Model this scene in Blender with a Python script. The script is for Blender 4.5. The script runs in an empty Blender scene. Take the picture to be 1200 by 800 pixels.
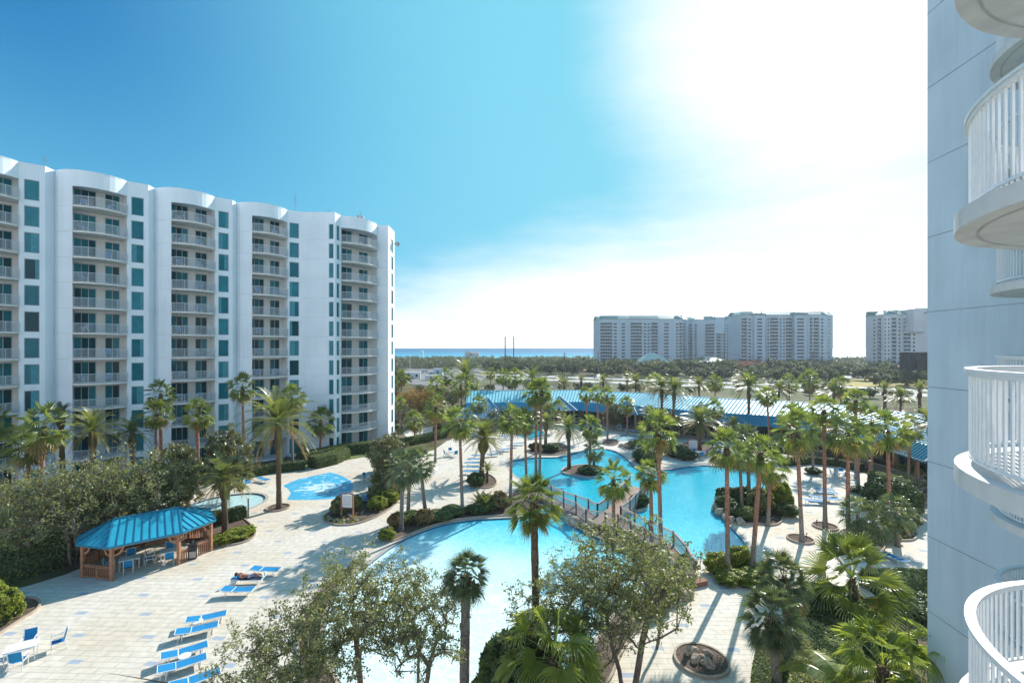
import bpy, bmesh, math, random
import numpy as np
from mathutils import Vector, Matrix
from mathutils.geometry import tessellate_polygon

R = math.radians
C = bpy.data.collections.new("resort"); bpy.context.scene.collection.children.link(C)
rng = random.Random(7)
CH, FP, HY = 16.0, 550.0, 408.0        # camera height (m), focal length and horizon row of the 1200 px photo

def G(px, py, z=0.0):
    """ground point seen at a photo pixel"""
    k = (CH - z) / (py - HY)
    return Vector(((px - 600.0) * k, FP * k, z))
def GP(pts, z=0.0): return [G(x, y, z) for x, y in pts]

# ------------------------------------------------------------------ materials
MATS = {}
def mat(name, col, rough=0.7, var=0.0, scale=3.0, spec=0.3, bump=0.0, bscale=20.0, metal=0.0, col2=None, translucent=0.0, detail=4.0, dist=0.02):
    if name in MATS: return MATS[name]
    m = bpy.data.materials.new(name); m.use_nodes = True
    nt = m.node_tree; N = nt.nodes; L = nt.links
    b = N["Principled BSDF"]
    b.inputs["Base Color"].default_value = (*col, 1)
    b.inputs["Roughness"].default_value = rough
    b.inputs["Metallic"].default_value = metal
    b.inputs["Specular IOR Level"].default_value = spec
    tc = N.new("ShaderNodeTexCoord")
    colout = None
    if var > 0 or col2:
        nz = N.new("ShaderNodeTexNoise"); nz.inputs["Scale"].default_value = scale; nz.inputs["Detail"].default_value = detail
        L.new(tc.outputs["Object"], nz.inputs["Vector"])
        cr = N.new("ShaderNodeValToRGB")
        c2 = col2 if col2 else tuple(min(1, c * (1 + var)) for c in col)
        c1 = col if col2 else tuple(c * (1 - var) for c in col)
        cr.color_ramp.elements[0].position = 0.36; cr.color_ramp.elements[0].color = (*c1, 1)
        cr.color_ramp.elements[1].position = 0.64; cr.color_ramp.elements[1].color = (*c2, 1)
        L.new(nz.outputs["Fac"], cr.inputs["Fac"]); L.new(cr.outputs["Color"], b.inputs["Base Color"])
        colout = cr.outputs["Color"]
    if bump > 0:
        n2 = N.new("ShaderNodeTexNoise"); n2.inputs["Scale"].default_value = bscale; n2.inputs["Detail"].default_value = 5
        L.new(tc.outputs["Object"], n2.inputs["Vector"])
        bp = N.new("ShaderNodeBump"); bp.inputs["Strength"].default_value = bump; bp.inputs["Distance"].default_value = dist
        L.new(n2.outputs["Fac"], bp.inputs["Height"]); L.new(bp.outputs["Normal"], b.inputs["Normal"])
    if translucent > 0:
        tr = N.new("ShaderNodeBsdfTranslucent"); tr.inputs["Color"].default_value = (*[min(1, c * 1.3) for c in col], 1)
        if colout:
            mul = N.new("ShaderNodeMix"); mul.data_type = 'RGBA'; mul.blend_type = 'MULTIPLY'; mul.inputs[0].default_value = 1
            L.new(colout, mul.inputs[6]); mul.inputs[7].default_value = (1.5, 1.5, 0.7, 1)
            L.new(mul.outputs[2], tr.inputs["Color"])
        mx = N.new("ShaderNodeMixShader"); mx.inputs[0].default_value = translucent
        L.new(b.outputs[0], mx.inputs[1]); L.new(tr.outputs[0], mx.inputs[2])
        L.new(mx.outputs[0], N["Material Output"].inputs["Surface"])
    MATS[name] = m
    return m

# ------------------------------------------------------------------ mesh building
class MB:
    def __init__(s): s.v = []; s.f = []; s.m = []
    def add(s, vs, fs, mi=0):
        o = len(s.v); s.v += [tuple(p) for p in vs]
        for f in fs: s.f.append(tuple(o + i for i in f)); s.m.append(mi)
    def quad(s, a, b, c, d, mi=0): s.add([a, b, c, d], [(0, 1, 2, 3)], mi)
    def box(s, x0, x1, y0, y1, z0, z1, mi=0):
        s.add([(x0,y0,z0),(x1,y0,z0),(x1,y1,z0),(x0,y1,z0),(x0,y0,z1),(x1,y0,z1),(x1,y1,z1),(x0,y1,z1)],
              [(0,3,2,1),(4,5,6,7),(0,1,5,4),(1,2,6,5),(2,3,7,6),(3,0,4,7)], mi)
    def bar(s, a, b, w, h=None, up=(0,0,1), mi=0):
        a = Vector(a); b = Vector(b); h = h or w; d = b - a
        if d.length < 1e-6: return
        d.normalize(); u = Vector(up)
        if abs(d.dot(u)) > 0.98: u = Vector((1, 0, 0))
        sx = d.cross(u).normalized(); sz = sx.cross(d).normalized()
        vs = []
        for p in (a, b):
            for i, j in ((-1,-1),(1,-1),(1,1),(-1,1)): vs.append(p + sx * (i * w / 2) + sz * (j * h / 2))
        s.add(vs, [(0,1,2,3),(7,6,5,4),(0,4,5,1),(1,5,6,2),(2,6,7,3),(3,7,4,0)], mi)
    def tube(s, pts, radii, n=8, mi=0, cap=True):
        pts = [Vector(p) for p in pts]
        if not hasattr(radii, '__len__'): radii = [radii] * len(pts)
        vs = []; ref = Vector((0.13, 0.97, 0.2)).normalized()
        for i, p in enumerate(pts):
            d = (pts[min(i + 1, len(pts) - 1)] - pts[max(i - 1, 0)])
            d = d.normalized() if d.length > 1e-9 else Vector((0, 0, 1))
            r = ref if abs(d.dot(ref)) < 0.95 else Vector((1, 0, 0))
            sx = d.cross(r).normalized(); sy = d.cross(sx)
            for k in range(n):
                a = 2 * math.pi * k / n
                vs.append(p + (sx * math.cos(a) + sy * math.sin(a)) * radii[i])
        fs = []
        for i in range(len(pts) - 1):
            for k in range(n):
                k2 = (k + 1) % n
                fs.append((i*n+k, i*n+k2, (i+1)*n+k2, (i+1)*n+k))
        if cap: fs.append(tuple(range(n - 1, -1, -1))); fs.append(tuple((len(pts)-1)*n + k for k in range(n)))
        s.add(vs, fs, mi)
    def prism(s, poly, z0, z1, mi=0, top_only=False):
        n = len(poly); vs = [(p[0], p[1], z0) for p in poly] + [(p[0], p[1], z1) for p in poly]
        area = sum(poly[i][0]*poly[(i+1)%n][1] - poly[(i+1)%n][0]*poly[i][1] for i in range(n))
        tris = tessellate_polygon([[Vector((p[0], p[1], 0)) for p in poly]])
        fs = [(a + n, b + n, c + n) for a, b, c in tris]
        if not top_only: fs += [(c, b, a) for a, b, c in tris]
        for i in range(n):
            j = (i + 1) % n
            fs.append((i, j, j + n, i + n) if area > 0 else (j, i, i + n, j + n))
        s.add(vs, fs, mi)
    def mesh(s, name, mats, smooth=False):
        me = bpy.data.meshes.new(name); me.from_pydata(s.v, [], s.f)
        if not isinstance(mats, (list, tuple)): mats = [mats]
        for m in mats: me.materials.append(m)
        if len(mats) > 1: me.polygons.foreach_set("material_index", s.m)
        if smooth: me.polygons.foreach_set("use_smooth", [True] * len(s.f))
        me.update(); return me
    def build(s, name, mats, parent=None, world=False, smooth=False, norm=True):
        if world and parent is not None:
            o = Vector((0,0,0)); p = parent
            while p is not None: o += p.location; p = p.parent
            s.v = [(v[0]-o.x, v[1]-o.y, v[2]-o.z) for v in s.v]
        me = s.mesh(name, mats, smooth)
        if norm:
            bm = bmesh.new(); bm.from_mesh(me); bmesh.ops.recalc_face_normals(bm, faces=bm.faces); bm.to_mesh(me); bm.free()
        return link(name, me, parent)

def link(name, me, parent=None):
    o = bpy.data.objects.new(name, me); C.objects.link(o)
    if parent is not None: o.parent = parent
    return o
def empty(name, loc=(0,0,0), rz=0.0):
    o = bpy.data.objects.new(name, None); o.empty_display_size = 0.3; C.objects.link(o)
    o.location = loc; o.rotation_euler = (0, 0, rz); return o
def tag(o, label=None, cat=None, group=None, kind=None):
    if label: o["label"] = label
    if cat: o["category"] = cat
    if group: o["group"] = group
    if kind: o["kind"] = kind
    return o
KIDS = {}
def copy_tree(o, parent=None):
    c = o.copy(); C.objects.link(c)
    if parent is not None: c.parent = parent
    for ch in [x for x in C.objects if x.parent == o]: copy_tree(ch, c)
    return c
def structure(name, mb, mats, **k):
    o = mb.build(name, mats, **k); o["kind"] = "structure"; return o
ORD = "first second third fourth fifth sixth seventh eighth ninth tenth eleventh twelfth thirteenth fourteenth fifteenth sixteenth seventeenth eighteenth nineteenth twentieth".split()
def ordw(i):
    if i < 20: return ORD[i]
    t = ["twenty", "thirty", "forty", "fifty", "sixty", "seventy"][(i + 1) // 10 - 2]; r = (i + 1) % 10
    return (t[:-1] + "ieth") if r == 0 else t + "-" + ORD[r - 1]

def quads(name, V, mats, mi=None):
    """V: (n,k,3) array of k-gons -> mesh"""
    V = np.asarray(V, dtype=np.float32); n, k, _ = V.shape
    me = bpy.data.meshes.new(name)
    me.vertices.add(n * k); me.vertices.foreach_set("co", V.reshape(-1))
    me.loops.add(n * k); me.loops.foreach_set("vertex_index", np.arange(n * k, dtype=np.int32))
    me.polygons.add(n); me.polygons.foreach_set("loop_start", np.arange(0, n * k, k, dtype=np.int32))
    me.polygons.foreach_set("loop_total", np.full(n, k, dtype=np.int32))
    for m in (mats if isinstance(mats, (list, tuple)) else [mats]): me.materials.append(m)
    if mi is not None: me.polygons.foreach_set("material_index", np.asarray(mi, dtype=np.int32))
    me.update(calc_edges=True); return me

def smooth_loop(pts, it=2):
    for _ in range(it):
        q = []
        for i in range(len(pts)):
            a = Vector(pts[i]); b = Vector(pts[(i + 1) % len(pts)])
            q.append(a * .75 + b * .25); q.append(a * .25 + b * .75)
        pts = q
    return pts
def circle(cx, cy, r, n=28, ry=None):
    ry = ry or r
    return [Vector((cx + r*math.cos(2*math.pi*i/n), cy + ry*math.sin(2*math.pi*i/n), 0)) for i in range(n)]
def area2(p): return sum(p[i][0]*p[(i+1)%len(p)][1] - p[(i+1)%len(p)][0]*p[i][1] for i in range(len(p)))
def offset_loop(pts, d):
    """positive d grows the loop"""
    n = len(pts); sg = 1 if area2(pts) > 0 else -1; out = []
    for i in range(n):
        a = Vector(pts[i-1]); b = Vector(pts[i]); c = Vector(pts[(i+1) % n])
        t = (c - a); t.z = 0
        if t.length < 1e-9: out.append(b.copy()); continue
        t.normalize(); out.append(b + Vector((t.y, -t.x, 0)) * d * sg)
    return out
def ring_mesh(mb, inner, outer, z0, z1, mi=0):
    n = len(inner)
    vs = [(p[0],p[1],z) for z in (z0, z1) for lp in (inner, outer) for p in lp]
    fs = []
    for i in range(n):
        j = (i+1) % n
        fs += [(2*n+i, 2*n+j, 3*n+j, 3*n+i), (i, j, 2*n+j, 2*n+i), (n+i, n+j, 3*n+j, 3*n+i)]
    mb.add(vs, fs, mi)
def sheet(loops, z):
    """flat sheet, first loop outer, the others holes"""
    vs = [Vector((p[0], p[1], 0)) for lp in loops for p in lp]
    tris = tessellate_polygon([[Vector((p[0], p[1], 0)) for p in lp] for lp in loops])
    mb = MB(); fs = []
    for a, b, c in tris:
        cr = (vs[b]-vs[a]).cross(vs[c]-vs[a]).z
        fs.append((a, b, c) if cr > 0 else (a, c, b))
    mb.add([(p.x, p.y, z) for p in vs], fs)
    return mb
def in_poly(x, y, p):
    c = False; n = len(p)
    for i in range(n):
        x1, y1 = p[i][0], p[i][1]; x2, y2 = p[i-1][0], p[i-1][1]
        if (y1 > y) != (y2 > y) and x < (x2-x1)*(y-y1)/(y2-y1)+x1: c = not c
    return c

# ------------------------------------------------------------------ palette
stucco   = mat("stucco_white", (0.82, 0.88, 0.905), 0.85, var=0.02, scale=0.35, bump=0.15, bscale=60)
stucco_b = mat("stucco_blue_wall", (0.68, 0.76, 0.80), 0.9, var=0.03, scale=0.5, bump=0.35, bscale=55)
def weather(m, amt=.10, sx=1.3, sz=.10):
    N = m.node_tree.nodes; L = m.node_tree.links; b = N["Principled BSDF"]; src = b.inputs["Base Color"].links[0].from_socket
    tc = N.new("ShaderNodeTexCoord"); mp = N.new("ShaderNodeMapping"); mp.inputs["Scale"].default_value = (sx, sx, sz); L.new(tc.outputs["Object"], mp.inputs[0])
    nz = N.new("ShaderNodeTexNoise"); nz.inputs["Scale"].default_value = 1.6; nz.inputs["Detail"].default_value = 8; nz.inputs["Roughness"].default_value = .65; L.new(mp.outputs[0], nz.inputs["Vector"])
    n2 = N.new("ShaderNodeTexNoise"); n2.inputs["Scale"].default_value = .28; n2.inputs["Detail"].default_value = 6; L.new(tc.outputs["Object"], n2.inputs["Vector"])
    ad = N.new("ShaderNodeMath"); ad.operation = 'ADD'; L.new(nz.outputs["Fac"], ad.inputs[0]); L.new(n2.outputs["Fac"], ad.inputs[1])
    cr = N.new("ShaderNodeValToRGB"); e = cr.color_ramp.elements; e[0].position = .75; e[0].color = (1 - amt*1.6, 1 - amt*1.5, 1 - amt*1.3, 1); e[1].position = 1.0; e[1].color = (1, 1, 1, 1)
    hm = N.new("ShaderNodeMath"); hm.operation = 'MULTIPLY'; hm.inputs[1].default_value = .88; L.new(ad.outputs[0], hm.inputs[0]); L.new(hm.outputs[0], cr.inputs[0])
    mu = N.new("ShaderNodeMix"); mu.data_type = 'RGBA'; mu.blend_type = 'MULTIPLY'; mu.inputs[0].default_value = 1; L.new(src, mu.inputs[6]); L.new(cr.outputs[0], mu.inputs[7]); L.new(mu.outputs[2], b.inputs["Base Color"])
weather(stucco_b, .07); weather(stucco, .04, .8, .05)
beige    = mat("stucco_beige", (0.70, 0.68, 0.65), 0.9, var=0.05, scale=1)
slabm    = mat("balcony_concrete", (0.72, 0.69, 0.65), 0.85, var=0.08, scale=2.5, bump=0.1, bscale=50)
railm    = mat("rail_white", (0.82, 0.83, 0.83), 0.4, spec=0.5, var=0.03, scale=8)
railg    = mat("rail_grey", (0.60, 0.64, 0.66), 0.5, var=0.05, scale=6)
frame_m  = mat("window_frame", (0.40, 0.43, 0.44), 0.5, var=0.04, scale=4)
def glassm(n, c, rough=0.12): return mat(n, c, rough, spec=0.16, var=0.12, scale=0.9)
gl = [glassm("glass_teal", (0.010, 0.15, 0.19)), glassm("glass_dark", (0.005, 0.06, 0.08)), glassm("glass_curtain", (0.03, 0.21, 0.26), 0.15)]
mulch    = mat("mulch", (0.085, 0.058, 0.045), 1.0, bump=1.0, bscale=14, col2=(0.20, 0.145, 0.11), scale=9, dist=0.08)
kerbm    = mat("kerb_tan", (0.40, 0.32, 0.25), 0.9, var=0.12, scale=6)
tilem    = mat("coping", (0.42, 0.38, 0.34), 0.7, var=0.12, scale=5)
tiledark = mat("waterline_tile", (0.03, 0.12, 0.20), 0.3, var=0.2, scale=12)
wood     = mat("cedar_wood", (0.36, 0.175, 0.10), 0.7, var=0.2, scale=6, bump=0.2, bscale=30)
woodd    = mat("bridge_wood", (0.20, 0.11, 0.085), 0.75, var=0.2, scale=6)
woodl    = mat("bridge_rail_cap", (0.30, 0.22, 0.19), 0.7, var=0.15, scale=6)
bluem    = mat("sling_blue", (0.012, 0.22, 0.46), 0.75, var=0.08, scale=10, bump=0.1, bscale=80)
bluedk   = mat("sling_dark_blue", (0.02, 0.10, 0.33), 0.75, var=0.1, scale=10)
whitep   = mat("white_paint", (0.78, 0.78, 0.76), 0.45, var=0.03, scale=5)
towel    = mat("towel", (0.80, 0.80, 0.78), 0.95, bump=0.3, bscale=30)
blackm   = mat("dark_plastic", (0.03, 0.03, 0.035), 0.5, var=0.1, scale=6)
metalg   = mat("metal_grey", (0.30, 0.31, 0.32), 0.45, metal=0.6, var=0.08, scale=6)
asphalt  = mat("asphalt", (0.07, 0.07, 0.075), 0.95, var=0.15, scale=0.5)
rockm    = mat("rock", (0.34, 0.25, 0.18), 0.95, bump=0.8, bscale=5, col2=(0.60, 0.50, 0.40), scale=2.0, dist=0.1)
leaf_fan = mat("fan_leaf", (0.11, 0.155, 0.04), 0.38, spec=0.8, col2=(0.26, 0.30, 0.08), scale=1.6, translucent=0.42)
leaf_fan_b = mat("fan_leaf_bright", (0.17, 0.235, 0.05), 0.36, spec=0.8, col2=(0.36, 0.40, 0.11), scale=1.2, translucent=0.42)
leaf_sab = mat("sabal_leaf", (0.10, 0.14, 0.07), 0.34, spec=0.8, col2=(0.22, 0.255, 0.13), scale=1.6, translucent=0.3)
leaf_dry = mat("dry_leaf", (0.25, 0.17, 0.085), 0.85, col2=(0.36, 0.27, 0.13), scale=2, translucent=0.25)
leaf_dat = mat("date_leaf", (0.12, 0.155, 0.065), 0.40, spec=0.6, col2=(0.29, 0.295, 0.10), scale=1.3, translucent=0.38)
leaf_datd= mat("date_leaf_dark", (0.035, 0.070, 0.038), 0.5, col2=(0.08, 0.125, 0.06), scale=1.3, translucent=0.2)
leaf_oliv= mat("olive_leaf", (0.135, 0.15, 0.07), 0.5, spec=0.6, col2=(0.30, 0.31, 0.15), scale=2.5, translucent=0.36)
leaf_oak = mat("oak_leaf", (0.075, 0.09, 0.05), 0.6, col2=(0.15, 0.165, 0.095), scale=1.2, translucent=0.3)
leaf_mag = mat("magnolia_leaf", (0.085, 0.10, 0.045), 0.35, spec=0.7, col2=(0.25, 0.235, 0.11), scale=2.2, translucent=0.25)
leaf_hdg = mat("hedge_leaf", (0.13, 0.17, 0.05), 0.55, col2=(0.26, 0.30, 0.11), scale=2.0, translucent=0.2)
leaf_hdk = mat("hedge_leaf_dark", (0.065, 0.105, 0.04), 0.5, col2=(0.14, 0.185, 0.07), scale=2.0, translucent=0.15)
leaf_lime= mat("lime_leaf", (0.19, 0.23, 0.035), 0.5, col2=(0.36, 0.38, 0.08), scale=2.0, translucent=0.3)
leaf_org = mat("autumn_leaf", (0.25, 0.135, 0.05), 0.7, col2=(0.40, 0.27, 0.11), scale=0.8, translucent=0.3)
leaf_red = mat("redbud_leaf", (0.20, 0.085, 0.08), 0.7, col2=(0.30, 0.17, 0.14), scale=0.8, translucent=0.3)
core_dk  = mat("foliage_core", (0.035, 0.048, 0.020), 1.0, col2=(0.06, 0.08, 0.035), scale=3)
bark     = mat("bark", (0.13, 0.10, 0.08), 0.95, col2=(0.24, 0.20, 0.165), scale=5, bump=0.6, bscale=16, dist=0.04)
barkd    = mat("bark_dark", (0.06, 0.045, 0.035), 0.95, col2=(0.13, 0.10, 0.075), scale=6, bump=0.8, bscale=14, dist=0.05)
twigm    = mat("bare_twig", (0.18, 0.145, 0.125), 0.95, col2=(0.30, 0.25, 0.22), scale=2)
skinm    = mat("skin", (0.36, 0.17, 0.11), 0.6, var=0.05, scale=8)
grassm   = mat("lawn", (0.060, 0.075, 0.020), 1.0, col2=(0.17, 0.155, 0.055), scale=0.25, bump=0.6, bscale=8, detail=8, dist=0.05)

def palm_trunk_mat(name, low, high, z0, z1):
    m = mat(name, low, 0.9)
    N = m.node_tree.nodes; L = m.node_tree.links; b = N["Principled BSDF"]
    tc = N.new("ShaderNodeTexCoord"); sp = N.new("ShaderNodeSeparateXYZ"); L.new(tc.outputs["Generated"], sp.inputs[0])
    nz = N.new("ShaderNodeTexNoise"); nz.inputs["Scale"].default_value = 9; L.new(tc.outputs["Generated"], nz.inputs["Vector"])
    mr = N.new("ShaderNodeMapRange"); mr.inputs[1].default_value = z0; mr.inputs[2].default_value = z1
    ad = N.new("ShaderNodeMath"); ad.operation = 'MULTIPLY_ADD'; ad.inputs[1].default_value = 0.25
    L.new(nz.outputs["Fac"], ad.inputs[0]); L.new(sp.outputs[2], ad.inputs[2]); L.new(ad.outputs[0], mr.inputs[0])
    mx = N.new("ShaderNodeMix"); mx.data_type = 'RGBA'; mx.inputs[6].default_value = (*low, 1); mx.inputs[7].default_value = (*high, 1)
    L.new(mr.outputs[0], mx.inputs[0])
    wv = N.new("ShaderNodeTexNoise"); wv.inputs["Scale"].default_value = 1; wv.inputs["Detail"].default_value = 3
    mp = N.new("ShaderNodeMapping"); mp.inputs["Scale"].default_value = (6, 6, 70); L.new(tc.outputs["Generated"], mp.inputs[0]); L.new(mp.outputs[0], wv.inputs["Vector"])
    m2 = N.new("ShaderNodeMix"); m2.data_type = 'RGBA'; m2.blend_type = 'MULTIPLY'; m2.inputs[0].default_value = 0.8
    cr = N.new("ShaderNodeValToRGB"); cr.color_ramp.elements[0].position = .38; cr.color_ramp.elements[0].color = (.45,.45,.45,1)
    cr.color_ramp.elements[1].position = .6; cr.color_ramp.elements[1].color = (1.25,1.25,1.25,1)
    L.new(wv.outputs["Fac"], cr.inputs[0]); L.new(mx.outputs[2], m2.inputs[6]); L.new(cr.outputs[0], m2.inputs[7])
    L.new(m2.outputs[2], b.inputs["Base Color"])
    bp = N.new("ShaderNodeBump"); bp.inputs["Strength"].default_value = .7; bp.inputs["Distance"].default_value = .03
    L.new(wv.outputs["Fac"], bp.inputs["Height"]); L.new(bp.outputs[0], b.inputs["Normal"])
    return m
trunk_red = palm_trunk_mat("palm_trunk_red", (0.27, 0.235, 0.205), (0.40, 0.19, 0.125), 0.30, 0.55)
trunk_gry = palm_trunk_mat("palm_trunk_grey", (0.17, 0.15, 0.13), (0.26, 0.22, 0.19), 0.2, 0.8)
trunk_dat = palm_trunk_mat("palm_trunk_date", (0.12, 0.085, 0.06), (0.19, 0.12, 0.075), 0.2, 0.8)
boots_m   = mat("palm_boots", (0.07, 0.042, 0.028), 0.95, col2=(0.20, 0.125, 0.08), scale=9, bump=1.0, bscale=12, dist=0.06)

# ------------------------------------------------------------------ plants
def fan_crown(seed, n_fans=30, seg=17, R0=1.0, droop=0.35, low=-55, dry=0.18, mats=None, name="fan_crown", fuse=.46):
    r = random.Random(seed); T = []; MI = []
    for k in range(n_fans):
        t = k / (n_fans - 1)
        el = R(82 - (82 - low) * t ** 0.85 + r.uniform(-9, 9)); az = k * 2.399 + r.uniform(-.3, .3)
        mi = 1 if t > 1 - dry else 0
        h = Vector((math.cos(az), math.sin(az), 0)); up = Vector((0, 0, 1))
        d = (h * math.cos(el) + up * math.sin(el)).normalized()
        side = d.cross(up).normalized() if abs(d.z) < .98 else Vector((-h.y, h.x, 0))
        pl = R0 * r.uniform(.42, .60); p0 = Vector((0, 0, -0.12 * R0 * t)); w = 0.012 * R0
        sag = 0.10 * R0 * (1 - abs(math.sin(el)))
        p1 = p0 + d * pl * .5; p2 = p0 + d * pl - up * sag
        T += [(p0 - side*w, p0 + side*w, p1), (p1 - side*w, p1 + side*w, p2), (p0 - side*w, p1 + side*w, p1 - side*w)]; MI += [mi] * 3
        d2 = (d - up * (0.35 + .3 * t) * droop).normalized()
        tw_ = r.gauss(0, .55) * (1 - .5 * t); side = (side * math.cos(tw_) + side.cross(d2) * math.sin(tw_)).normalized(); nrm = side.cross(d2).normalized(); fold = r.uniform(.1, .55); bl = R0 * r.uniform(.40, .50)
        span = R(r.uniform(95, 118)); n = seg
        for j in range(n):
            a = -span + 2 * span * (j + .5) / n; da = span / n
            def pt(ang, rad, lift):
                q = d2 * math.cos(ang) + side * math.sin(ang)
                return p2 + q * rad + nrm * (lift + fold * rad * (abs(math.sin(ang)) - .35)) 
            L_ = bl * (1 - .28 * abs(a / span)) * r.uniform(.90, 1.08); rm = L_ * fuse
            mL = pt(a - da*.92, rm, 0); mR = pt(a + da*.92, rm, 0); mC = pt(a, rm, -.03 * R0)
            dr = droop * R0 * r.uniform(.10, .22)
            q1 = pt(a - da*.30, L_ * .80, 0) - up * dr * .4; q2 = pt(a + da*.30, L_ * .80, 0) - up * dr * .4
            tip = pt(a, L_, 0) - up * dr
            T += [(p2, mL, mC), (p2, mC, mR), (mL, mC, q1), (mC, mR, q2), (mC, q2, q1), (q1, q2, tip)]
            MI += [mi] * 6
    return quads(name, [[tuple(p) for p in t] for t in T], mats or [leaf_fan, leaf_dry], MI)

def date_crown(seed, n=46, leaflets=24, low=-35, mats=None, name="date_crown", top=84, arch=1.0, ll=.17):
    r = random.Random(seed); Q = []; MI = []
    for k in range(n):
        t = k / (n - 1); el = R(top - (top - low) * t ** 0.9 + r.uniform(-6, 6)); az = k * 2.399 + r.uniform(-.2, .2)
        h = Vector((math.cos(az), math.sin(az), 0)); up = Vector((0, 0, 1)); L_ = r.uniform(.9, 1.08)
        pts = []; p = Vector((0, 0, -.06 * t)); e = el; ns = 9
        for i in range(ns + 1):
            pts.append(p.copy()); p = p + (h * math.cos(e) + up * math.sin(e)) * (L_ / ns)
            e -= arch * R(4 + 9 * (i / ns)) * (1.15 if el > .3 else .8)
        tw = r.uniform(-.4, .4); mi = 1 if t > .88 else 0
        for i in range(ns):
            a, b = pts[i], pts[i+1]; d = (b - a).normalized(); s = d.cross(up)
            s = s.normalized() if s.length > .05 else Vector((-h.y, h.x, 0)); w = .012 * (1 - i / ns) + .003
            Q.append((a - s*w, a + s*w, b + s*w*.8, b - s*w*.8)); MI.append(mi)
        for j in range(leaflets):
            f = .13 + .87 * j / (leaflets - 1); x = f * ns; i = min(int(x), ns - 1); a = pts[i].lerp(pts[i+1], x - i)
            d = (pts[i+1] - pts[i]).normalized(); s = d.cross(up)
            s = s.normalized() if s.length > .05 else Vector((-h.y, h.x, 0)); nn = s.cross(d)
            ln = ll * math.sin(math.pi * min(1, .12 + f * .86)) ** .55 * r.uniform(.85, 1.1)
            for sg in (-1, 1):
                q = (s * sg * .78 + d * .62 + nn * (.32 + tw * sg * .3)).normalized(); wv = d * .011
                m_ = a + q * ln * .55 ; tip = a + q * ln - up * ln * .16
                Q.append((a - wv, a + wv, m_ + wv * 1.1, tip)); MI.append(mi)
    return quads(name, [[tuple(p) for p in t] for t in Q], mats or [leaf_dat, leaf_dry], MI)

def unit_trunk(name, m, n=12, flare=1.45, rings=26, rough=.035, seed=1, top=0.82):
    r = random.Random(seed); mb = MB(); pts = []; rad = []
    for i in range(rings + 1):
        t = i / rings
        pts.append((0.0, 0.0, t)); rad.append((top + (1 - top) * (1 - t) + (flare - 1) * math.exp(-t * 14)) * (1 + r.uniform(-rough, rough)))
    mb.tube(pts, rad, n); return mb.mesh(name, m, True)
def boots_mesh(seed=3, ball=0.0, m=None):
    r = random.Random(seed); mb = MB(); pts = []; rad = []
    for i in range(9):
        t = i / 8; pts.append((0, 0, t)); rad.append(.75 + .55 * math.sin(math.pi * min(1, t * 1.1)) + ball * math.sin(math.pi * t))
    mb.tube(pts, rad, 12)
    for k in range(70):
        a = k * 2.399; t = k / 70; rr = .75 + .55 * math.sin(math.pi * min(1, t * 1.1)) + ball * math.sin(math.pi * t)
        d = Vector((math.cos(a), math.sin(a), 0)); p = d * rr * .9 + Vector((0, 0, t))
        mb.bar(p, p + d * .34 + Vector((0, 0, .10)), .30, .05)
    return mb.mesh("boots", m or boots_m)

FANC = [fan_crown(s, 36, 13, low=-74, dry=.2, droop=.6) for s in (1, 2, 3)]
SABC = [fan_crown(s, 34, 13, droop=.7, low=-62, dry=.08, mats=[leaf_sab, leaf_dry], name="sabal_crown") for s in (11, 12)]
SABN = [fan_crown(s, 46, 24, droop=.75, low=-55, dry=.07, mats=[leaf_sab, leaf_dry], name="near_sabal_crown", fuse=.30) for s in (21, 22)]
BRTN = [fan_crown(s, 22, 30, droop=1.3, low=-30, dry=.0, mats=[leaf_fan_b, leaf_dry], name="bright_fan_crown") for s in (31, 32, 33)]
FANN = [fan_crown(s, 34, 26, droop=.6, low=-60, dry=.12, name="near_fan_crown", fuse=.36) for s in (41,)]
DATC = [date_crown(s) for s in (1, 2)]
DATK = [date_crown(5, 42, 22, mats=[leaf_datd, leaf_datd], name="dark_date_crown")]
DATS = [date_crown(6, 34, 18, low=5, arch=.6, mats=[leaf_dat, leaf_dat], name="stub_date_crown")]
DATD = [date_crown(8, 64, 26, low=-20, name="dense_date_crown", arch=.9)]
T_RED = [unit_trunk("red_trunk", trunk_red, seed=s) for s in (1, 2)]
T_GRY = [unit_trunk("grey_trunk", trunk_gry, seed=s, flare=1.3) for s in (1, 2)]
T_DAT = unit_trunk("date_trunk", trunk_dat, seed=5, rough=.07, flare=1.2, top=.95)
BOOT = boots_mesh(); BOOTB = boots_mesh(4, .9, mat("date_boots_green", (0.10, 0.09, 0.03), 0.9, col2=(0.22, 0.18, 0.06), scale=8, bump=1, bscale=12, dist=.06))
PALM_N = [0]
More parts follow.
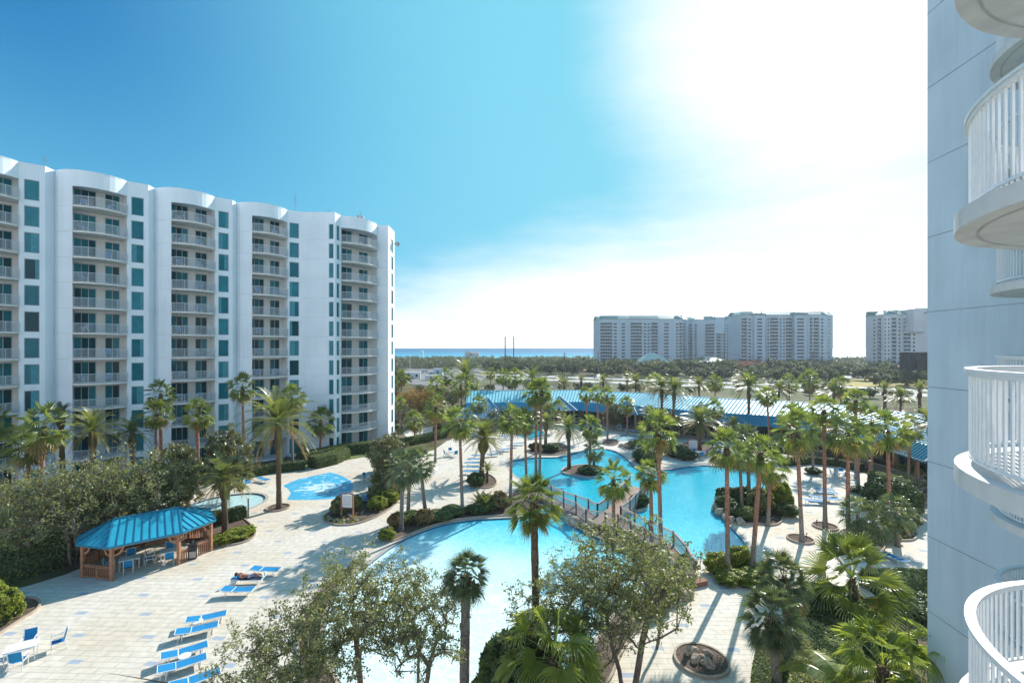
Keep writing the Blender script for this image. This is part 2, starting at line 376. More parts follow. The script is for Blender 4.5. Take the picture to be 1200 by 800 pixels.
def palm(kind, bx, by, cx, cy, rp, label, tr=None, cat="palm tree", group="palms of the resort grounds", lift=0.0):
    PALM_N[0] += 1; i = PALM_N[0]
    b = G(bx, by); sc = b.y / FP
    H = CH - (cy - HY) * sc; H = max(H, .4); rad = rp * sc
    x1 = (cx - 600) * sc
    lib = {'fan': (FANC, T_RED[i % 2], .165, BOOT), 'grey': (FANC, T_GRY[i % 2], .14, BOOT), 'sabal': (SABC, T_GRY[i % 2], .19, None),
           'sabaln': (SABN, T_GRY[0], .22, BOOT), 'bright': (BRTN, T_GRY[1], .2, BOOT), 'fann': (FANN, T_DAT, .17, BOOT),
           'date': (DATC, T_DAT, .24, BOOT), 'dark': (DATK, T_DAT, .24, BOOT), 'stub': (DATS, T_DAT, .35, BOOT), 'dense': (DATD, T_DAT, .30, BOOTB)}[kind]
    root = empty({'fan': 'fan_palm', 'grey': 'fan_palm', 'sabal': 'sabal_palm', 'sabaln': 'sabal_palm', 'bright': 'fan_palm', 'fann': 'fan_palm'}.get(kind, 'date_palm'), b)
    root.rotation_euler = (rng.uniform(-.012, .012), math.atan2(x1 - b.x, H), rng.uniform(0, 6.28))
    root.rotation_mode = 'XYZ'
    # lean first, then spin about own axis: keep lean in world X
    spin = root.rotation_euler[2]; root.rotation_euler = (rng.uniform(-.035, .035), math.atan2(x1 - b.x, H), 0)
    tr = tr or lib[2]
    t = link("trunk", lib[1], root); t.scale = (tr, tr, H); t.rotation_euler = (0, 0, spin)
    cr = link("crown", lib[0][i % len(lib[0])], root); s = rad * (1.24 if kind in ('fan', 'grey', 'sabal', 'date') else 1.06)
    cr.location = (0, 0, H + .06 * s); cr.scale = (s, s, s * (1.0 if kind != 'stub' else 1.1)); cr.rotation_euler = (0, 0, spin)
    if lib[3] is not None:
        bo = link("boots", lib[3], root); hb = min(H * .45, rad * (.75 if kind != 'dense' else 1.0))
        bo.location = (0, 0, H - hb * .97); bo.scale = (tr * 1.05, tr * 1.05, hb); bo.rotation_euler = (0, 0, spin)
    tag(root, label, cat, group); return root

def leaf_cloud(cent, rad, per, lsize, r, aspect=.5, flat=.35):
    """cent: (n,3), rad: (n,), returns (n*per,4,3) leaf quads"""
    n = len(cent); g = np.random.RandomState(r)
    c = np.repeat(cent, per, 0); rr = np.repeat(rad, per)[:, None]
    off = g.normal(size=(n*per, 3)); off /= np.linalg.norm(off, axis=1)[:, None] + 1e-9
    off *= (g.uniform(0, 1, (n*per, 1)) ** .5) * rr; off[:, 2] *= .8
    p = c + off
    nrm = g.normal(size=(n*per, 3)); nrm[:, 2] += flat * 2.2; nrm /= np.linalg.norm(nrm, axis=1)[:, None]
    t = g.normal(size=(n*per, 3)); u = np.cross(nrm, t); u /= np.linalg.norm(u, axis=1)[:, None]; w = np.cross(nrm, u)
    s = lsize * g.uniform(.6, 1.35, (n*per, 1)); a = s * aspect
    return np.stack([p - u*s, p + w*a, p + u*s, p - w*a], 1)

def grow_tree(seed, H, Rc, base, ncl, per, lsize, clr, trunk_r, stems=1, zr=None, lobes=.25, flat_top=0.0, tmat=None, lmat=None, limbs=True, aspect=.5, shell=.5):
    """returns (wood mesh, crown mesh) in local coordinates"""
    r = random.Random(seed); cz = (H + base) / 2; zr = zr or (H - base) / 2
    ph = [r.uniform(0, 6.28) for _ in range(6)]; cl = []
    while len(cl) < ncl:
        v = Vector((r.gauss(0,1), r.gauss(0,1), r.gauss(0,1))).normalized()
        a = math.atan2(v.y, v.x)
        lob = 1 + lobes * (math.sin(3*a + ph[0] + 2*v.z) * .5 + math.sin(5*a + ph[1] - 3*v.z) * .35 + math.sin(7*v.z + ph[2] + a*2) * .4)
        q = (shell + (1 - shell) * r.random()) if r.random() < .8 else r.uniform(.15, .7)
        p = Vector((v.x * Rc * lob * q, v.y * Rc * lob * q, cz + v.z * zr * q * (1 + .12 * math.sin(4*a + ph[3]))))
        if p.z < base * .75: continue
        cl.append(p)
    nodes = []; par = []
    for s in range(stems):
        ax = r.uniform(0, 6.28); ln = 0 if stems == 1 else r.uniform(.15, .35)
        p = Vector((math.cos(ax) * .15 * (stems > 1), math.sin(ax) * .15 * (stems > 1), 0)); last = -1
        k = max(2, int((base + zr * .7) / .5))
        for i in range(k + 1):
            nodes.append(p.copy()); par.append(last); last = len(nodes) - 1
            p = p + Vector((math.cos(ax) * ln * .5 + r.uniform(-.07, .07), math.sin(ax) * ln * .5 + r.uniform(-.07, .07), .5))
    top = Vector((0, 0, base)); cl.sort(key=lambda p: (p - top).length)
    arr = [n for n in nodes]
    tips = []
    for p in cl:
        best = None; bd = 1e9
        for i, q in enumerate(nodes):
            if q.z > p.z + .3 and q.z > base * .6: continue
            d = (q - p).length + (0.6 * max(0, base * .55 - q.z))
            if d < bd: bd = d; best = i
        if best is None: best = 0
        q = nodes[best]; ns = max(1, int((p - q).length / (.45 * max(1, Rc / 4)))); last = best
        for i in range(1, ns + 1):
            t = i / ns; m = q.lerp(p, t) + Vector((0, 0, .12 * math.sin(math.pi * t) * (p - q).length * .6)) + Vector((r.uniform(-.05,.05), r.uniform(-.05,.05), 0)) * (i < ns)
            nodes.append(m); par.append(last); last = len(nodes) - 1
        tips.append(last)
    wgt = [0.0] * len(nodes)
    for t in tips: wgt[t] = 1.0
    for i in range(len(nodes) - 1, -1, -1):
        if par[i] >= 0: wgt[par[i]] += wgt[i]
    tot = max(wgt); mb = MB()
    for i in range(len(nodes)):
        if par[i] < 0: continue
        ra = max(.010 * max(1, H / 8), trunk_r * (wgt[par[i]] / tot) ** .5); rb = max(.008 * max(1, H / 8), trunk_r * (wgt[i] / tot) ** .5)
        if wgt[i] < 1: rb = ra
        if not limbs and wgt[i] < tot * .08: continue
        mb.tube([nodes[par[i]], nodes[i]], [ra, rb], 7 if wgt[i] > tot * .1 else 4, cap=False)
    wm = mb.mesh("wood", tmat or bark, True)
    cen = np.array([tuple(nodes[t]) for t in tips]); rd = np.array([clr * r.uniform(.6, 1.3) for _ in tips])
    return wm, quads("leaves", leaf_cloud(cen, rd, per, lsize, seed, aspect), lmat or leaf_oliv)

def tree(name, meshes, loc, s, rz, label, group=None, sz=None, cat="tree", cmesh="crown"):
    o = empty(name, loc, rz); o.scale = (s, s, sz or s)
    link("trunk", meshes[0], o); link(cmesh, meshes[1], o)
    return tag(o, label, cat, group)

def shrub_mesh(seed, per=900, lsize=.09, lmat=None, rough=.12, name="shrub", core=.86):
    r = random.Random(seed); bm = bmesh.new(); bmesh.ops.create_icosphere(bm, subdivisions=3, radius=core)
    ph = [r.uniform(0, 6.28) for _ in range(4)]
    def f(d):
        return 1 + rough * (math.sin(5*d.x + ph[0]) * math.sin(4*d.y + ph[1]) + .6 * math.sin(9*d.z + ph[2] + 6*d.x))
    for v in bm.verts:
        d = v.co.normalized(); v.co = d * core * f(d)
    vs = [tuple(v.co) for v in bm.verts]; fs = [tuple(v.index for v in p.verts) for p in bm.faces]; bm.free()
    vs = [(a, b, max(c, -.55)) for a, b, c in vs]
    g = np.random.RandomState(seed); v = g.normal(size=(per, 3)); v[:, 2] = np.abs(v[:, 2]) * 1.0 - .35
    v /= np.linalg.norm(v, axis=1)[:, None]
    fac = np.array([f(Vector(q)) for q in v])[:, None]
    Q = leaf_cloud(v * fac * .93, np.full(per, .10), 5, lsize, seed, .55)
    n0 = len(vs); mb = MB(); mb.add(vs, fs, 0)
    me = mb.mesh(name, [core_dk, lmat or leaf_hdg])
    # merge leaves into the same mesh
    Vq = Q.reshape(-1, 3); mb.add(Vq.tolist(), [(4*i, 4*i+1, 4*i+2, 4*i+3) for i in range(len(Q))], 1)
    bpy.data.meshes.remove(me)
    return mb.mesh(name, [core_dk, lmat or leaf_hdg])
SH = {'green': shrub_mesh(1), 'dark': shrub_mesh(2, lmat=leaf_hdk), 'lime': shrub_mesh(3, lmat=leaf_lime, rough=.22), 'dry': shrub_mesh(4, lmat=leaf_dry, rough=.2), 'olive': shrub_mesh(5, lmat=leaf_oliv, rough=.2),
      'trim': shrub_mesh(6, per=2600, lsize=.05, lmat=leaf_hdk, rough=.05)}
def shrub(kind, px, py, w, h, label, name="shrub", group="shrubs in the planting beds", z=0.03, d=None):
    """py: pixel row of its foot"""
    p = G(px, py); o = link(name, SH[kind]); o.location = (p.x, p.y, z + h * .5); o.scale = (w / 2, (d or w) / 2, h / 1.55)
    o.rotation_euler = (0, 0, rng.uniform(0, 6.28) if d is None else 0); return tag(o, label, "shrub", group)

def hedge(path, width, height, label, lmat=None, name="hedge", group=None, dens=55, ls=.07, z=.02):
    """clipped hedge along a ground path"""
    pts = [Vector((p[0], p[1], 0)) for p in path]; mb = MB(); r = random.Random(len(label)); sec = []
    d_ = []
    for i, p in enumerate(pts):
        t = (pts[min(i+1, len(pts)-1)] - pts[max(i-1, 0)]).normalized(); s = Vector((t.y, -t.x, 0)); d_.append(s)
        w = width / 2; prof = [(-w, 0), (-w*1.02, height*.55), (-w*.8, height*.93), (0, height), (w*.8, height*.93), (w*1.02, height*.55), (w, 0)]
        sec.append([p + s * a + Vector((0, 0, z + b)) for a, b in prof])
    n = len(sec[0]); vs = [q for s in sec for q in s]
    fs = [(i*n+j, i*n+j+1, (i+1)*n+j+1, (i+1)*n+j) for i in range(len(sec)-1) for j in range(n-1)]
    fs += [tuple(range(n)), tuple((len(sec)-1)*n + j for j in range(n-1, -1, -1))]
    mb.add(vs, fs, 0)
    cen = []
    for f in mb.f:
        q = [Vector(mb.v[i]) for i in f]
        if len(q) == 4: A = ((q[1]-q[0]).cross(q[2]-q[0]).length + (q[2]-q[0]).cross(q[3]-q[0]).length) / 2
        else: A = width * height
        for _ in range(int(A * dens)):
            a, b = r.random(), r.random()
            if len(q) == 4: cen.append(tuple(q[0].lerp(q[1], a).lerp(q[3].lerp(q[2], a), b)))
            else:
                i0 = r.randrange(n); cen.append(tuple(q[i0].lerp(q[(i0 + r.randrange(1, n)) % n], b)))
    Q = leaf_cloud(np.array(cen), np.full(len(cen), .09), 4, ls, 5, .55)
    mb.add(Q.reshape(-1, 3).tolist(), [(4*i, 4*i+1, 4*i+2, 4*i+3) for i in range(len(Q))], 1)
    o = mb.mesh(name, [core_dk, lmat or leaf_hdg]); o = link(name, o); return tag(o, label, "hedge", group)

def rock_mesh(seed):
    r = random.Random(seed); bm = bmesh.new(); bmesh.ops.create_icosphere(bm, subdivisions=3, radius=1)
    pl = [(Vector((r.gauss(0,1), r.gauss(0,1), r.gauss(0,1))).normalized(), r.uniform(.55, .85)) for _ in range(9)]
    for v in bm.verts:
        for n_, d in pl:
            k = v.co.dot(n_)
            if k > d: v.co -= n_ * (k - d)
    me = bpy.data.meshes.new("rock"); bm.to_mesh(me); bm.free(); me.materials.append(rockm); return me
ROCK = [rock_mesh(s) for s in range(4)]
ROCK_N = [0]
def rock(x, y, s, label, z=0.0, group="landscape rocks", flat=.7):
    ROCK_N[0] += 1; o = link("rock", ROCK[ROCK_N[0] % 4]); o.location = (x, y, z + s * flat * .35); o.scale = (s, s * .8, s * flat)
    o.rotation_euler = (rng.uniform(-.2,.2), rng.uniform(-.2,.2), rng.uniform(0, 6.28)); return tag(o, label, "rock", group)
# ------------------------------------------------------------------ ground, deck, pools
deck_px = [(-150,745),(-40,705),(20,690),(92,668),(150,640),(205,607),(150,600),(190,580),(240,566),(300,553),(350,546),(400,538),(440,530),
           (500,533),(530,512),(565,506),(600,497),(640,494),(700,494),(760,499),(800,508),(850,516),(905,528),(960,541),(1010,553),(1045,566),(1087,588),(1200,640),(1330,700),(1500,1000)]
deck = smooth_loop(GP(deck_px), 1)
deck = [Vector(p) for p in deck] + [Vector((60, 6, 0)), Vector((-60, 6, 0))]
poolA_px = [(594,543),(600,539),(615,537),(630,535.5),(655,536),(675,530),(690,526),(711,525),(727,531),(739,541),(743,548),(757,552),(785,550),(813,545.5),(835,545),(870,549),(898,555),(911,559),(915,565),(905,572),(880,576),(850,579),(838,583),(835,592),(846,607),(860,621),(874,636),(872,648),(850,654),(811,656),(800,652),(788,662),(772,676),(760,690),(738,702),(714,720),(696,745),(684,772),(668,795),(640,812),(600,822),(560,826),(500,830),(440,826),(402,805),(384,772),(378,735),(392,695),(430,662),(470,632),(515,614.5),(552,608.5),(595,606.5),(621,605),(631,598),(638,586),(636,571),(615,564.5),(602,556)]
wade_px = [(205,600),(235,586),(270,579),(298,577),(311,580),(311,586),(292,596),(262,602),(226,605)]
tub_px = [(716,512),(726,509.5),(742,509.5),(754,513),(742,517),(724,516)]
tub2_px = [(606,506),(618,502),(636,503.5),(638,509),(622,514),(608,512)]
pools = [smooth_loop(GP(p), 2) for p in (poolA_px, wade_px, tub_px, tub2_px)]
isl_px = [(657,551),(663,546.5),(690,543.5),(703,547.5),(703,555),(694,560),(676,556.5),(661,555)]
islet_px = [(735,590),(741,583.5),(754,582.5),(761,588),(758,596),(744,599),(736,596)]
isles = [smooth_loop(GP(p), 2) for p in (isl_px, islet_px)]

def deck_material():
    m = bpy.data.materials.new("deck_pavers"); m.use_nodes = True; N = m.node_tree.nodes; L = m.node_tree.links
    b = N["Principled BSDF"]; b.inputs["Roughness"].default_value = .85; b.inputs["Specular IOR Level"].default_value = .25
    tc = N.new("ShaderNodeTexCoord"); mp = N.new("ShaderNodeMapping"); mp.inputs["Rotation"].default_value = (0, 0, R(2)); L.new(tc.outputs["Object"], mp.inputs[0])
    br = N.new("ShaderNodeTexBrick"); br.offset = .5; br.inputs["Scale"].default_value = 1; br.inputs["Brick Width"].default_value = 1.3; br.inputs["Row Height"].default_value = .43
    br.inputs["Mortar Size"].default_value = .028; br.inputs["Mortar Smooth"].default_value = .3; br.inputs["Bias"].default_value = -.1
    br.inputs["Color1"].default_value = (.72, .65, .55, 1); br.inputs["Color2"].default_value = (.67, .605, .515, 1); br.inputs["Mortar"].default_value = (.52, .48, .425, 1)
    L.new(mp.outputs[0], br.inputs["Vector"])
    def math_(op, a, b_=None, c=None):
        n = N.new("ShaderNodeMath"); n.operation = op
        for i, x in enumerate((a, b_, c)):
            if x is None: continue
            if isinstance(x, (int, float)): n.inputs[i].default_value = x
            else: L.new(x, n.inputs[i])
        return n.outputs[0]
    sp = N.new("ShaderNodeSeparateXYZ"); L.new(mp.outputs[0], sp.inputs[0])
    yy = math_('DIVIDE', math_('ADD', sp.outputs[1], 100 - .47), 2.15); row = math_('FLOOR', yy); fy = math_('MULTIPLY', math_('FRACT', yy), 2.15)
    xs = math_('MULTIPLY_ADD', row, 1.95, math_('ADD', sp.outputs[0], 200.3)); fx = math_('MULTIPLY', math_('FRACT', math_('DIVIDE', xs, 4.0)), 4.0)
    mk = math_('MULTIPLY', math_('LESS_THAN', fx, .62), math_('LESS_THAN', fy, .34))
    n1 = N.new("ShaderNodeTexNoise"); n1.inputs["Scale"].default_value = .16; n1.inputs["Detail"].default_value = 5; L.new(tc.outputs["Object"], n1.inputs["Vector"])
    c1 = N.new("ShaderNodeValToRGB"); c1.color_ramp.elements[0].position = .30; c1.color_ramp.elements[0].color = (.90, .84, .74, 1); c1.color_ramp.elements[1].position = .6; c1.color_ramp.elements[1].color = (1, 1, 1, 1)
    L.new(n1.outputs["Fac"], c1.inputs[0])
    n2 = N.new("ShaderNodeTexNoise"); n2.inputs["Scale"].default_value = 2.2; n2.inputs["Detail"].default_value = 6; L.new(tc.outputs["Object"], n2.inputs["Vector"])
    c2 = N.new("ShaderNodeValToRGB"); c2.color_ramp.elements[0].position = .3; c2.color_ramp.elements[0].color = (.86, .86, .86, 1); c2.color_ramp.elements[1].position = .7; c2.color_ramp.elements[1].color = (1.08, 1.08, 1.08, 1)
    L.new(n2.outputs["Fac"], c2.inputs[0])
    def mul(a, b_, f=1.0):
        x = N.new("ShaderNodeMix"); x.data_type = 'RGBA'; x.blend_type = 'MULTIPLY'; x.inputs[0].default_value = f; L.new(a, x.inputs[6]); L.new(b_, x.inputs[7]); return x.outputs[2]
    col = mul(mul(br.outputs["Color"], c1.outputs[0]), c2.outputs[0])
    mx = N.new("ShaderNodeMix"); mx.data_type = 'RGBA'; L.new(math_('MULTIPLY', mk, .75), mx.inputs[0]); L.new(col, mx.inputs[6]); mx.inputs[7].default_value = (.28, .36, .46, 1)
    L.new(mx.outputs[2], b.inputs["Base Color"])
    bp = N.new("ShaderNodeBump"); bp.inputs["Strength"].default_value = .35; bp.inputs["Distance"].default_value = .01; L.new(br.outputs["Fac"], bp.inputs["Height"]); bp.invert = True
    L.new(bp.outputs[0], b.inputs["Normal"]); return m
deckm = deck_material()

def ground_material():
    m = bpy.data.materials.new("ground_mix"); m.use_nodes = True; N = m.node_tree.nodes; L = m.node_tree.links
    b = N["Principled BSDF"]; b.inputs["Roughness"].default_value = 1; b.inputs["Specular IOR Level"].default_value = .1
    tc = N.new("ShaderNodeTexCoord")
    def noise(s, d=6):
        n = N.new("ShaderNodeTexNoise"); n.inputs["Scale"].default_value = s; n.inputs["Detail"].default_value = d; L.new(tc.outputs["Object"], n.inputs["Vector"]); return n.outputs["Fac"]
    def ramp(f, a, ca, b_, cb):
        c = N.new("ShaderNodeValToRGB"); c.color_ramp.elements[0].position = a; c.color_ramp.elements[0].color = (*ca, 1); c.color_ramp.elements[1].position = b_; c.color_ramp.elements[1].color = (*cb, 1); L.new(f, c.inputs[0]); return c.outputs[0]
    g = ramp(noise(.5), .35, (.055, .068, .022), .65, (.15, .135, .055)); s = ramp(noise(1.5), .3, (.11, .085, .06), .7, (.22, .18, .13))
    mx = N.new("ShaderNodeMix"); mx.data_type = 'RGBA'; f = ramp(noise(.045), .45, (0,0,0), .58, (1,1,1)); L.new(f, mx.inputs[0]); L.new(g, mx.inputs[6]); L.new(s, mx.inputs[7])
    L.new(mx.outputs[2], b.inputs["Base Color"]); return m
groundm = ground_material()
g = sheet([[Vector((-2600, -60, 0)), Vector((2600, -60, 0)), Vector((2600, 655, 0)), Vector((-2600, 655, 0))], deck], -.02)
g.v += []
structure("ground", g, groundm, norm=False)
# the deck, a slab with a small step down to the garden
d = sheet([deck] + pools, 0.0)
n = len(deck)
d.add([(p[0], p[1], z) for z in (0.0, -.15) for p in deck], [(i, (i+1) % n, n + (i+1) % n, n + i) for i in range(n)])
structure("pool_deck", d, deckm, norm=False)

def water_material(name, kind):
    m = bpy.data.materials.new(name); m.use_nodes = True; N = m.node_tree.nodes; L = m.node_tree.links
    b = N["Principled BSDF"]; b.inputs["Roughness"].default_value = .08; b.inputs["Specular IOR Level"].default_value = .5
    tc = N.new("ShaderNodeTexCoord"); cr = N.new("ShaderNodeValToRGB")
    if kind == 'pool':
        # depth of the basin: shallow beach entry in the south-west, deep lagoon to the north-east
        dp = N.new("ShaderNodeVectorMath"); dp.operation = 'DOT_PRODUCT'; dp.inputs[1].default_value = (.30, .95, 0)
        L.new(tc.outputs["Object"], dp.inputs[0])
        nz = N.new("ShaderNodeTexNoise"); nz.inputs["Scale"].default_value = .12; L.new(tc.outputs["Object"], nz.inputs["Vector"])
        ma = N.new("ShaderNodeMath"); ma.operation = 'MULTIPLY_ADD'; ma.inputs[1].default_value = 9; L.new(nz.outputs["Fac"], ma.inputs[0]); L.new(dp.outputs["Value"], ma.inputs[2])
        mr = N.new("ShaderNodeMapRange"); mr.inputs[1].default_value = 34; mr.inputs[2].default_value = 54; L.new(ma.outputs[0], mr.inputs[0])
        e = cr.color_ramp.elements
        e[0].position = 0; e[0].color = (.72, .88, .89, 1); e[1].position = 1; e[1].color = (.02, .46, .60, 1)
        x = e.new(.28); x.color = (.38, .76, .83, 1); x = e.new(.55); x.color = (.09, .58, .73, 1)
        L.new(mr.outputs[0], cr.inputs[0])
    elif kind == 'wade':
        cr.color_ramp.elements[0].color = (.45, .72, .74, 1); cr.color_ramp.elements[1].color = (.62, .80, .80, 1)
        nz = N.new("ShaderNodeTexNoise"); nz.inputs["Scale"].default_value = .6; L.new(tc.outputs["Object"], nz.inputs["Vector"]); L.new(nz.outputs["Fac"], cr.inputs[0])
    else:
        sp = N.new("ShaderNodeSeparateXYZ"); L.new(tc.outputs["Object"], sp.inputs[0])
        mr = N.new("ShaderNodeMapRange"); mr.inputs[1].default_value = 640; mr.inputs[2].default_value = 2600; L.new(sp.outputs[1], mr.inputs[0])
        e = cr.color_ramp.elements; e[0].color = (.12, .58, .62, 1); e[1].color = (.004, .12, .26, 1); x = e.new(.12); x.color = (.02, .42, .55, 1); x = e.new(.35); x.color = (.004, .24, .42, 1)
        L.new(mr.outputs[0], cr.inputs[0]); b.inputs["Roughness"].default_value = .45; b.inputs["Specular IOR Level"].default_value = .12
    # light net of the basin floor, painted into the water colour
    col = cr.outputs[0]
    if kind != 'sea':
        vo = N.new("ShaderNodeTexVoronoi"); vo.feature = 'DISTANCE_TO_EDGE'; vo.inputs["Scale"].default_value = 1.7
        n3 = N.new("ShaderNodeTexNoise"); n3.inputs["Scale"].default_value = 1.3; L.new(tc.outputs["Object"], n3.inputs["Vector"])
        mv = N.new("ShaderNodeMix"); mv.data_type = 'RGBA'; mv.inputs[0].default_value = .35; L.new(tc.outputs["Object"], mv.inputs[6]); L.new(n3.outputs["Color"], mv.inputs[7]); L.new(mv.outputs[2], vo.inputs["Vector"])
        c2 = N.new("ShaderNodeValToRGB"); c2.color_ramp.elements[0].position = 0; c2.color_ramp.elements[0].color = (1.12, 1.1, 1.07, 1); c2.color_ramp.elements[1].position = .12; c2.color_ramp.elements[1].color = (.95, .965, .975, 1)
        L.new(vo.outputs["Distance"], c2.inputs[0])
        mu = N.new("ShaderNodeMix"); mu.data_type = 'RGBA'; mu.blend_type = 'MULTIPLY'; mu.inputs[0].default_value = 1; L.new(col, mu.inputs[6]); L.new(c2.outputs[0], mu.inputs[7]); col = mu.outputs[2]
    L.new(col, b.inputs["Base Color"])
    nb = N.new("ShaderNodeTexNoise"); nb.inputs["Scale"].default_value = 3.6 if kind != 'sea' else .05; nb.inputs["Detail"].default_value = 3; L.new(tc.outputs["Object"], nb.inputs["Vector"])
    bp = N.new("ShaderNodeBump"); bp.inputs["Strength"].default_value = .6; bp.inputs["Distance"].default_value = .075 if kind != 'sea' else 1.0
    L.new(nb.outputs["Fac"], bp.inputs["Height"]); L.new(bp.outputs[0], b.inputs["Normal"]); return m
wpool = water_material("pool_water", 'pool'); wwade = water_material("wading_water", 'wade'); wsea = water_material("sea_water", 'sea')
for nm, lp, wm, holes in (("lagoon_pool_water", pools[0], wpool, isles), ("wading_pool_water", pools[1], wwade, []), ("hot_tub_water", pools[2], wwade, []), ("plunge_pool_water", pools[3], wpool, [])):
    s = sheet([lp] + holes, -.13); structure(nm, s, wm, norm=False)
    e = MB(); out = offset_loop(lp, .32); ring_mesh(e, lp, out, -.02, .012, 0)
    n = len(lp)
    for i in range(n):
        a, b_ = lp[i], lp[(i+1) % n]
        e.quad((a[0], a[1], -.3), (b_[0], b_[1], -.3), (b_[0], b_[1], -.018), (a[0], a[1], -.018), 1)
    structure("pool_coping", e, [tilem, tiledark])
s = MB(); s.quad((-40000, 654, -.6), (40000, 654, -.6), (40000, 60000, -.6), (-40000, 60000, -.6)); structure("sea", s, wsea, norm=False)
sand = mat("beach_sand", (0.62, 0.58, 0.50), 1.0, var=.06, scale=.2)
s = sheet([[Vector((-2600, 600, 0)), Vector((2600, 600, 0)), Vector((2600, 656, 0)), Vector((-2600, 656, 0))]], .05); structure("beach", s, sand, norm=False)

# splash pad: a painted floor
def splash_material():
    m = bpy.data.materials.new("splash_paint"); m.use_nodes = True; N = m.node_tree.nodes; L = m.node_tree.links; b = N["Principled BSDF"]; b.inputs["Roughness"].default_value = .35
    tc = N.new("ShaderNodeTexCoord"); g0 = (G(378, 570)); mp = N.new("ShaderNodeMapping"); mp.inputs["Location"].default_value = (-g0.x, -g0.y, 0); L.new(tc.outputs["Object"], mp.inputs[0])
    nz = N.new("ShaderNodeTexNoise"); nz.inputs["Scale"].default_value = .55; nz.inputs["Distortion"].default_value = 2.4; nz.inputs["Detail"].default_value = 8; L.new(mp.outputs[0], nz.inputs["Vector"])
    ln = N.new("ShaderNodeVectorMath"); ln.operation = 'LENGTH'; L.new(mp.outputs[0], ln.inputs[0])
    mr = N.new("ShaderNodeMapRange"); mr.inputs[1].default_value = 1.2; mr.inputs[2].default_value = 3.4; mr.inputs[3].default_value = .10; mr.inputs[4].default_value = -.10; L.new(ln.outputs["Value"], mr.inputs[0])
    ad = N.new("ShaderNodeMath"); ad.operation = 'ADD'; L.new(nz.outputs["Fac"], ad.inputs[0]); L.new(mr.outputs[0], ad.inputs[1])
    cr = N.new("ShaderNodeValToRGB"); e = cr.color_ramp.elements; e[0].position = .40; e[0].color = (.07, .43, .68, 1); e[1].position = .60; e[1].color = (.66, .82, .88, 1); x = e.new(.49); x.color = (.10, .50, .74, 1)
    L.new(ad.outputs[0], cr.inputs[0]); L.new(cr.outputs[0], b.inputs["Base Color"]); return m
sp_poly = GP([(331,569),(350,561),(387.5,553),(400,557),(411,563),(415,571),(408,579),(392.5,584),(365,585.5),(336,585.5),(341,577.5),(337,572)])
s = sheet([sp_poly], .004); structure("splash_pad", s, splash_material(), norm=False)

# ---- planting beds
def bed(px, name="planting_bed", m=None, kerb=True, it=2, world=None, z=.06):
    lp = smooth_loop(world or GP(px), it); n = len(lp)
    s = sheet([offset_loop(lp, -.05)], z); structure(name, s, m or mulch, norm=False)
    if kerb:
        e = MB(); ring_mesh(e, offset_loop(lp, -.12), lp, 0.0, .14); structure("bed_kerb", e, kerbm)
    return lp
def rbed(px, py, r, **k):
    c = G(px, py); return bed(None, world=circle(c.x, c.y, r, 16), it=1, **k)
B = {}
rbed(326, 595, 1.15); B['tan_ring'] = rbed(822, 774, 1.38, z=.10); rbed(938, 632, 1.05); rbed(967, 617, 1.05)
B['ring3'] = bed([(979,629),(984,621),(1000,619),(1020,624),(1040,634),(1035,650),(1015,648),(992,642)])
B['ring4'] = bed([(1012,628),(1022,618),(1045,604),(1062,610),(1077,624),(1074,634),(1050,634),(1028,631)])
rbed(953.5, 551, 1.0); rbed(1006, 574, 1.25)
B['flower'] = bed([(378,604),(378,611),(395,616.5),(420,614.5),(445,605),(466,591),(474,575),(470,560),(462,540),(450,533),(440,545),(437,557),(440,570),(430,584),(415,588),(402,594),(392,597)])
B['date_l'] = bed([(205,636),(225,615),(250,600),(275,600),(290,610),(300,620),(300,631),(278,639),(252,640),(225,640)])
B['strip'] = bed([(449,621),(457,636),(470,631),(515,613),(552,606.5),(595,604.5),(619,602.5),(628,596),(634,586),(632,572),(612,567),(606,574),(592,585),(547,595),(497,602),(465,609)])
bed([(550,562),(556,556),(568,554),(580,559),(584,568),(572,573),(556,571)]); B['dp'] = 1
B['lime'] = bed([(830,670),(837,661),(856,657),(878,658),(897,664),(905,674),(897,683),(868,687),(842,682)])
B['rocks'] = bed([(776,678),(789,666),(806,664),(816,674),(812,688),(797,700),(768,722),(742,745),(725,775),(716,800),(700,810),(690,790),(698,750),(718,722),(742,705),(764,692)])
B['brd'] = bed([(668,605),(684,606),(705,611),(735,623),(765,641),(790,657),(783,668),(758,655),(724,640),(690,626),(668,614)], z=.12)
B['isl_r'] = bed([(838,594),(842,584),(856,579),(884,577),(912,575),(928,583),(933,593),(927,600),(918,605),(917,613),(905,617),(885,613),(866,617),(850,607)])
for lp in isles:
    s = MB(); s.prism(lp, -.3, .05); structure("island_ground", s, mulch)
    e = MB(); ring_mesh(e, offset_loop(lp, -.15), offset_loop(lp, .06), -.25, .10); structure("bed_kerb", e, tilem)
bed([(615,530),(640,519),(663,520),(668,529),(655,534),(630,533)]); bed([(704,520),(708,515),(722,515),(727,520),(716,523)])
bed([(728,522),(735,518),(750,519),(753,525),(740,528),(729,526)]); bed([(757,549),(744,543),(738,532),(748,526),(762,530),(775,540),(772,549)])
B['bigdate'] = bed([(780,536),(783,524),(800,519),(826,517),(846,522),(846,530),(826,535),(800,539)])
B['hedge_r'] = bed([(920,860),(905,800),(905,760),(925,725),(960,712),(995,715),(1030,710),(1060,690),(1100,684),(1200,700),(1400,760),(1300,1000),(1000,1000)], z=.08)
B['right_mid'] = bed([(1087,560),(1055,570),(1075,585),(1090,600),(1150,620),(1150,580)])
B['bot'] = bed([(380,825),(420,834),(500,838),(600,832),(650,818),(688,800),(706,812),(735,850),(760,900),(820,1000),(350,1000),(350,860)], z=.08)
bed([(84,672),(132,648),(207,631),(234,625),(222,606),(150,612),(80,645)], kerb=False, z=.03)
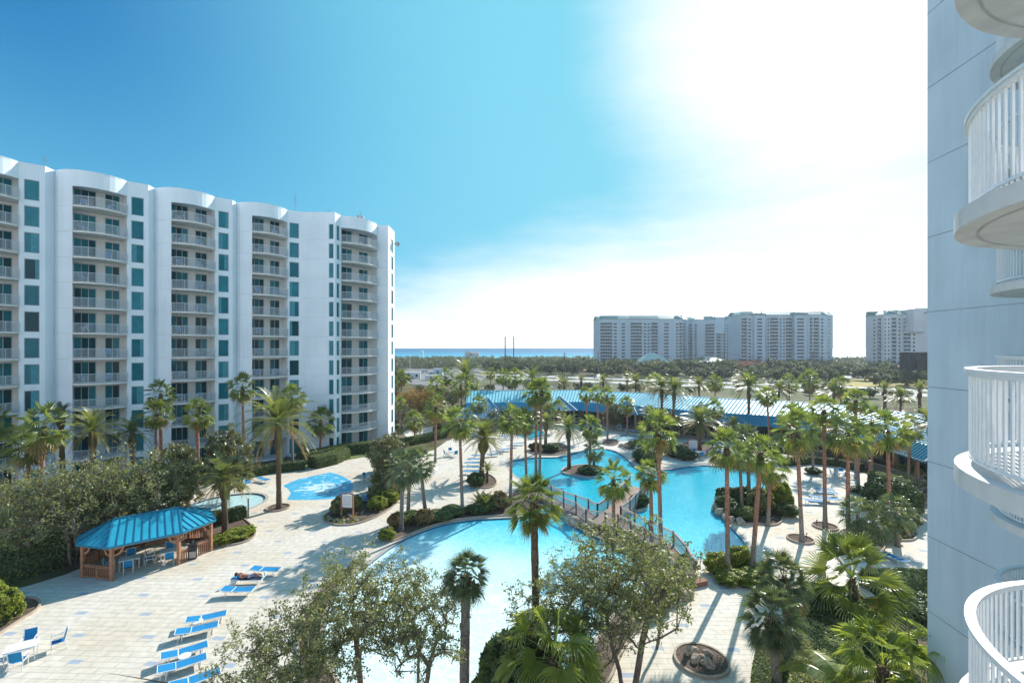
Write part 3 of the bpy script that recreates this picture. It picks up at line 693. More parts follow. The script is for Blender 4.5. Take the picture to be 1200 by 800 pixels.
B['bl'] = bed([(0,744),(25,727),(47,714),(49,705),(40,700),(18,701),(-60,712),(-150,770),(-140,800),(-40,765)])
bed([(430,655),(392,690),(376,730),(382,775),(402,808),(380,830),(352,800),(345,740),(365,700),(395,670)])

# lawn and paths beside the tower, behind the pool deck
def flat(name, px, z, m, it=1):
    s = sheet([smooth_loop(GP(px), it)], z); return structure(name, s, m, norm=False)
lawn2 = mat("lawn_green", (0.085, 0.13, 0.03), 1.0, col2=(0.20, 0.22, 0.07), scale=.6, detail=8)
path_m = mat("garden_path", (0.55, 0.52, 0.47), .9, var=.08, scale=1.5)
flat("lawn", [(360,541),(400,535),(442,527),(470,522),(490,530),(455,533),(440,533),(395,541),(352,548),(330,552)], .004, lawn2)
flat("lawn", [(455,490),(500,483),(560,486),(560,492),(500,497),(470,503)], .004, lawn2)
flat("path", [(470,505),(500,500),(560,494),(600,491),(600,496),(565,500),(530,506),(505,512),(480,515)], .012, path_m)
flat("lawn", [(1020,548),(1060,556),(1100,570),(1100,585),(1065,575),(1040,563)], .004, lawn2)

# highway, verge and car park beyond the clubhouse
D = Vector((1, -.635, 0)).normalized(); Nn = Vector((D.y, -D.x, 0)); Nn = Nn if Nn.y > 0 else -Nn
P0 = Vector((0, 262, 0))
def rp(a, b): return P0 + D * a + Nn * b
def strip(name, a0, a1, b0, b1, z, m): 
    s = sheet([[rp(a0, b0), rp(a1, b0), rp(a1, b1), rp(a0, b1)]], z); return structure(name, s, m, norm=False)
conc = mat("highway_concrete", (0.50, 0.47, 0.43), .9, col2=(0.60, 0.575, 0.53), scale=.06)
vergem = mat("verge_grass", (0.065, 0.085, 0.03), 1.0, col2=(0.15, 0.145, 0.065), scale=.06, detail=8)
dryg = mat("dry_yellow_grass", (0.36, 0.28, 0.07), 1.0, col2=(0.48, 0.38, 0.13), scale=.05, detail=8)
strip("verge", -700, 600, -60, 40, .03, vergem)
strip("highway", -700, 600, -16, -5, .07, conc); strip("highway", -700, 600, 9, 20, .07, conc)
for b_ in (-10.5, 14.5):
    s = MB()
    for k in range(-60, 60):
        p = rp(k * 9, b_); q = rp(k * 9 + 3, b_); w = Nn * .08
        s.quad(tuple(p - w + Vector((0,0,.10))), tuple(q - w + Vector((0,0,.10))), tuple(q + w + Vector((0,0,.10))), tuple(p + w + Vector((0,0,.10))))
    structure("lane_marking", s, whitep, norm=False)
s = sheet([smooth_loop(GP([(985,446),(1010,443.5),(1060,444),(1110,446),(1120,452),(1080,454),(1040,454.5),(990,453)]), 1)], .075); structure("meadow", s, dryg, norm=False)
flat("car_park", [(985,438),(1020,435),(1110,434),(1130,441),(1080,443),(990,443)], .08, conc, 0)
lotm = mat("old_asphalt", (.22,.21,.195), .95, var=.2, scale=.15)
flat("car_park", [(465,441),(480,430),(520,427),(560,431),(575,439),(560,449),(500,452),(470,449)], .08, lotm, 0)
flat("path", [(560,437),(640,430),(720,433),(800,436),(800,438),(720,436),(640,433),(565,440)], .085, dryg, 0)
flat("car_park", [(560,455),(600,448),(650,452),(660,460),(600,466),(565,462)], .09, lotm, 0)
# ------------------------------------------------------------------ condominium tower
def wall_seg(mb, a, b, z0, z1, holes=(), depth=.18, mi=0):
    """vertical wall from plan point a to b with openings (s0,s1,za,zb) in metres along the wall; reveals go inward (left of a->b)"""
    a = Vector((a[0], a[1], 0)); b = Vector((b[0], b[1], 0)); L_ = (b - a).length; d = (b - a) / L_; nin = Vector((-d.y, d.x, 0))
    def P(s, z, k=0): q = a + d * s + nin * k; return (q.x, q.y, z)
    xs = sorted({0, L_, *[h[0] for h in holes], *[h[1] for h in holes]}); zs = sorted({z0, z1, *[h[2] for h in holes], *[h[3] for h in holes]})
    for i in range(len(xs) - 1):
        for j in range(len(zs) - 1):
            cx = (xs[i] + xs[i+1]) / 2; cz = (zs[j] + zs[j+1]) / 2
            if any(h[0] < cx < h[1] and h[2] < cz < h[3] for h in holes): continue
            mb.quad(P(xs[i], zs[j]), P(xs[i+1], zs[j]), P(xs[i+1], zs[j+1]), P(xs[i], zs[j+1]), mi)
    for s0, s1, za, zb in holes:
        mb.quad(P(s0, za), P(s1, za), P(s1, za, depth), P(s0, za, depth), mi); mb.quad(P(s0, zb), P(s1, zb), P(s1, zb, depth), P(s0, zb, depth), mi)
        mb.quad(P(s0, za), P(s0, zb), P(s0, zb, depth), P(s0, za, depth), mi); mb.quad(P(s1, za), P(s1, zb), P(s1, zb, depth), P(s1, za, depth), mi)
def window(parent, a, d, s0, s1, za, zb, depth=.15, mull=1, gi=0, name="window"):
    """frame mesh + pane child, set into the wall line a + d*s"""
    a = Vector((a[0], a[1], 0)); d = Vector((d[0], d[1], 0)).normalized(); nin = Vector((-d.y, d.x, 0)); k = depth - .06
    def P(s, z, kk=k): q = a + d * s + nin * kk; return Vector((q.x, q.y, z))
    f = MB(); w = .07
    f.bar(P(s0, za + w/2), P(s1, za + w/2), .06, w); f.bar(P(s0, zb - w/2), P(s1, zb - w/2), .06, w)
    for i in range(mull + 1):
        s = s0 + w/2 + (s1 - s0 - w) * i / mull; f.bar(P(s, za + w), P(s, zb - w), .06, w, up=tuple(nin))
    o = f.build(name, frame_m, parent, world=True)
    p = MB(); p.quad(P(s0, za, k + .02), P(s1, za, k + .02), P(s1, zb, k + .02), P(s0, zb, k + .02)); p.build("pane", gl[gi], o, world=True)
    return o
def arc_pts(a, b, sag, n=12):
    """points from a to b bulging to the right of a->b by sag"""
    a = Vector((a[0], a[1], 0)); b = Vector((b[0], b[1], 0)); c = (b - a).length; d = (b - a) / c; o = Vector((d.y, -d.x, 0)); out = []
    r = (c * c / 4 + sag * sag) / (2 * sag)
    for i in range(n + 1):
        s = -c / 2 + c * i / n; out.append(a + d * (s + c / 2) + o * (math.sqrt(max(0, r*r - s*s)) - (r - sag)))
    return out
def railing(mb, pts, z, h=1.05, pitch=.115, post=1.35, pw=.016):
    pts = [Vector((p[0], p[1], 0)) for p in pts]
    for i in range(len(pts) - 1):
        mb.bar(pts[i] + Vector((0,0,z+h)), pts[i+1] + Vector((0,0,z+h)), .06, .05); mb.bar(pts[i] + Vector((0,0,z+.10)), pts[i+1] + Vector((0,0,z+.10)), .03, .03)
    tot = 0; acc = 0; nxt = 0; npost = 0
    for i in range(len(pts) - 1):
        seg = (pts[i+1] - pts[i]).length; d = (pts[i+1] - pts[i]) / seg
        while nxt <= acc + seg + 1e-6:
            p = pts[i] + d * (nxt - acc); isp = nxt >= npost - 1e-6
            if isp: npost += post
            w = .05 if isp else pw
            mb.bar(p + Vector((0,0,z + (0 if isp else .11))), p + Vector((0,0,z + h - .02)), w, w, up=tuple(d)); nxt += pitch
        acc += seg

FLOORS = [.4 + 2.9 * k for k in range(12)]; ROOF = 36.25; OPT = 34.45
O0 = Vector((-53.7, 51.1, 0)); U = Vector((20.7, 17.9, 0)).normalized(); V = Vector((U.y, -U.x, 0)); PER = 27.37 / 3
def M(k, u, v): return O0 + U * (k * PER + u) + V * v
tower = empty("condominium_tower", (-40, 75, 0))
tag(tower, "white curved condominium tower with twelve floors of rounded balconies beside the pool deck", "building")
wm = MB(); back = MB(); ftop = []
line = []          # front outline of the building, left to right
TW = dict(n=0)
def panel_windows(a, b, s0, s1, deep=.16):
    L_ = (b - a).length; holes = [(s0, s1, z, z + 2.25) for z in FLOORS]
    wall_seg(wm, a, b, 0, ROOF, holes, deep)
    for z in FLOORS:
        w_ = window(tower, a, b - a, s0, s1, z, z + 2.25, deep, 1, rng.choice((0, 0, 2, 2, 1, 0, 2, 0)))
        if s1 - s0 > .8 and rng.random() < .6:
            d = (b - a).normalized(); nin = Vector((-d.y, d.x, 0)); k = deep - .06 + .008; c0 = s0 + .09; c1 = c0 + (s1 - s0) * rng.choice((.22, .35, .5)); 
            if rng.random() < .5: c0, c1 = s1 - (c1 - s0), s1 - .09
            q = MB(); n = 6
            for i in range(n):
                e0 = c0 + (c1 - c0) * i / n; e1 = c0 + (c1 - c0) * (i + 1) / n; k0 = k + (.004 if i % 2 else 0); k1 = k + (0 if i % 2 else .004)
                p0 = a + d*e0 + nin*k0; p1 = a + d*e1 + nin*k1; q.quad((p0.x,p0.y,z+.08), (p1.x,p1.y,z+.08), (p1.x,p1.y,z+2.16), (p0.x,p0.y,z+2.16))
            q.build("curtain", mat("curtain_teal", (.06,.27,.32), .5, var=.15, scale=3), w_, world=True)
def bay(p2, p3t, p4, sag, recess, doors):
    """curved bay: solid arc to p3t, then open balconies to the end; recess wall behind"""
    arc = arc_pts(p2, p4, sag, 14); n3 = p3t
    for i in range(n3): wall_seg(wm, arc[i], arc[i+1], 0, ROOF)
    for i in range(n3, len(arc) - 1): 
        wall_seg(wm, arc[i], arc[i+1], OPT, ROOF)
    A = arc[n3]; Bp = arc[-1]; d = (Bp - A).normalized(); nin = Vector((-d.y, d.x, 0))
    Ab = A + nin * recess; Bb = Bp + nin * recess
    wall_seg(wm, A, Ab, 0, OPT + .3); wall_seg(wm, Bb, Bp, 0, OPT + .3)
    L_ = (Bb - Ab).length
    holes = [(s0, s1, z + .02, z + 2.42) for z in FLOORS for s0, s1, _ in doors]
    wall_seg(back, Ab, Bb, 0, OPT + .3, holes, .12)
    # ceiling of the top balcony
    front = arc[n3:]
    wm.add([(p.x, p.y, OPT + .25) for p in front] + [(Bb.x, Bb.y, OPT + .25), (Ab.x, Ab.y, OPT + .25)], [tuple(range(len(front) + 2))])
    outl = [p + (-nin) * .22 for p in front]
    for fi, z in enumerate(FLOORS):
        s = MB(); poly = [A + nin*(recess-.01) + d*.02] + [outl[0] + d*.02] + outl[1:-1] + [outl[-1] - d*.02] + [Bb - nin * .01 - d*.02]
        s.prism([(p.x, p.y) for p in poly], z - .22, z)
        o = s.build("balcony", slabm, tower, world=True)
        if z > 1:
            r_ = MB(); railing(r_, [p + nin * .06 for p in outl], z, pitch=.10, pw=.022); r_.build("railing", railg, o, world=True)
        for s0, s1, mu in doors:
            f = MB(); k = .06
            def P(s_, zz, kk=k): q = Ab + d * s_ + nin * kk; return Vector((q.x, q.y, zz))
            zt = z + 2.42
            for i in range(mu + 1): ss = s0 + .04 + (s1 - s0 - .08) * i / mu; f.bar(P(ss, z + .02), P(ss, zt), .07, .08, up=tuple(nin))
            f.bar(P(s0, zt - .05), P(s1, zt - .05), .06, .1)
            f.build("door_frame", frame_m, o, world=True)
            for i in range(mu):
                a0 = s0 + (s1 - s0) * i / mu; a1 = s0 + (s1 - s0) * (i + 1) / mu
                q = MB(); q.quad(P(a0, z + .02, .085), P(a1, z + .02, .085), P(a1, zt, .085), P(a0, zt, .085)); q.build("glass_door", gl[rng.choice((0, 1, 1, 2, 1, 0))], o, world=True)
    return arc
for k in range(-2, 3):
    P0_, P1_, P2_, P4_ = M(k, 0, 0), M(k, 2.05, .05), M(k, 2.75, -1.1), M(k + 1, 0, 0)
    panel_windows(P0_, P1_, .40, 1.60)
    wall_seg(wm, P1_, P2_, 0, ROOF)
    arc = bay(P2_, 4, P4_, 1.85, 1.75, [(.30, 2.30, 3), (3.1, 4.5, 2)])
    line += [P0_, P1_] + arc
A_, B_, C_, D_, E_, F_, G_, H_ = [Vector((*p, 0)) for p in ((-33.0, 69.0), (-31.55, 69.9), (-31.1, 70.0), (-26.45, 70.1), (-26.15, 71.9), (-22.25, 77.55), (-20.45, 77.5), (-20.5, 81.9))]
A_ = M(3, 0, 0)
panel_windows(A_, B_, .25, .25 + 1.3); wall_seg(wm, B_, C_, 0, ROOF)
panel_windows(C_, D_, 3.75, 4.45)
panel_windows(D_, E_, .5, 1.35)
arcE = bay(E_, 0, F_, 1.4, 1.7, [(.25, 3.2, 3), (4.5, 6.3, 2)])
wall_seg(wm, F_, G_, 0, ROOF)
panel_windows(G_, H_, 2.1, 3.5)
line += [A_, B_, C_, D_, E_] + arcE + [G_, H_]
first = line[0]; bk = [H_, Vector((-31, 90, 0)), M(0, -8, -19), M(-2, 0, -17), first]
for i in range(len(bk) - 1): wall_seg(wm, bk[i], bk[i+1], 0, ROOF)
full = [(p.x, p.y) for p in line] + [(p.x, p.y) for p in bk[1:-1]]
wm.build("wall", stucco, tower, world=True, norm=False); back.build("recessed_wall", beige, tower, world=True, norm=False)
fin = [tuple(p[:2]) for p in offset_loop([Vector((x, y, 0)) for x, y in full], -.15)]
rf = MB(); rf.prism(fin, ROOF - .9, ROOF - .8, top_only=True); rf.build("roof", mat("roof_grey", (.35,.35,.35), .95, var=.1), tower, world=True)
par = MB(); lp = [Vector((x, y, 0)) for x, y in full]
ring_mesh(par, offset_loop(lp, -.28), offset_loop(lp, .02), ROOF - .001, ROOF + .07); par.build("parapet_cap", stucco, tower, world=True)
# pale joint lines of the stucco
jl = MB()
for z in FLOORS:
    for a, b in ((C_, D_), (F_, G_)):
        d = (b - a).normalized(); o = Vector((d.y, -d.x, 0)) * .004
        L_ = (b - a).length; e = 3.6 if a is C_ else L_
        jl.bar(a + o + Vector((0,0,z-.1)), a + d*e + o + Vector((0,0,z-.1)), .012, .035)
    for k in range(-2, 3):
        arc = arc_pts(M(k, 2.75, -1.1), M(k + 1, 0, 0), 1.85, 14)
        for i in range(4):
            d = (arc[i+1] - arc[i]).normalized(); o = Vector((d.y, -d.x, 0)) * .004; jl.bar(arc[i] + o + Vector((0,0,z-.1)), arc[i+1] + o + Vector((0,0,z-.1)), .012, .035)
jl.build("wall_joint", mat("joint_pale", (.60,.65,.68), .9, var=.12, scale=.6), tower, world=True)
# roof gear
def antenna(x, y, z, h, label):
    a = MB(); a.tube([(0,0,0),(0,0,h)], [.05,.03], 6); a.box(-.15,.15,-.15,.15,0,.1)
    for i in range(3): a.tube([(-.35,0,h*.7+i*.25),(.35,0,h*.7+i*.25)], .015, 4)
    o = a.build("roof_antenna", metalg); o.location = (x, y, z); tag(o, label, "antenna")
p = G(337, 600); 
antenna(-33.5, 72.5, ROOF - .8, 4.6, "tall thin antenna mast on the tower roof above the third balcony bay")
antenna(-28.6, 73.5, ROOF - .8, 2.2, "short thin mast near the right end of the tower roof")
antenna(-53.2, 53.5, ROOF - .8, 2.6, "thin mast with small red tip on the tower roof far left")
m = MB(); m.box(-.7,.7,-.5,.5,0,.9); m.box(-.5,-.1,-.3,.3,.9,1.7); m.box(.1,.5,-.3,.3,.9,1.5); m.tube([(0,0,.9),(0,0,2.2)], .05, 6)
o = m.build("roof_equipment", metalg); o.location = (-24.6, 76.3, ROOF - .4); tag(o, "grey equipment cluster on the tower roof above the last balcony bay", "equipment")
m = MB(); m.tube([(0,0,0),(.5,0,0),(.75,0,.1)], [.05,.05,.04], 6); m.tube([(.75,0,-.3),(.95,0,.25)], [.35,.35], 12)
o = m.build("roof_lamp", metalg); o.location = (-20.5, 80.5, 33.9); tag(o, "round floodlight on the right end wall of the tower", "lamp")

# ------------------------------------------------------------------ wing on the right, with the close balconies
wing = empty("hotel_wing", (16, 6, 0)); tag(wing, "blue-grey stucco hotel wing filling the right side of the picture", "building")
w = MB()
wp = [(16.2,18.3),(15.85,13.6),(14.75,12.6),(9.6,7.2),(7.7,6.3),(6.9,4),(6.9,-10),(32,-10),(32,18.3)]
for i in range(len(wp)):
    a, b = wp[i], wp[(i+1) % len(wp)]
    wall_seg(w, a, b, -.02, 38)
w.build("wall", stucco_b, wing, world=True)
w = MB(); w.prism(wp, 37.6, 37.8, top_only=True); w.build("roof", stucco_b, wing, world=True)
w = MB()
for k in range(-1, 14):
    z = 16 - (278.5 - 408) * 18.3 / 550 - 2.9 * 1 + 2.9 * (k - 5) + 2.9
    for a, b in (((16.2,18.3),(15.85,13.6)), ((32,18.3),(16.2,18.3))):
        A = Vector((*a, z)); Bv = Vector((*b, z)); d = (Bv - A).normalized(); o = Vector((-d.y, d.x, 0)); o = o if o.dot(Vector((-1, 1, 0))) > 0 else -o
        if z > .3: w.bar(A + o*.004, Bv + o*.004, .012, .022)
w.build("wall_joint", mat("joint_dark", (.30,.35,.38), .9, var=.2, scale=.7), wing, world=True)
def round_balcony(cx, cy, r, zf, label):
    """rounded slab with a picket railing, inner side against the wing"""
    t = empty("balcony", (cx, cy, zf)); tag(t, label, "balcony", "rounded balconies of the hotel wing")
    s = MB(); poly = [(r*math.cos(a), r*math.sin(a)) for a in [R(75 + i * 6) for i in range(36)]]
    s.prism(poly, -.20, 0); 
    o = s.build("slab", slabm, t)
    s = MB(); q = [(x*.93, y*.93) for x, y in poly]; inner = [Vector((x*.912, y*.912, 0)) for x, y in poly]; outer = [Vector((x*.925, y*.925, 0)) for x, y in poly]
    for i in range(len(poly) - 1):
        s.quad((inner[i].x, inner[i].y, -.203), (inner[i+1].x, inner[i+1].y, -.203), (outer[i+1].x, outer[i+1].y, -.203), (outer[i].x, outer[i].y, -.203))
    s.build("drip_groove", mat("groove_shadow", (.52,.49,.455), .9, var=.1), t, norm=False)  # flat strip under the slab; the groove's shade is put into its colour
    rr = r - .14; pts = [(rr*math.cos(a), rr*math.sin(a), 0) for a in [R(75 + i * 4) for i in range(54)]]
    m = MB(); railing(m, pts, 0, 1.06, .10, 2.2, .024); m.build("railing", railm, t)
    cp = MB()
    for i in range(len(pts) - 1): cp.bar(Vector(pts[i]) + Vector((0,0,1.10)), Vector(pts[i+1]) + Vector((0,0,1.10)), .10, .035)
    cp.build("handrail", railm, t)
    # sliding door in the wall behind
    return t
fl = [ -1.35 + 2.9 * k for k in range(-2, 4)]
nm = ["lowest near", "lower near", "", "", "", ""]
lab_n = {-1.35-5.8: "rounded balcony two floors below the camera at the right edge", -1.35-2.9: "white railed rounded balcony at the bottom right corner",
         -1.35: "nearest rounded balcony with sunlit slab edge below the middle of the right edge", -1.35+2.9: "nearest rounded balcony above eye level with curving white pickets",
         -1.35+5.8: "underside of rounded balcony slab at the top right corner", -1.35+8.7: "rounded balcony far above the top right corner"}
for z in sorted(lab_n): round_balcony(7.15, 3.95, 2.5, CH + z, lab_n[z])
lab_f = ["farther rounded balcony low behind the bottom right railing", "farther rounded balcony half hidden below the middle slab", "farther rounded balcony partly behind the near railing below eye level",
         "farther rounded balcony slab just above the horizon at the right edge", "farther rounded balcony seen through the upper white pickets", "farther rounded balcony slab under the topmost near slab"]
for k, l in zip((-3, -2, -1, 0, 1, 2), lab_f): round_balcony(14.35, 10.6, 2.5, CH + 1.62 + 2.9 * k - .02, l)

# ------------------------------------------------------------------ distant condominiums
winm = glassm("far_window", (0.03, 0.055, 0.065), .2); balm = mat("far_balcony", (0.36, 0.43, 0.47), .8, var=.1, scale=.3)
grnroof = mat("green_metal_roof", (0.14, 0.30, 0.29), .5, spec=.5, var=.12, scale=.3)
farw = mat("far_stucco", (0.40, 0.50, 0.56), .9, var=.05, scale=.05); farw2 = mat("far_stucco_warm", (0.50, 0.53, 0.55), .9, var=.06, scale=.05)
def condo(name, label, pts, floors, z1, pattern, fh=2.95, wallm=farw, depth=20, caps=(), parent_loc=None):
    """pts: plan points of the front, left to right; pattern: per front segment a list of (kind, frac0, frac1)"""
    t = empty(name, (pts[0][0], pts[0][1], 0)); tag(t, label, "building", "beachfront condominiums")
    w = MB(); P = [Vector((x, y, 0)) for x, y in pts]; parts = []
    for i in range(len(P) - 1):
        a, b = P[i], P[i+1]; L_ = (b - a).length; d = (b - a) / L_; out = Vector((d.y, -d.x, 0)); holes = []
        for kind, f0, f1 in pattern[i % len(pattern)]:
            for k in range(floors):
                z = 1.2 + k * fh
                if kind == 'b':   # recessed balcony
                    holes.append((f0*L_, f1*L_, z, z + fh - .32)); parts.append(('b', a, d, out, f0*L_, f1*L_, z))
                else:
                    holes.append((f0*L_, f1*L_, z + .7, z + 2.2)); parts.append(('w', a, d, out, f0*L_, f1*L_, z))
        # merge openings of a column by building column strips
        wall_seg(w, a, b, 0, z1, holes, 1.6 if any(k[0] == 'b' for k in pattern[i % len(pattern)]) else .3)
    back_ = [P[-1], P[-1] + Vector((depth*.1, depth, 0)), P[0] + Vector((-depth*.1, depth, 0)), P[0]]
    for i in range(3): wall_seg(w, back_[i], back_[i+1], 0, z1)
    w.build("wall", wallm, t, world=True, norm=False)
    r_ = MB(); fp = [(p.x, p.y) for p in P] + [(back_[1].x, back_[1].y), (back_[2].x, back_[2].y)]
    r_.prism(fp, z1 - .4, z1 - .1, top_only=True)
    c = Vector((sum(p[0] for p in fp)/len(fp), sum(p[1] for p in fp)/len(fp), 0))
    for i in range(len(fp)):
        a = Vector((*fp[i], 0)); b = Vector((*fp[(i+1) % len(fp)], 0)); d = (b - a).normalized(); o = Vector((d.y, -d.x, 0))
        ai = a.lerp(c, .0) - o * 4; bi = b - o * 4; rise = 3.0
        r_.quad((a.x+o.x*.8, a.y+o.y*.8, z1 - .1), (b.x+o.x*.8, b.y+o.y*.8, z1 - .1), (bi.x, bi.y, z1 + rise), (ai.x, ai.y, z1 + rise))
    r_.build("roof", grnroof, t, world=True)
    rr = random.Random(len(pts)); rr.shuffle(parts)
    parts.sort(key=lambda q: 0 if q[0] == 'b' else 1)
    cnt = {'b': 0, 'w': 0}; rest = {'b': MB(), 'w': MB()}; resp = {'b': MB(), 'w': MB()}
    for kd, a, d, out, s0, s1, z in parts:
        cnt[kd] += 1; one = cnt[kd] <= 60
        mb = MB() if one else rest[kd]
        if kd == 'b':
            A = a + d * (s0 + .02) ; Bv = a + d * (s1 - .02)
            mb.bar(A + out*.3 + Vector((0,0,z + .5)), Bv + out*.3 + Vector((0,0,z + .5)), .12, 1.0)
            mb.bar(A + out*(-.4) + Vector((0,0,z - .12)), Bv + out*(-.4) + Vector((0,0,z - .12)), 1.7, .2)
            mp = MB() if one else resp[kd]
            q0 = A - out * 1.55; q1 = Bv - out * 1.55
            n_ = max(1, int((s1 - s0) / 1.9))
            for j in range(n_):
                e0 = q0.lerp(q1, (j + .1) / n_); e1 = q0.lerp(q1, (j + .9) / n_)
                mp.bar(e0 + Vector((0,0,z+1.15)), e1 + Vector((0,0,z+1.15)), .05, 2.2)
            if one: o = mb.build("balcony", balm, t, world=True); mp.build("glass_door", winm, o, world=True)
        else:
            A = a + d * s0 - out * .22; Bv = a + d * s1 - out * .22
            mb.bar(A + Vector((0,0,z+1.45)), Bv + Vector((0,0,z+1.45)), .05, 1.5)
            if one: mb.build("window", winm, t, world=True)
    for kd, nm_, mm in (('b', "balcony", balm), ('w', "window", winm)):
        if rest[kd].v: o = rest[kd].build(nm_, mm, t, world=True); o["kind"] = "stuff"
    if resp['b'].v: o = resp['b'].build("glass_door", winm, t, world=True); o["kind"] = "stuff"
    for cx, cy, wd, ht in caps:
        m = MB(); m.box(cx - wd/2, cx + wd/2, cy - 2, cy + 7, z1 - 14, z1 + ht); m.build("stair_tower", wallm, t, world=True)
        m = MB(); m.add([(cx-wd/2-.7, cy-2.7, z1+ht), (cx+wd/2+.7, cy-2.7, z1+ht), (cx+wd/2+.7, cy+7.7, z1+ht), (cx-wd/2-.7, cy+7.7, z1+ht), (cx, cy+2.5, z1+ht+2)], [(0,1,4),(1,2,4),(2,3,4),(3,0,4),(3,2,1,0)]); m.build("tower_roof", grnroof, t, world=True)
    return t
def W(px, Z): return ((px - 600) * Z / FP, Z)
def topz(py, Z): return CH + (HY - py) * Z / FP
pa = [('b', .05, .70), ('w', .78, .95)]; pb = [('w', .35, .65)]; pc = [('b', .06, .44), ('w', .50, .58), ('w', .62, .70), ('b', .74, .97)]
Z1 = 430
condo("condominium_block", "long slate-blue condominium block nearest the open sea", [W(702.5, Z1), W(724, Z1-3), W(737, Z1-2), W(772, Z1-2), W(790, Z1), W(800, Z1-2), W(805, Z1+9)], 13, topz(373.5, Z1),
      [pa, pb, pc, pb, [('w', .2, .5), ('b', .6, .95)], [('b', .15, .85)]], caps=[])
Z2 = 445
condo("condominium_block", "stepped pale condominium block in the middle of the beach row", [W(805.5, Z2+20), W(812, Z2+6), W(825, Z2+8), W(839, Z2+4), W(846, Z2+8), W(856, Z2+2), W(868, Z2)], 13, topz(373.5, Z2),
      [[('b', .2, .8)], [('b', .15, .35)], [('b', .1, .85)], [('b', .1, .9)], [('w', .2, .4), ('w', .6, .8)], [('w', .15, .3), ('b', .4, .9)]], caps=[(W(843, Z2+5)[0], Z2+6, 9, 2.2)])
Z3 = 405
condo("condominium_block", "tall pale condominium block with green roof caps at the right end of the row", [W(868, Z3+4), W(883, Z3+2), W(884, Z3-1), W(897, Z3-1), W(898, Z3+2), W(930, Z3+2), W(931, Z3-2), W(946, Z3-2), W(947, Z3+1), W(968, Z3+1), W(976, Z3+12)], 14, topz(368.5, Z3),
      [[('b', .05, .5), ('w', .6, .8)], [('b', .2, .6)], [('w', .25, .7)], [('b', .2, .8)], [('w', .04, .1), ('b', .14, .44), ('w', .5, .56), ('w', .62, .68), ('b', .72, .96)], [], [('w', .2, .75)], [], [('b', .1, .25), ('b', .32, .62), ('w', .72, .85)], [('w', .3, .6)]],
      caps=[(W(890.5, Z3)[0], Z3+2, 10.5, 1.2), (W(938.5, Z3)[0], Z3+1, 11.5, 2.0)])
Z4 = 360
condo("condominium_block", "condominium block with green roof partly hidden by the blue-grey wing", [W(1022, Z4+14), W(1036, Z4+2), W(1044, Z4), W(1051, Z4-3), W(1058, Z4), W(1075, Z4-5), W(1110, Z4-18), W(1160, Z4-20)], 13, topz(368, Z4),
      [[('w', .10, .25), ('b', .45, .75)], [('w', .1, .3), ('w', .6, .8)], [('b', .1, .9)], [('w', .3, .6)], [('b', .05, .55), ('w', .7, .85)], [], [('b', .2, .6)]], wallm=farw2, depth=6, caps=[(W(1082, Z4-8)[0], Z4-6, 14, 3.5)])

# ------------------------------------------------------------------ clubhouse with blue metal roof
roofm = mat("blue_metal_roof", (0.03, 0.24, 0.36), .5, spec=.6, var=.08, scale=.8)  # roof metal with the shade of the steep front slopes put into it
roofl = mat("glare_metal_roof", (0.24, 0.56, 0.63), .55, spec=.4, var=.08, scale=.8)  # same metal, paler: glare on the low upper slope put into the colour
roofrib= mat("roof_rib", (0.05, 0.34, 0.50), .4, spec=.5, var=.05)
ridgem = mat("ridge_cap", (0.62, 0.68, 0.70), .4, spec=.5, var=.05, scale=1)
tanwall = mat("tan_wall", (0.30, 0.24, 0.20), .9, var=.1, scale=.7)
def off_line(pts, d):
    out = []
    for i, p in enumerate(pts):
        n = Vector((0,0,0))
        for a, b in ((i-1, i), (i, i+1)):
            if a < 0 or b >= len(pts): continue
            t = (pts[b] - pts[a]).normalized(); n += Vector((-t.y, t.x, 0))
        n.normalize()
        t = (pts[min(i+1, len(pts)-1)] - pts[max(i-1, 0)]).normalized()
        if 0 < i < len(pts) - 1:
            t1 = (pts[i] - pts[i-1]).normalized(); c = max(.5, n.dot(Vector((-t1.y, t1.x, 0))))
        else: c = 1
        out.append(p + n * d / c)
    return out
def roof_band(mb, rib, lo, hi, z0, z1, pitch=.5, rw=.07, mi=0):
    for i in range(len(lo) - 1):
        a, b, c, d = lo[i] + Vector((0,0,z0)), lo[i+1] + Vector((0,0,z0)), hi[i+1] + Vector((0,0,z1)), hi[i] + Vector((0,0,z1))
        mb.quad(a, b, c, d, mi); L_ = (b - a).length; n = max(2, int(L_ / pitch))
        nn = (b - a).cross(d - a).normalized(); nn = nn if nn.z > 0 else -nn
        for k in range(n):
            f = (k + .5) / n; p = a.lerp(b, f); q = d.lerp(c, f)
            rib.bar(p + nn*.02, q + nn*.02, rw, .09 if rw < .12 else .15, up=tuple(nn))
club = empty("clubhouse", (25, 95, 0)); tag(club, "long low clubhouse with turquoise standing seam metal roof behind the pools", "building")
E = [Vector((*p, 0)) for p in ((-9.5,96.5),(14,98.2),(23,92.6),(32.6,83.6),(42.5,78.0),(47.6,72.3),(49.0,67.5),(48.0,61.3),(46.9,53.3))]
M1 = off_line(E, 1.75); M2 = off_line(E, 10.2); M3 = off_line(E, 19.0)
lowr = MB(); lr = MB(); roof_band(lowr, lr, E, M1, 3.15, 4.6, .48, .10)
E_end = [E[-1], E[-1] + Vector((12, -1.5, 0))]; h0 = E[-1]; h1 = Vector((M1[-1].x, M1[-1].y, 0))
lowr.quad(E[-1] + Vector((0,0,3.15)), E[-1] + Vector((17,1.5,3.15)), M2[-1] + Vector((6,1.5,5.6)), M1[-1] + Vector((0,0,4.6)))
lowr.build("mansard_roof", roofm, club, world=True); lr.build("roof_rib", roofrib, club, world=True)
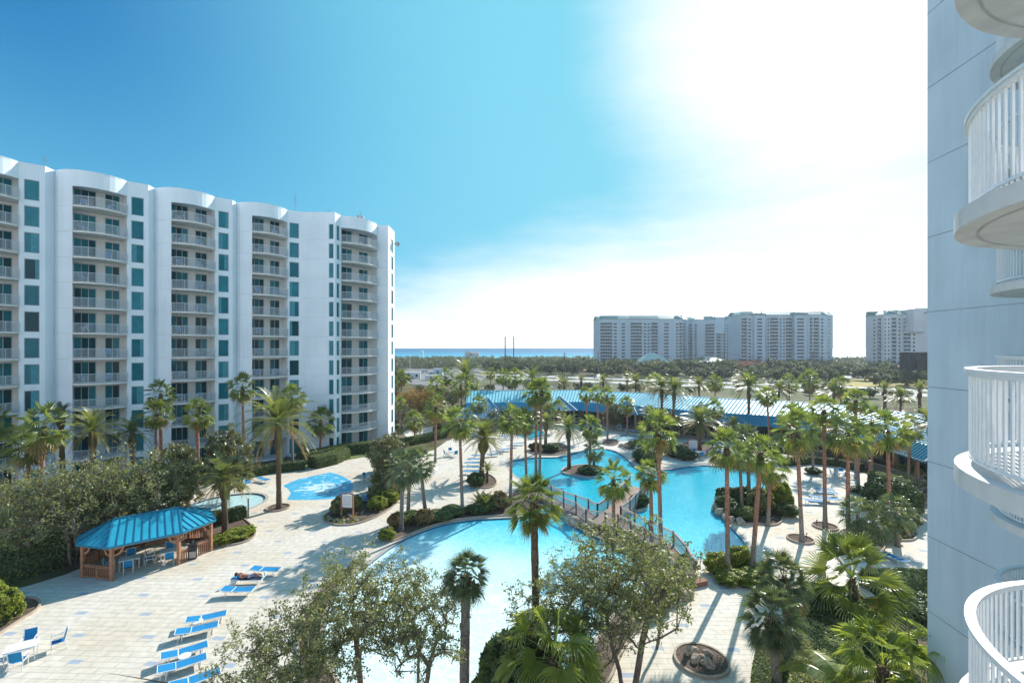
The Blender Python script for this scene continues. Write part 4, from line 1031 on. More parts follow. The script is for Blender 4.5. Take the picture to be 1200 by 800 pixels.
up = MB(); ur = MB(); roof_band(up, ur, M1, M2, 4.6, 6.35, .62, .13); up.build("upper_roof", roofl, club, world=True); ur.build("upper_roof_rib", mat("roof_rib_light", (.09,.34,.43), .9, spec=0.0), club, world=True)
dn = MB(); dr = MB(); roof_band(dn, dr, M2, M3, 6.35, 3.4, 1.5, .08); 
dn.quad(E[0] + Vector((0,0,3.15)), M1[0] + Vector((0,0,4.6)), M2[0] + Vector((0,0,6.35)), M3[0] + Vector((0,0,3.4)))
dn.quad(E[-1] + Vector((0,0,3.15)), M1[-1] + Vector((0,0,4.6)), M2[-1] + Vector((0,0,6.35)), M3[-1] + Vector((0,0,3.4))); dn.build("rear_roof", roofm, club, world=True)
cap = MB()
for i in range(len(M2) - 1): cap.bar(M2[i] + Vector((0,0,6.38)), M2[i+1] + Vector((0,0,6.38)), .3, .08)
cap.bar(E[-1] + Vector((0,0,3.2)), M1[-1] + Vector((0,0,4.65)), .25, .08)
cap.build("ridge_cap", ridgem, club, world=True)
# soffit, rear glazing, posts
IN = off_line(E, 4.0)
sf = MB()
for i in range(len(E) - 1):
    sf.quad(E[i] + Vector((0,0,3.1)), E[i+1] + Vector((0,0,3.1)), M3[i+1] + Vector((0,0,3.1)), M3[i] + Vector((0,0,3.1)))
    sf.bar(E[i] + Vector((0,0,3.06)), E[i+1] + Vector((0,0,3.06)), .12, .22)
sf.build("soffit", roofm, club, world=True)
wl = MB()
for i in range(len(IN) - 1):
    L_ = (IN[i+1] - IN[i]).length; n = max(1, int(L_ / 3.2)); hs = []
    for k in range(n):
        s0 = L_ * (k + .12) / n; s1 = L_ * (k + .88) / n; hs.append((s0, s1, .3 if k % 2 else .05, 2.5))
    wall_seg(wl, IN[i], IN[i+1], 0, 3.1, hs, .2)
    for h in hs: window(club, IN[i], IN[i+1] - IN[i], h[0], h[1], h[2], h[3], .18, 2, 1, "window")
for a, b in ((IN[-1], M3[-1]), (M3[0], IN[0])): wall_seg(wl, a, b, 0, 3.1)
wl.build("wall", tanwall, club, world=True, norm=False)
EI = off_line(E, .5)
for i in range(len(EI) - 1):
    L_ = (EI[i+1] - EI[i]).length; n = max(1, int(L_ / 3.4))
    for k in range(n):
        p = EI[i].lerp(EI[i+1], (k + .5) / n); c = MB(); c.box(p.x-.16, p.x+.16, p.y-.16, p.y+.16, 0, 2.98); c.build("post", wood if i > 3 else tanwall, club, world=True)
# small roof gables facing the pool
def gable(i, f, w, dep, zt, label=None):
    a = E[i].lerp(E[i+1], f); t = (E[i+1] - E[i]).normalized(); n = Vector((t.y, -t.x, 0))
    l = a - t * w/2; r_ = a + t * w/2; g_ = MB(); fr = a + n * dep
    zt_ = zt; bk_ = a - n * 5.5
    L0, R0_ = l + n*dep + Vector((0,0,3.15)), r_ + n*dep + Vector((0,0,3.15)); T0 = a + n*(dep - 4.2) + Vector((0,0,zt_)); Bk = bk_ + Vector((0,0,zt_)); LB = l - n*2.0 + Vector((0,0,3.2)); RB = r_ - n*2.0 + Vector((0,0,3.2))
    g_.add([L0, R0_, T0, Bk, LB, RB], [(0,1,2), (1,5,3,2), (0,2,3,4)])
    g_.build("gable_roof", roofm, club, world=True)
    c = MB(); c.bar(R0_ + Vector((0,0,.05)), T0 + Vector((0,0,.05)), .12, .07); c.bar(L0 + Vector((0,0,.05)), T0 + Vector((0,0,.05)), .12, .07); c.bar(T0 + Vector((0,0,.05)), Bk + Vector((0,0,.05)), .2, .08)
    c.build("gable_cap", ridgem, club, world=True)
    for q in (L0 + t*.6 - n*.4, R0_ - t*.6 - n*.4): m = MB(); m.box(q.x-.16, q.x+.16, q.y-.16, q.y+.16, 0, 3.12); m.build("post", tanwall, club, world=True)
gable(0, .20, 4.6, 1.0, 5.5); gable(0, .86, 5.4, 1.2, 5.6); gable(1, .93, 6.0, 1.4, 5.6); gable(2, .97, 5.6, 1.3, 5.5)
# lower annex to the left
an = empty("annex_building", (-14, 90, 0)); tag(an, "low annex with slate-blue hip roof left of the clubhouse beyond the bare shrubs", "building")
m = MB(); m.box(-13.5, -3.2, 90.5, 96.0, 0, 2.6); m.build("wall", tanwall, an, world=True)
m = MB(); mr_ = MB(); slate = mat("slate_blue_roof", (0.10, 0.20, 0.28), .5, spec=.4, var=.1)
lo = [Vector((-14.5, 89.2, 0)), Vector((-2.2, 89.4, 0))]; hi = [Vector((-12.5, 93.6, 0)), Vector((-3.4, 93.6, 0))]
roof_band(m, mr_, lo, hi, 2.6, 4.2, .6, .1); roof_band(m, mr_, [Vector((-2.2,97.4,0)), Vector((-14.5,97.4,0))], [hi[1], hi[0]], 2.6, 4.2, .6, .1)
m.add([(-14.5,89.2,2.6),(-12.5,93.6,4.2),(-14.5,97.4,2.6)], [(0,1,2)]); m.add([(-2.2,89.4,2.6),(-3.4,93.6,4.2),(-2.2,97.4,2.6)], [(0,1,2)])
m.build("roof", slate, an, world=True); mr_.build("roof_rib", mat("slate_rib", (.25,.36,.42), .5), an, world=True)
window(an, Vector((-12.5, 90.35, 0)), Vector((1, 0, 0)), 0.5, 2.5, .8, 2.1, .1, 2, 1)
window(an, Vector((-12.5, 90.35, 0)), Vector((1, 0, 0)), 5, 7, .8, 2.1, .1, 2, 1)
# ------------------------------------------------------------------ pavilion (elongated octagon, three visible sides of railing)
gz = empty("pavilion", (-27, 36, 0)); tag(gz, "open cedar pavilion with bright turquoise metal hip roof on the left of the deck", "pavilion")
fpx = [(97,676),(131,680),(209.5,661),(247,645)]
Pf = GP(fpx)                         # front posts
dirl = (Pf[2] - Pf[1]).normalized(); nb = Vector((-dirl.y, dirl.x, 0))
back_ = []
def mirror(p):                       # reflect through the long axis
    c = Pf[1].lerp(Pf[2], .5) + nb * 2.75; v = p - c; return c + dirl * v.dot(dirl) - nb * v.dot(nb)
Pp = Pf + [mirror(Pf[3]), mirror(Pf[2]), mirror(Pf[1]), mirror(Pf[0])]
Pp[4] = Pf[3].lerp(mirror(Pf[3]), 1.0)
cen = sum(Pp, Vector((0,0,0))) / 8
for p in Pp:
    m = MB(); m.box(p.x-.10, p.x+.10, p.y-.10, p.y+.10, 0, 2.35); m.build("post", wood, gz, world=True)
m = MB()
for i in range(8): m.bar(Pp[i] + Vector((0,0,2.30)), Pp[(i+1)%8] + Vector((0,0,2.30)), .14, .24)
m.build("ring_beam", wood, gz, world=True)
for i in range(8):
    for j in ((i+1)%8, (i-1)%8):
        d = (Pp[j] - Pp[i]).normalized(); m = MB(); a = Pp[i] + Vector((0,0,1.65)); b = Pp[i] + d*.65 + Vector((0,0,2.22)); mid = Pp[i] + d*.42 + Vector((0,0,1.78))
        m.bar(a, mid, .07, .14); m.bar(mid, b, .07, .14); m.bar(Pp[i] + d*.1 + Vector((0,0,2.1)), b, .06, .14); m.build("brace", wood, gz, world=True)
def low_rail(a, b):
    m = MB(); m.bar(a + Vector((0,0,.92)), b + Vector((0,0,.92)), .14, .07); m.bar(a + Vector((0,0,.12)), b + Vector((0,0,.12)), .08, .09); m.bar(a + Vector((0,0,.80)), b + Vector((0,0,.80)), .07, .07)
    L_ = (b-a).length; n = int(L_ / .16)
    for k in range(1, n): q = a.lerp(b, k/n); m.bar(q + Vector((0,0,.14)), q + Vector((0,0,.80)), .03, .115, up=tuple((b-a).normalized().cross(Vector((0,0,1)))))
    q = a.lerp(b, .5); m.bar(q, q + Vector((0,0,.95)), .10)
    m.build("low_rail", wood, gz, world=True)
low_rail(Pp[0], Pp[1]); low_rail(Pp[3], Pp[3].lerp(Pp[2], .97)); 
for i in (4, 5, 6): low_rail(Pp[i], Pp[i+1])
low_rail(Pp[7], Pp[0])
ev = [p + (p - cen).normalized() * .36 + Vector((0,0,2.42)) for p in Pp]
axis = (Pf[2] - Pf[1]); rg = [cen - dirl * axis.length * .52 + Vector((0,0,3.45)), cen + dirl * axis.length * .52 + Vector((0,0,3.45))]
gzroof = mat("turquoise_roof", (0.02, 0.33, 0.47), .42, spec=.6, var=.07, scale=1)
m = MB(); rb = MB()
fc = [(0,1,0),(1,2,None),(2,3,1),(3,4,1),(4,5,1),(5,6,None),(6,7,0),(7,0,0)]
for a, b, r_ in fc:
    A, Bv = ev[a], ev[b]
    if r_ is None:
        r0, r1 = (rg[0], rg[1]) if a == 1 else (rg[1], rg[0])
        m.add([A, Bv, r1, r0], [(0,1,2,3)]); nn = (Bv-A).cross(r0-A).normalized(); n = int((Bv-A).length / .42)
        for k in range(n + 1): f = (k + .02) / (n + .04); rb.bar(A.lerp(Bv, f) + nn*.02, r0.lerp(r1, f) + nn*.02, .05, .07, up=tuple(nn))
    else:
        m.add([A, Bv, rg[r_]], [(0,1,2)]); nn = (Bv-A).cross(rg[r_]-A).normalized(); n = int((Bv-A).length / .42); e = (Bv-A).normalized()
        rb.bar(A + Vector((0,0,.02)), rg[r_] + Vector((0,0,.02)), .12, .07)
        rb.bar(Bv + Vector((0,0,.02)), rg[r_] + Vector((0,0,.02)), .12, .07)
        # ribs at right angles to the eave, cut by the hips
        foot = A + e * (rg[r_] - A).dot(e); up_ = rg[r_] - foot; Lq = (Bv-A).length; sr = (rg[r_] - A).dot(e)
        for k in range(1, n):
            s = Lq * k / n; f = s / sr if s < sr else (Lq - s) / (Lq - sr)
            if 0 < f < 1.2: rb.bar(A + e*s + nn*.02, A + e*s + up_*f + nn*.02, .05, .07, up=tuple(nn))
rb.bar(rg[0] + Vector((0,0,.03)), rg[1] + Vector((0,0,.03)), .2, .08)
for k in range(8): rb.bar(ev[k] + Vector((0,0,-.05)), ev[(k+1)%8] + Vector((0,0,-.05)), .05, .16)
m.build("roof", gzroof, gz, world=True); rb.build("roof_rib", mat("turquoise_rib", (0.015, 0.20, 0.32), .45, spec=.5), gz, world=True)

# ------------------------------------------------------------------ footbridge
br = empty("footbridge", (9, 40, 0)); tag(br, "brown timber footbridge with mesh railings crossing the lagoon pool", "footbridge")
far_ = [(3.0,51.0),(5.2,47.3),(7.3,44.8),(7.9,43.4)]; far2 = [(9.9,42.7),(11.5,39.2),(12.7,36.9),(12.75,34.2),(12.4,31.9)]
near = [(2.0,50.2),(4.0,46.9),(6.0,43.8),(6.6,41.9),(8.2,41.2),(9.2,40.7),(10.6,37.6),(11.35,35.7),(11.3,33.6),(10.9,31.4)]
brl = [(7.9,43.4),(9.3,45.6),(11.5,49.3),(13.3,53.0)]; brr = [(9.9,42.7),(11.2,44.6),(13.2,48.2),(15.0,51.8)]
def v3(p, z): return Vector((p[0], p[1], z))
dk = MB(); DZ = .5
poly = [v3(p, 0) for p in near] + [v3(p, 0) for p in reversed(far2)] + [v3(p, 0) for p in reversed(far_)]
dk.prism([(p.x, p.y) for p in poly], DZ - .3, DZ); dk.prism([(v.x, v.y) for v in [v3(p, 0) for p in brr] + [v3(p, 0) for p in reversed(brl)]], DZ - .3, DZ - .004)
dk.build("deck", mat("bridge_boards", (.30,.20,.165), .8, var=.2, scale=5), br, world=True)
meshm = mat("rail_mesh", (.34, .40, .42), .6, var=.05, scale=4)
for lp in (far_, far2, near, brl, brr):
    tr_ = MB(); pts = [v3(p, DZ) for p in lp]
    for i in range(len(pts) - 1):
        a, b = pts[i], pts[i+1]; L_ = (b-a).length; n = max(1, round(L_ / 1.9))
        tr_.bar(a + Vector((0,0,1.08)), b + Vector((0,0,1.08)), .14, .06); 
        for k in range(n + (1 if i == len(pts) - 2 else 0)):
            q = a.lerp(b, k/n); m = MB(); m.box(q.x-.07, q.x+.07, q.y-.07, q.y+.07, -.25, DZ + 1.15); m.build("post", woodd, br, world=True)
        for k in range(n):
            p0 = a.lerp(b, (k + .07)/n); p1 = a.lerp(b, (k + .93)/n); m = MB()
            for zz in (.12, .95): m.bar(p0 + Vector((0,0,zz)), p1 + Vector((0,0,zz)), .05, .05)
            nb_ = int((p1-p0).length / .11)
            for j in range(nb_ + 1): q = p0.lerp(p1, j / max(1, nb_)); m.bar(q + Vector((0,0,.12)), q + Vector((0,0,.95)), .022)
            m.build("rail_panel", meshm, br, world=True)
    tr_.build("top_rail", woodl, br, world=True)

# ------------------------------------------------------------------ furniture
def make_lounger(sling=bluem, back=R(8)):
    t = empty("sun_lounger"); 
    f = MB(); z = .36
    for y in (-.34, .34):
        f.tube([(-.28,y,z),(1.0,y,z)], .022, 6); f.tube([(-.28,y,z),(-1.02*math.cos(back)+.0,y,z + .74*math.sin(back))], .022, 6)
    f.tube([(1.0,-.34,z),(1.0,.34,z)], .022, 6); xb = -1.02*math.cos(back); zb = z + .74*math.sin(back); f.tube([(xb,-.34,zb),(xb,.34,zb)], .022, 6); f.tube([(-.28,-.34,z),(-.28,.34,z)], .022, 6)
    f.build("frame", whitep, t)
    s = MB(); s.add([(-.25,-.32,z+.01),(.98,-.32,z+.01),(.98,.32,z+.01),(-.25,.32,z+.01),(.36,-.32,z-.02),(.36,.32,z-.02)], [(0,4,5,3),(4,1,2,5)]); s.build("seat", sling, t)
    s = MB(); s.quad((xb+.02,-.32,zb+.01),(-.31,-.32,z+.015),(-.31,.32,z+.015),(xb+.02,.32,zb+.01)); s.build("backrest", sling, t)
    for x in (-.62, .72):
        for y in (-.34, .34): l = MB(); l.tube([(x,y,z + (.05 if x < 0 else 0)),(x + (.06 if x > 0 else -.06),y*1.05,0)], .02, 6); l.build("leg", whitep, t)
    w = MB(); w.tube([(-.68,-.36,.06),(-.68,.36,.06)], .015, 6); w.tube([(.78,-.36,.06),(.78,.36,.06)], .015, 6); w.build("stretcher", whitep, t)
    return t
lp_proto = [None]
def lounger(px, py, ang, label, group, world=None, z=.36):
    p = Vector(world) if world else G(px, py, z)
    if lp_proto[0] is None: lp_proto[0] = make_lounger(); o = lp_proto[0]
    else: o = copy_tree(lp_proto[0])
    o.location = (p.x, p.y, .004); o.rotation_euler = (0, 0, R(ang)); return tag(o, label, "sun lounger", group)
gl_ = "blue sun loungers on the paved deck"
lounger(311, 666.5, -2, "blue lounger behind the sunbathing person", gl_)
L2 = lounger(291, 677, 4, "blue lounger carrying the sunbathing person", gl_)
lounger(279, 690, 3, "blue lounger just in front of the sunbathing person", gl_)
lounger(242, 722.5, 27, "farther lounger of the middle pair on the open deck", gl_)
lounger(231, 736, 28, "nearer lounger of the middle pair on the open deck", gl_)
lounger(216.5, 762, 36, "farther lounger of the lower pair near the bottom tree", gl_)
lounger(214, 777, 36, "nearer lounger of the lower pair near the bottom tree", gl_)
lounger(229, 795, 38, "blue lounger cut by the bottom edge beside the tree", gl_)
def side_table():
    t = empty("side_table"); m = MB(); m.prism([(.28*math.cos(a*.449), .28*math.sin(a*.449)) for a in range(14)], .34, .38); m.build("table_top", whitep, t)
    for a in range(3): l = MB(); l.tube([(.16*math.cos(a*2.09), .16*math.sin(a*2.09), .34),(.22*math.cos(a*2.09), .22*math.sin(a*2.09), 0)], .02, 6); l.build("leg", whitep, t)
    return t
st = side_table()
for i, (x, y, l) in enumerate([(231.5, 727, "small round white table between the middle pair of loungers"), (216.5, 767.5, "small round white table between the lower pair of loungers")]):
    o = st if i == 0 else copy_tree(st); p = G(x, y, .38); o.location = (p.x, p.y, .004); tag(o, l, "side table", "white side tables")
# far rows of loungers
fr = [(552,552,2),(554,547,2),(554.5,542,3),(557,537.5,5),(560,533.5,8),(577,532,20),(584,528.5,22),(592,526,24),(600,522,26),(608,519,20)]
for i, (x, y, a) in enumerate(fr):
    lounger(x, y, a, ("%s lounger from the near end in the row left of the short-trunked palm" % ordw(i)) if i < 5 else ("%s lounger of the row leading right from the short-trunked palm" % ordw(i - 5)), "rows of loungers on the far deck")
for i, (x, y, a) in enumerate([(731,502.5,0),(737,503.5,0),(744,504.5,0),(590,510.5,10),(597,512,10)]):
    lounger(x, y, a, "%s lounger of those resting before the clubhouse arcade" % ordw(i), "rows of loungers on the far deck")
for i, (x, y, a) in enumerate([(966,573,-8),(970,577,-8),(961,582,-12),(954,586,-12),(972,584,-10)]):
    lounger(x, y, a, "%s lounger in the palm shade on the right deck" % ordw(i), "loungers in the palm shade")
for i, (x, y, a) in enumerate([(425,581,8),(428,585,8),(309,561,-30),(290,564,-60),(839,523,60),(843,527,60),(1047,652,100),(966,706,20)]):
    lounger(x, y, a, ["blue lounger in deep shade behind the flower bed", "second blue lounger in deep shade behind the flower bed", "blue lounger by the wading pool hedge", "blue lounger turned away beside the wading pool hedge",
        "blue lounger right of the thick-trunked palm", "nearer blue lounger right of the thick-trunked palm", "lone blue lounger beside the oval bed right of the deck", "blue lounger half hidden behind the clipped grey bush"][i], "scattered blue loungers")

def make_chair():
    t = empty("patio_chair"); f = MB(); z = .42
    for y in (-.27, .27):
        f.tube([(.26,y,0),(.26,y,.64),(-.20,y,.66)], .018, 6); f.tube([(-.36,y,0),(-.24,y,z),(-.38,y,1.0)], .018, 6); f.tube([(-.24,y,z),(.26,y,z)], .018, 6)
    f.tube([(-.38,-.27,1.0),(-.38,.27,1.0)], .018, 6); f.tube([(.26,-.27,z),(.26,.27,z)], .018, 6); f.build("frame", whitep, t)
    s = MB(); s.add([(-.24,-.25,z-.01),(.25,-.25,z+.01),(.25,.25,z+.01),(-.24,.25,z-.01),(0,-.25,z-.035),(0,.25,z-.035)], [(0,4,5,3),(4,1,2,5)]); s.build("seat", bluem, t)
    s = MB(); s.add([(-.235,-.25,z+.04),(-.235,.25,z+.04),(-.37,.25,.99),(-.37,-.25,.99)], [(0,1,2,3)]); s.build("backrest", bluem, t)
    for y in (-.27, .27): a = MB(); a.bar((-.24,y,.675),(.27,y,.66),.05,.02); a.build("armrest", whitep, t)
    return t
CH_LAST = [None]; ch_proto = [None]; tb_proto = [None]
def chair(x, y, rz, label, group="blue patio chairs"):
    if ch_proto[0] is None: ch_proto[0] = make_chair(); o = ch_proto[0]
    else: o = copy_tree(ch_proto[0])
    o.location = (x, y, .004); o.rotation_euler = (0, 0, rz); CH_LAST[0] = o; return tag(o, label, "chair", group)
def table(x, y, rz, label, group="white patio tables"):
    if tb_proto[0] is None:
        t = empty("patio_table"); m = MB(); m.box(-.62,.62,-.42,.42,.70,.74); m.build("table_top", whitep, t)
        m = MB(); m.bar((-.55,-.36,.66),(.55,-.36,.66),.04); m.bar((-.55,.36,.66),(.55,.36,.66),.04); m.bar((-.55,-.36,.66),(-.55,.36,.66),.04); m.bar((.55,-.36,.66),(.55,.36,.66),.04); m.build("apron", whitep, t)
        for a in (-.55, .55):
            for b in (-.36, .36): l = MB(); l.tube([(a,b,0),(a,b,.66)], .022, 6); l.build("leg", whitep, t)
        tb_proto[0] = t; o = t
    else: o = copy_tree(tb_proto[0])
    o.location = (x, y, .004); o.rotation_euler = (0, 0, rz); return tag(o, label, "table", group)
def dining(px, py, rz, tl, cl, n=4, four=((0,-.85,90),(0,.85,-90),(-1.1,0,0),(1.1,0,180))):
    p = G(px, py, .74); table(p.x, p.y, rz, tl); c, s = math.cos(rz), math.sin(rz)
    for i in range(n):
        dx, dy, a = four[i]; chair(p.x + dx*c - dy*s, p.y + dx*s + dy*c, rz + R(a), cl[i])
dining(25, 756, R(35), "white patio table at the left edge of the deck", ["blue chair in front of the left edge table", "blue chair behind the left edge table", "blue chair cut by the left edge of the picture", "blue chair standing apart right of the left edge table"],
       four=((.05,-.8,80),(.1,.85,-95),(-1.15,.1,0),(1.35,.15,190)))
dining(152, 653, R(35), "grey table inside the pavilion near its left posts", ["chair inside the pavilion in front of the left table", "chair inside the pavilion behind the left table", "chair at the left end of the pavilion's left table", "chair at the right end of the pavilion's left table"])
dining(199, 644, R(35), "table inside the pavilion near its right post", ["chair inside the pavilion in front of the right table", "chair inside the pavilion behind the right table", "chair at the left end of the pavilion's right table", "chair at the right end of the pavilion's right table"])
dining(436, 557, R(70), "table in the tree shade right of the splash pad", ["blue chair facing the splash pad table from the near side", "blue chair behind the splash pad table"], n=2)
dining(818, 529, R(5), "table beside the thick palm trunk beyond the lagoon", ["blue chair in front of the table by the thick palm trunk", "blue chair behind the table by the thick palm trunk", "left blue chair at the table by the thick palm trunk", "right blue chair at the table by the thick palm trunk"])
dining(531, 528, R(30), "table left of the far lounger row", ["blue chair in front of the table left of the far lounger row", "blue chair behind the table left of the far lounger row", "left blue chair at the table beside the far lounger row"], n=3)
dining(989, 553, R(-20), "table in the palm shade near the covered walkway", ["blue chair in front of the shaded walkway table", "blue chair behind the shaded walkway table", "left blue chair at the shaded walkway table", "right blue chair at the shaded walkway table"])
dining(724, 498, R(0), "table by the clubhouse arcade", ["blue chair in front of the arcade table", "blue chair behind the arcade table"], n=2)

# chairs on the tower balconies
bc = [(k, f, u) for k in (0, 1, 2) for f in range(2, 12) for u in (5.2, 7.4) if rng.random() < .42] + [(3, f, .55) for f in range(2, 12) if rng.random() < .6]
for k, f, u in bc:
    if k < 3: p = M(k, u, -.35 + (.5 if u < 7 else .1))
    else: p = E_.lerp(F_, u) + Vector((-.2, .1, 0))
    chair(p.x, p.y, -.9 + rng.uniform(-1.2, 1.2), "chair on the %s balcony from the ground in the %s bay, %s side" % (ordw(f), ordw(k) + " sunless", "left" if u < 7 else "right") if k < 3 else "chair on the %s balcony from the ground in the last bay" % ordw(f), "chairs on the tower balconies")
    o_ = CH_LAST[0]; o_.location.z = FLOORS[f] + .004
# litter bin
t = empty("litter_bin", G(226, 654)); t.rotation_euler = (0, 0, R(30)); m = MB(); m.box(-.27,.27,-.27,.27,.05,.92); m.build("body", blackm, t)
for a in range(4): m = MB(); m.box(-.21,.21,-.285,-.272,.16,.62); o = m.build("panel", mat("bin_panel", (.42,.38,.34), .8, var=.1), t); o.rotation_euler = (0, 0, a * math.pi / 2)
m = MB(); m.box(-.30,.30,-.30,.30,.92,1.0); m.box(-.24,.24,-.24,.24,1.0,1.12); m.build("lid", blackm, t)
tag(t, "dark square litter bin with stone panels beside the pavilion", "bin")

# sign boards: brown frame, white notice panel with rows of grey text lines
def board(px, py, rz, w, h, label, z0=.9):
    p = G(px, py); t = empty("notice_board", p, rz)
    for x in (-w/2, w/2): m = MB(); m.box(x-.06, x+.06, -.06, .06, 0, z0 + h); m.build("post", wood if w > 1 else woodd, t)
    m = MB(); m.bar((-w/2-.1,0,z0+h+.04),(0,0,z0+h+.16),.14,.09); m.bar((0,0,z0+h+.16),(w/2+.1,0,z0+h+.04),.14,.09); m.bar((-w/2,0,z0),(w/2,0,z0),.1,.09); m.build("frame", woodd, t)
    m = MB(); m.box(-w/2+.08, w/2-.08, -.03, .03, z0+.06, z0+h-.02); o = m.build("notice_panel", whitep, t)
    m = MB(); r = random.Random(3)
    for k in range(9):
        zz = z0 + h - .16 - k * (h - .3) / 9
        x = -w/2 + .16
        while x < w/2 - .2: 
            l = r.uniform(.05, .14); m.box(x, min(x + l, w/2 - .14), -.034, -.031, zz, zz + .03); x += l + .03
    m.build("printed_line", mat("print_grey", (.3,.3,.34), .8), t)
    return tag(t, label, "sign", "notice boards")
board(407, 606, R(-8), 1.15, 1.25, "white notice board in brown arched frame on the flower bed")
board(812, 532, R(5), 1.5, 1.3, "white notice board beside the thick palm trunk beyond the lagoon", .8)
m = MB(); m.tube([(0,0,0),(0,0,1.75)], .07, 8); m.tube([(0,0,1.75),(0,0,1.8)], [.085,.03], 8); o = m.build("bollard_post", metalg); o.location = G(291, 606); tag(o, "plain grey post between the wading pool and the palm planter", "post")
# deck shower post and brown lamp posts near the walkway
for x, y, h, l in ((1019.5, 561, 2.2, "brown timber post beside the walkway hedge"), ):
    m = MB(); m.box(-.09,.09,-.09,.09,0,h); m.box(-.14,.14,-.14,.14,h,h+.08); m.tube([(0,-.1,h*.85),(0,-.35,h*.9)], .03, 6); o = m.build("shower_post", wood); o.location = G(x, y); tag(o, l, "post")
# handrails in the pools
def handrail(px, py, rz, label):
    m = MB()
    for s in (-.35, .35): m.tube([(s,0,-.1),(s,0,.75),(s,.12,.86),(s,.5,.86),(s,.8,.45),(s,.85,0)], .025, 6)
    o = m.build("pool_handrail", mat("steel", (.6,.62,.64), .25, metal=.8)); o.location = G(px, py); o.rotation_euler = (0, 0, rz); tag(o, label, "handrail", "steel pool handrails")
handrail(842, 640, R(100), "steel handrail at the shallow right end of the lagoon"); handrail(618, 553, R(60), "steel handrail in the left lobe of the lagoon"); handrail(720, 513, 0, "steel handrail at the small hot tub")
def lift(px, py): 
    t = empty("pool_lift", G(px, py)); m = MB(); m.box(-.35,.35,-.3,.3,0,.35); m.tube([(0,0,.35),(0,0,1.25),(.6,0,1.4)], .05, 6); m.build("mast", whitep, t); m = MB(); m.box(.4,.85,-.25,.25,.55,.62); m.box(.4,.46,-.25,.25,.62,1.1); m.build("seat", bluem, t)
    tag(t, "white pool lift chair by the palm bed near the hot tub", "pool lift")
lift(746, 530)

# timber fence / walkway balustrade in front of the clubhouse
def balustrade(pts, label, m_=tanwall, h=1.0):
    t = empty("walkway_railing", (pts[0][0], pts[0][1], 0)); r_ = MB()
    P = [Vector((*p, 0)) for p in pts]
    for a, b in zip(P, P[1:]):
        r_.bar(a + Vector((0,0,h)), b + Vector((0,0,h)), .09, .07); r_.bar(a + Vector((0,0,.15)), b + Vector((0,0,.15)), .06, .06); n = int((b-a).length / .16)
        for k in range(n): q = a.lerp(b, k/n); r_.bar(q + Vector((0,0,.15)), q + Vector((0,0,h)), .035)
        n = max(1, int((b-a).length / 2.4))
        for k in range(n + 1): q = a.lerp(b, k/n); m = MB(); m.box(q.x-.07,q.x+.07,q.y-.07,q.y+.07,0,h+.08); m.build("post", m_, t, world=True)
    r_.build("rail", m_, t, world=True); tag(t, label, "railing")
tan2 = mat("tan_rail", (.42,.36,.30), .8, var=.08, scale=3)
balustrade([tuple(G(1008,546)[:2]), tuple(G(1040,556)[:2]), tuple(G(1087,573)[:2]), tuple(G(1130,590)[:2])], "tan balustrade of the ramp under the blue roof at the right", tan2)
balustrade([tuple(G(905,524)[:2]), tuple(G(935,530)[:2]), tuple(G(965,537)[:2])], "tan balustrade in front of the clubhouse centre", tan2)
balustrade([tuple(G(702,489.5)[:2]), tuple(G(742,491)[:2])], "tan balustrade left of the clubhouse gable", tan2)
# round blue sign on the clubhouse
t = empty("round_sign", (46.6, 71.6, 0)); t.rotation_euler = (0, 0, R(-35))
m = MB(); m.tube([(0,0,0),(0,0,1.6)], .05, 6); m.build("post", metalg, t)
m = MB(); m.tube([(0,-.04,2.3),(0,.04,2.3)], [.75,.75], 24); m.build("panel", bluem, t)
m = MB(); 
ring = [(.5*math.cos(a), -.05, 2.3 + .5*math.sin(a)) for a in [R(60 + 10*i) for i in range(24)]]; m.tube(ring, .05, 5); m.tube([(-.2,-.05,2.15),(0,-.05,2.5),(.22,-.05,2.1)], .05, 5); m.build("emblem", whitep, t)
tag(t, "round blue sign with white emblem under the clubhouse eave", "sign")

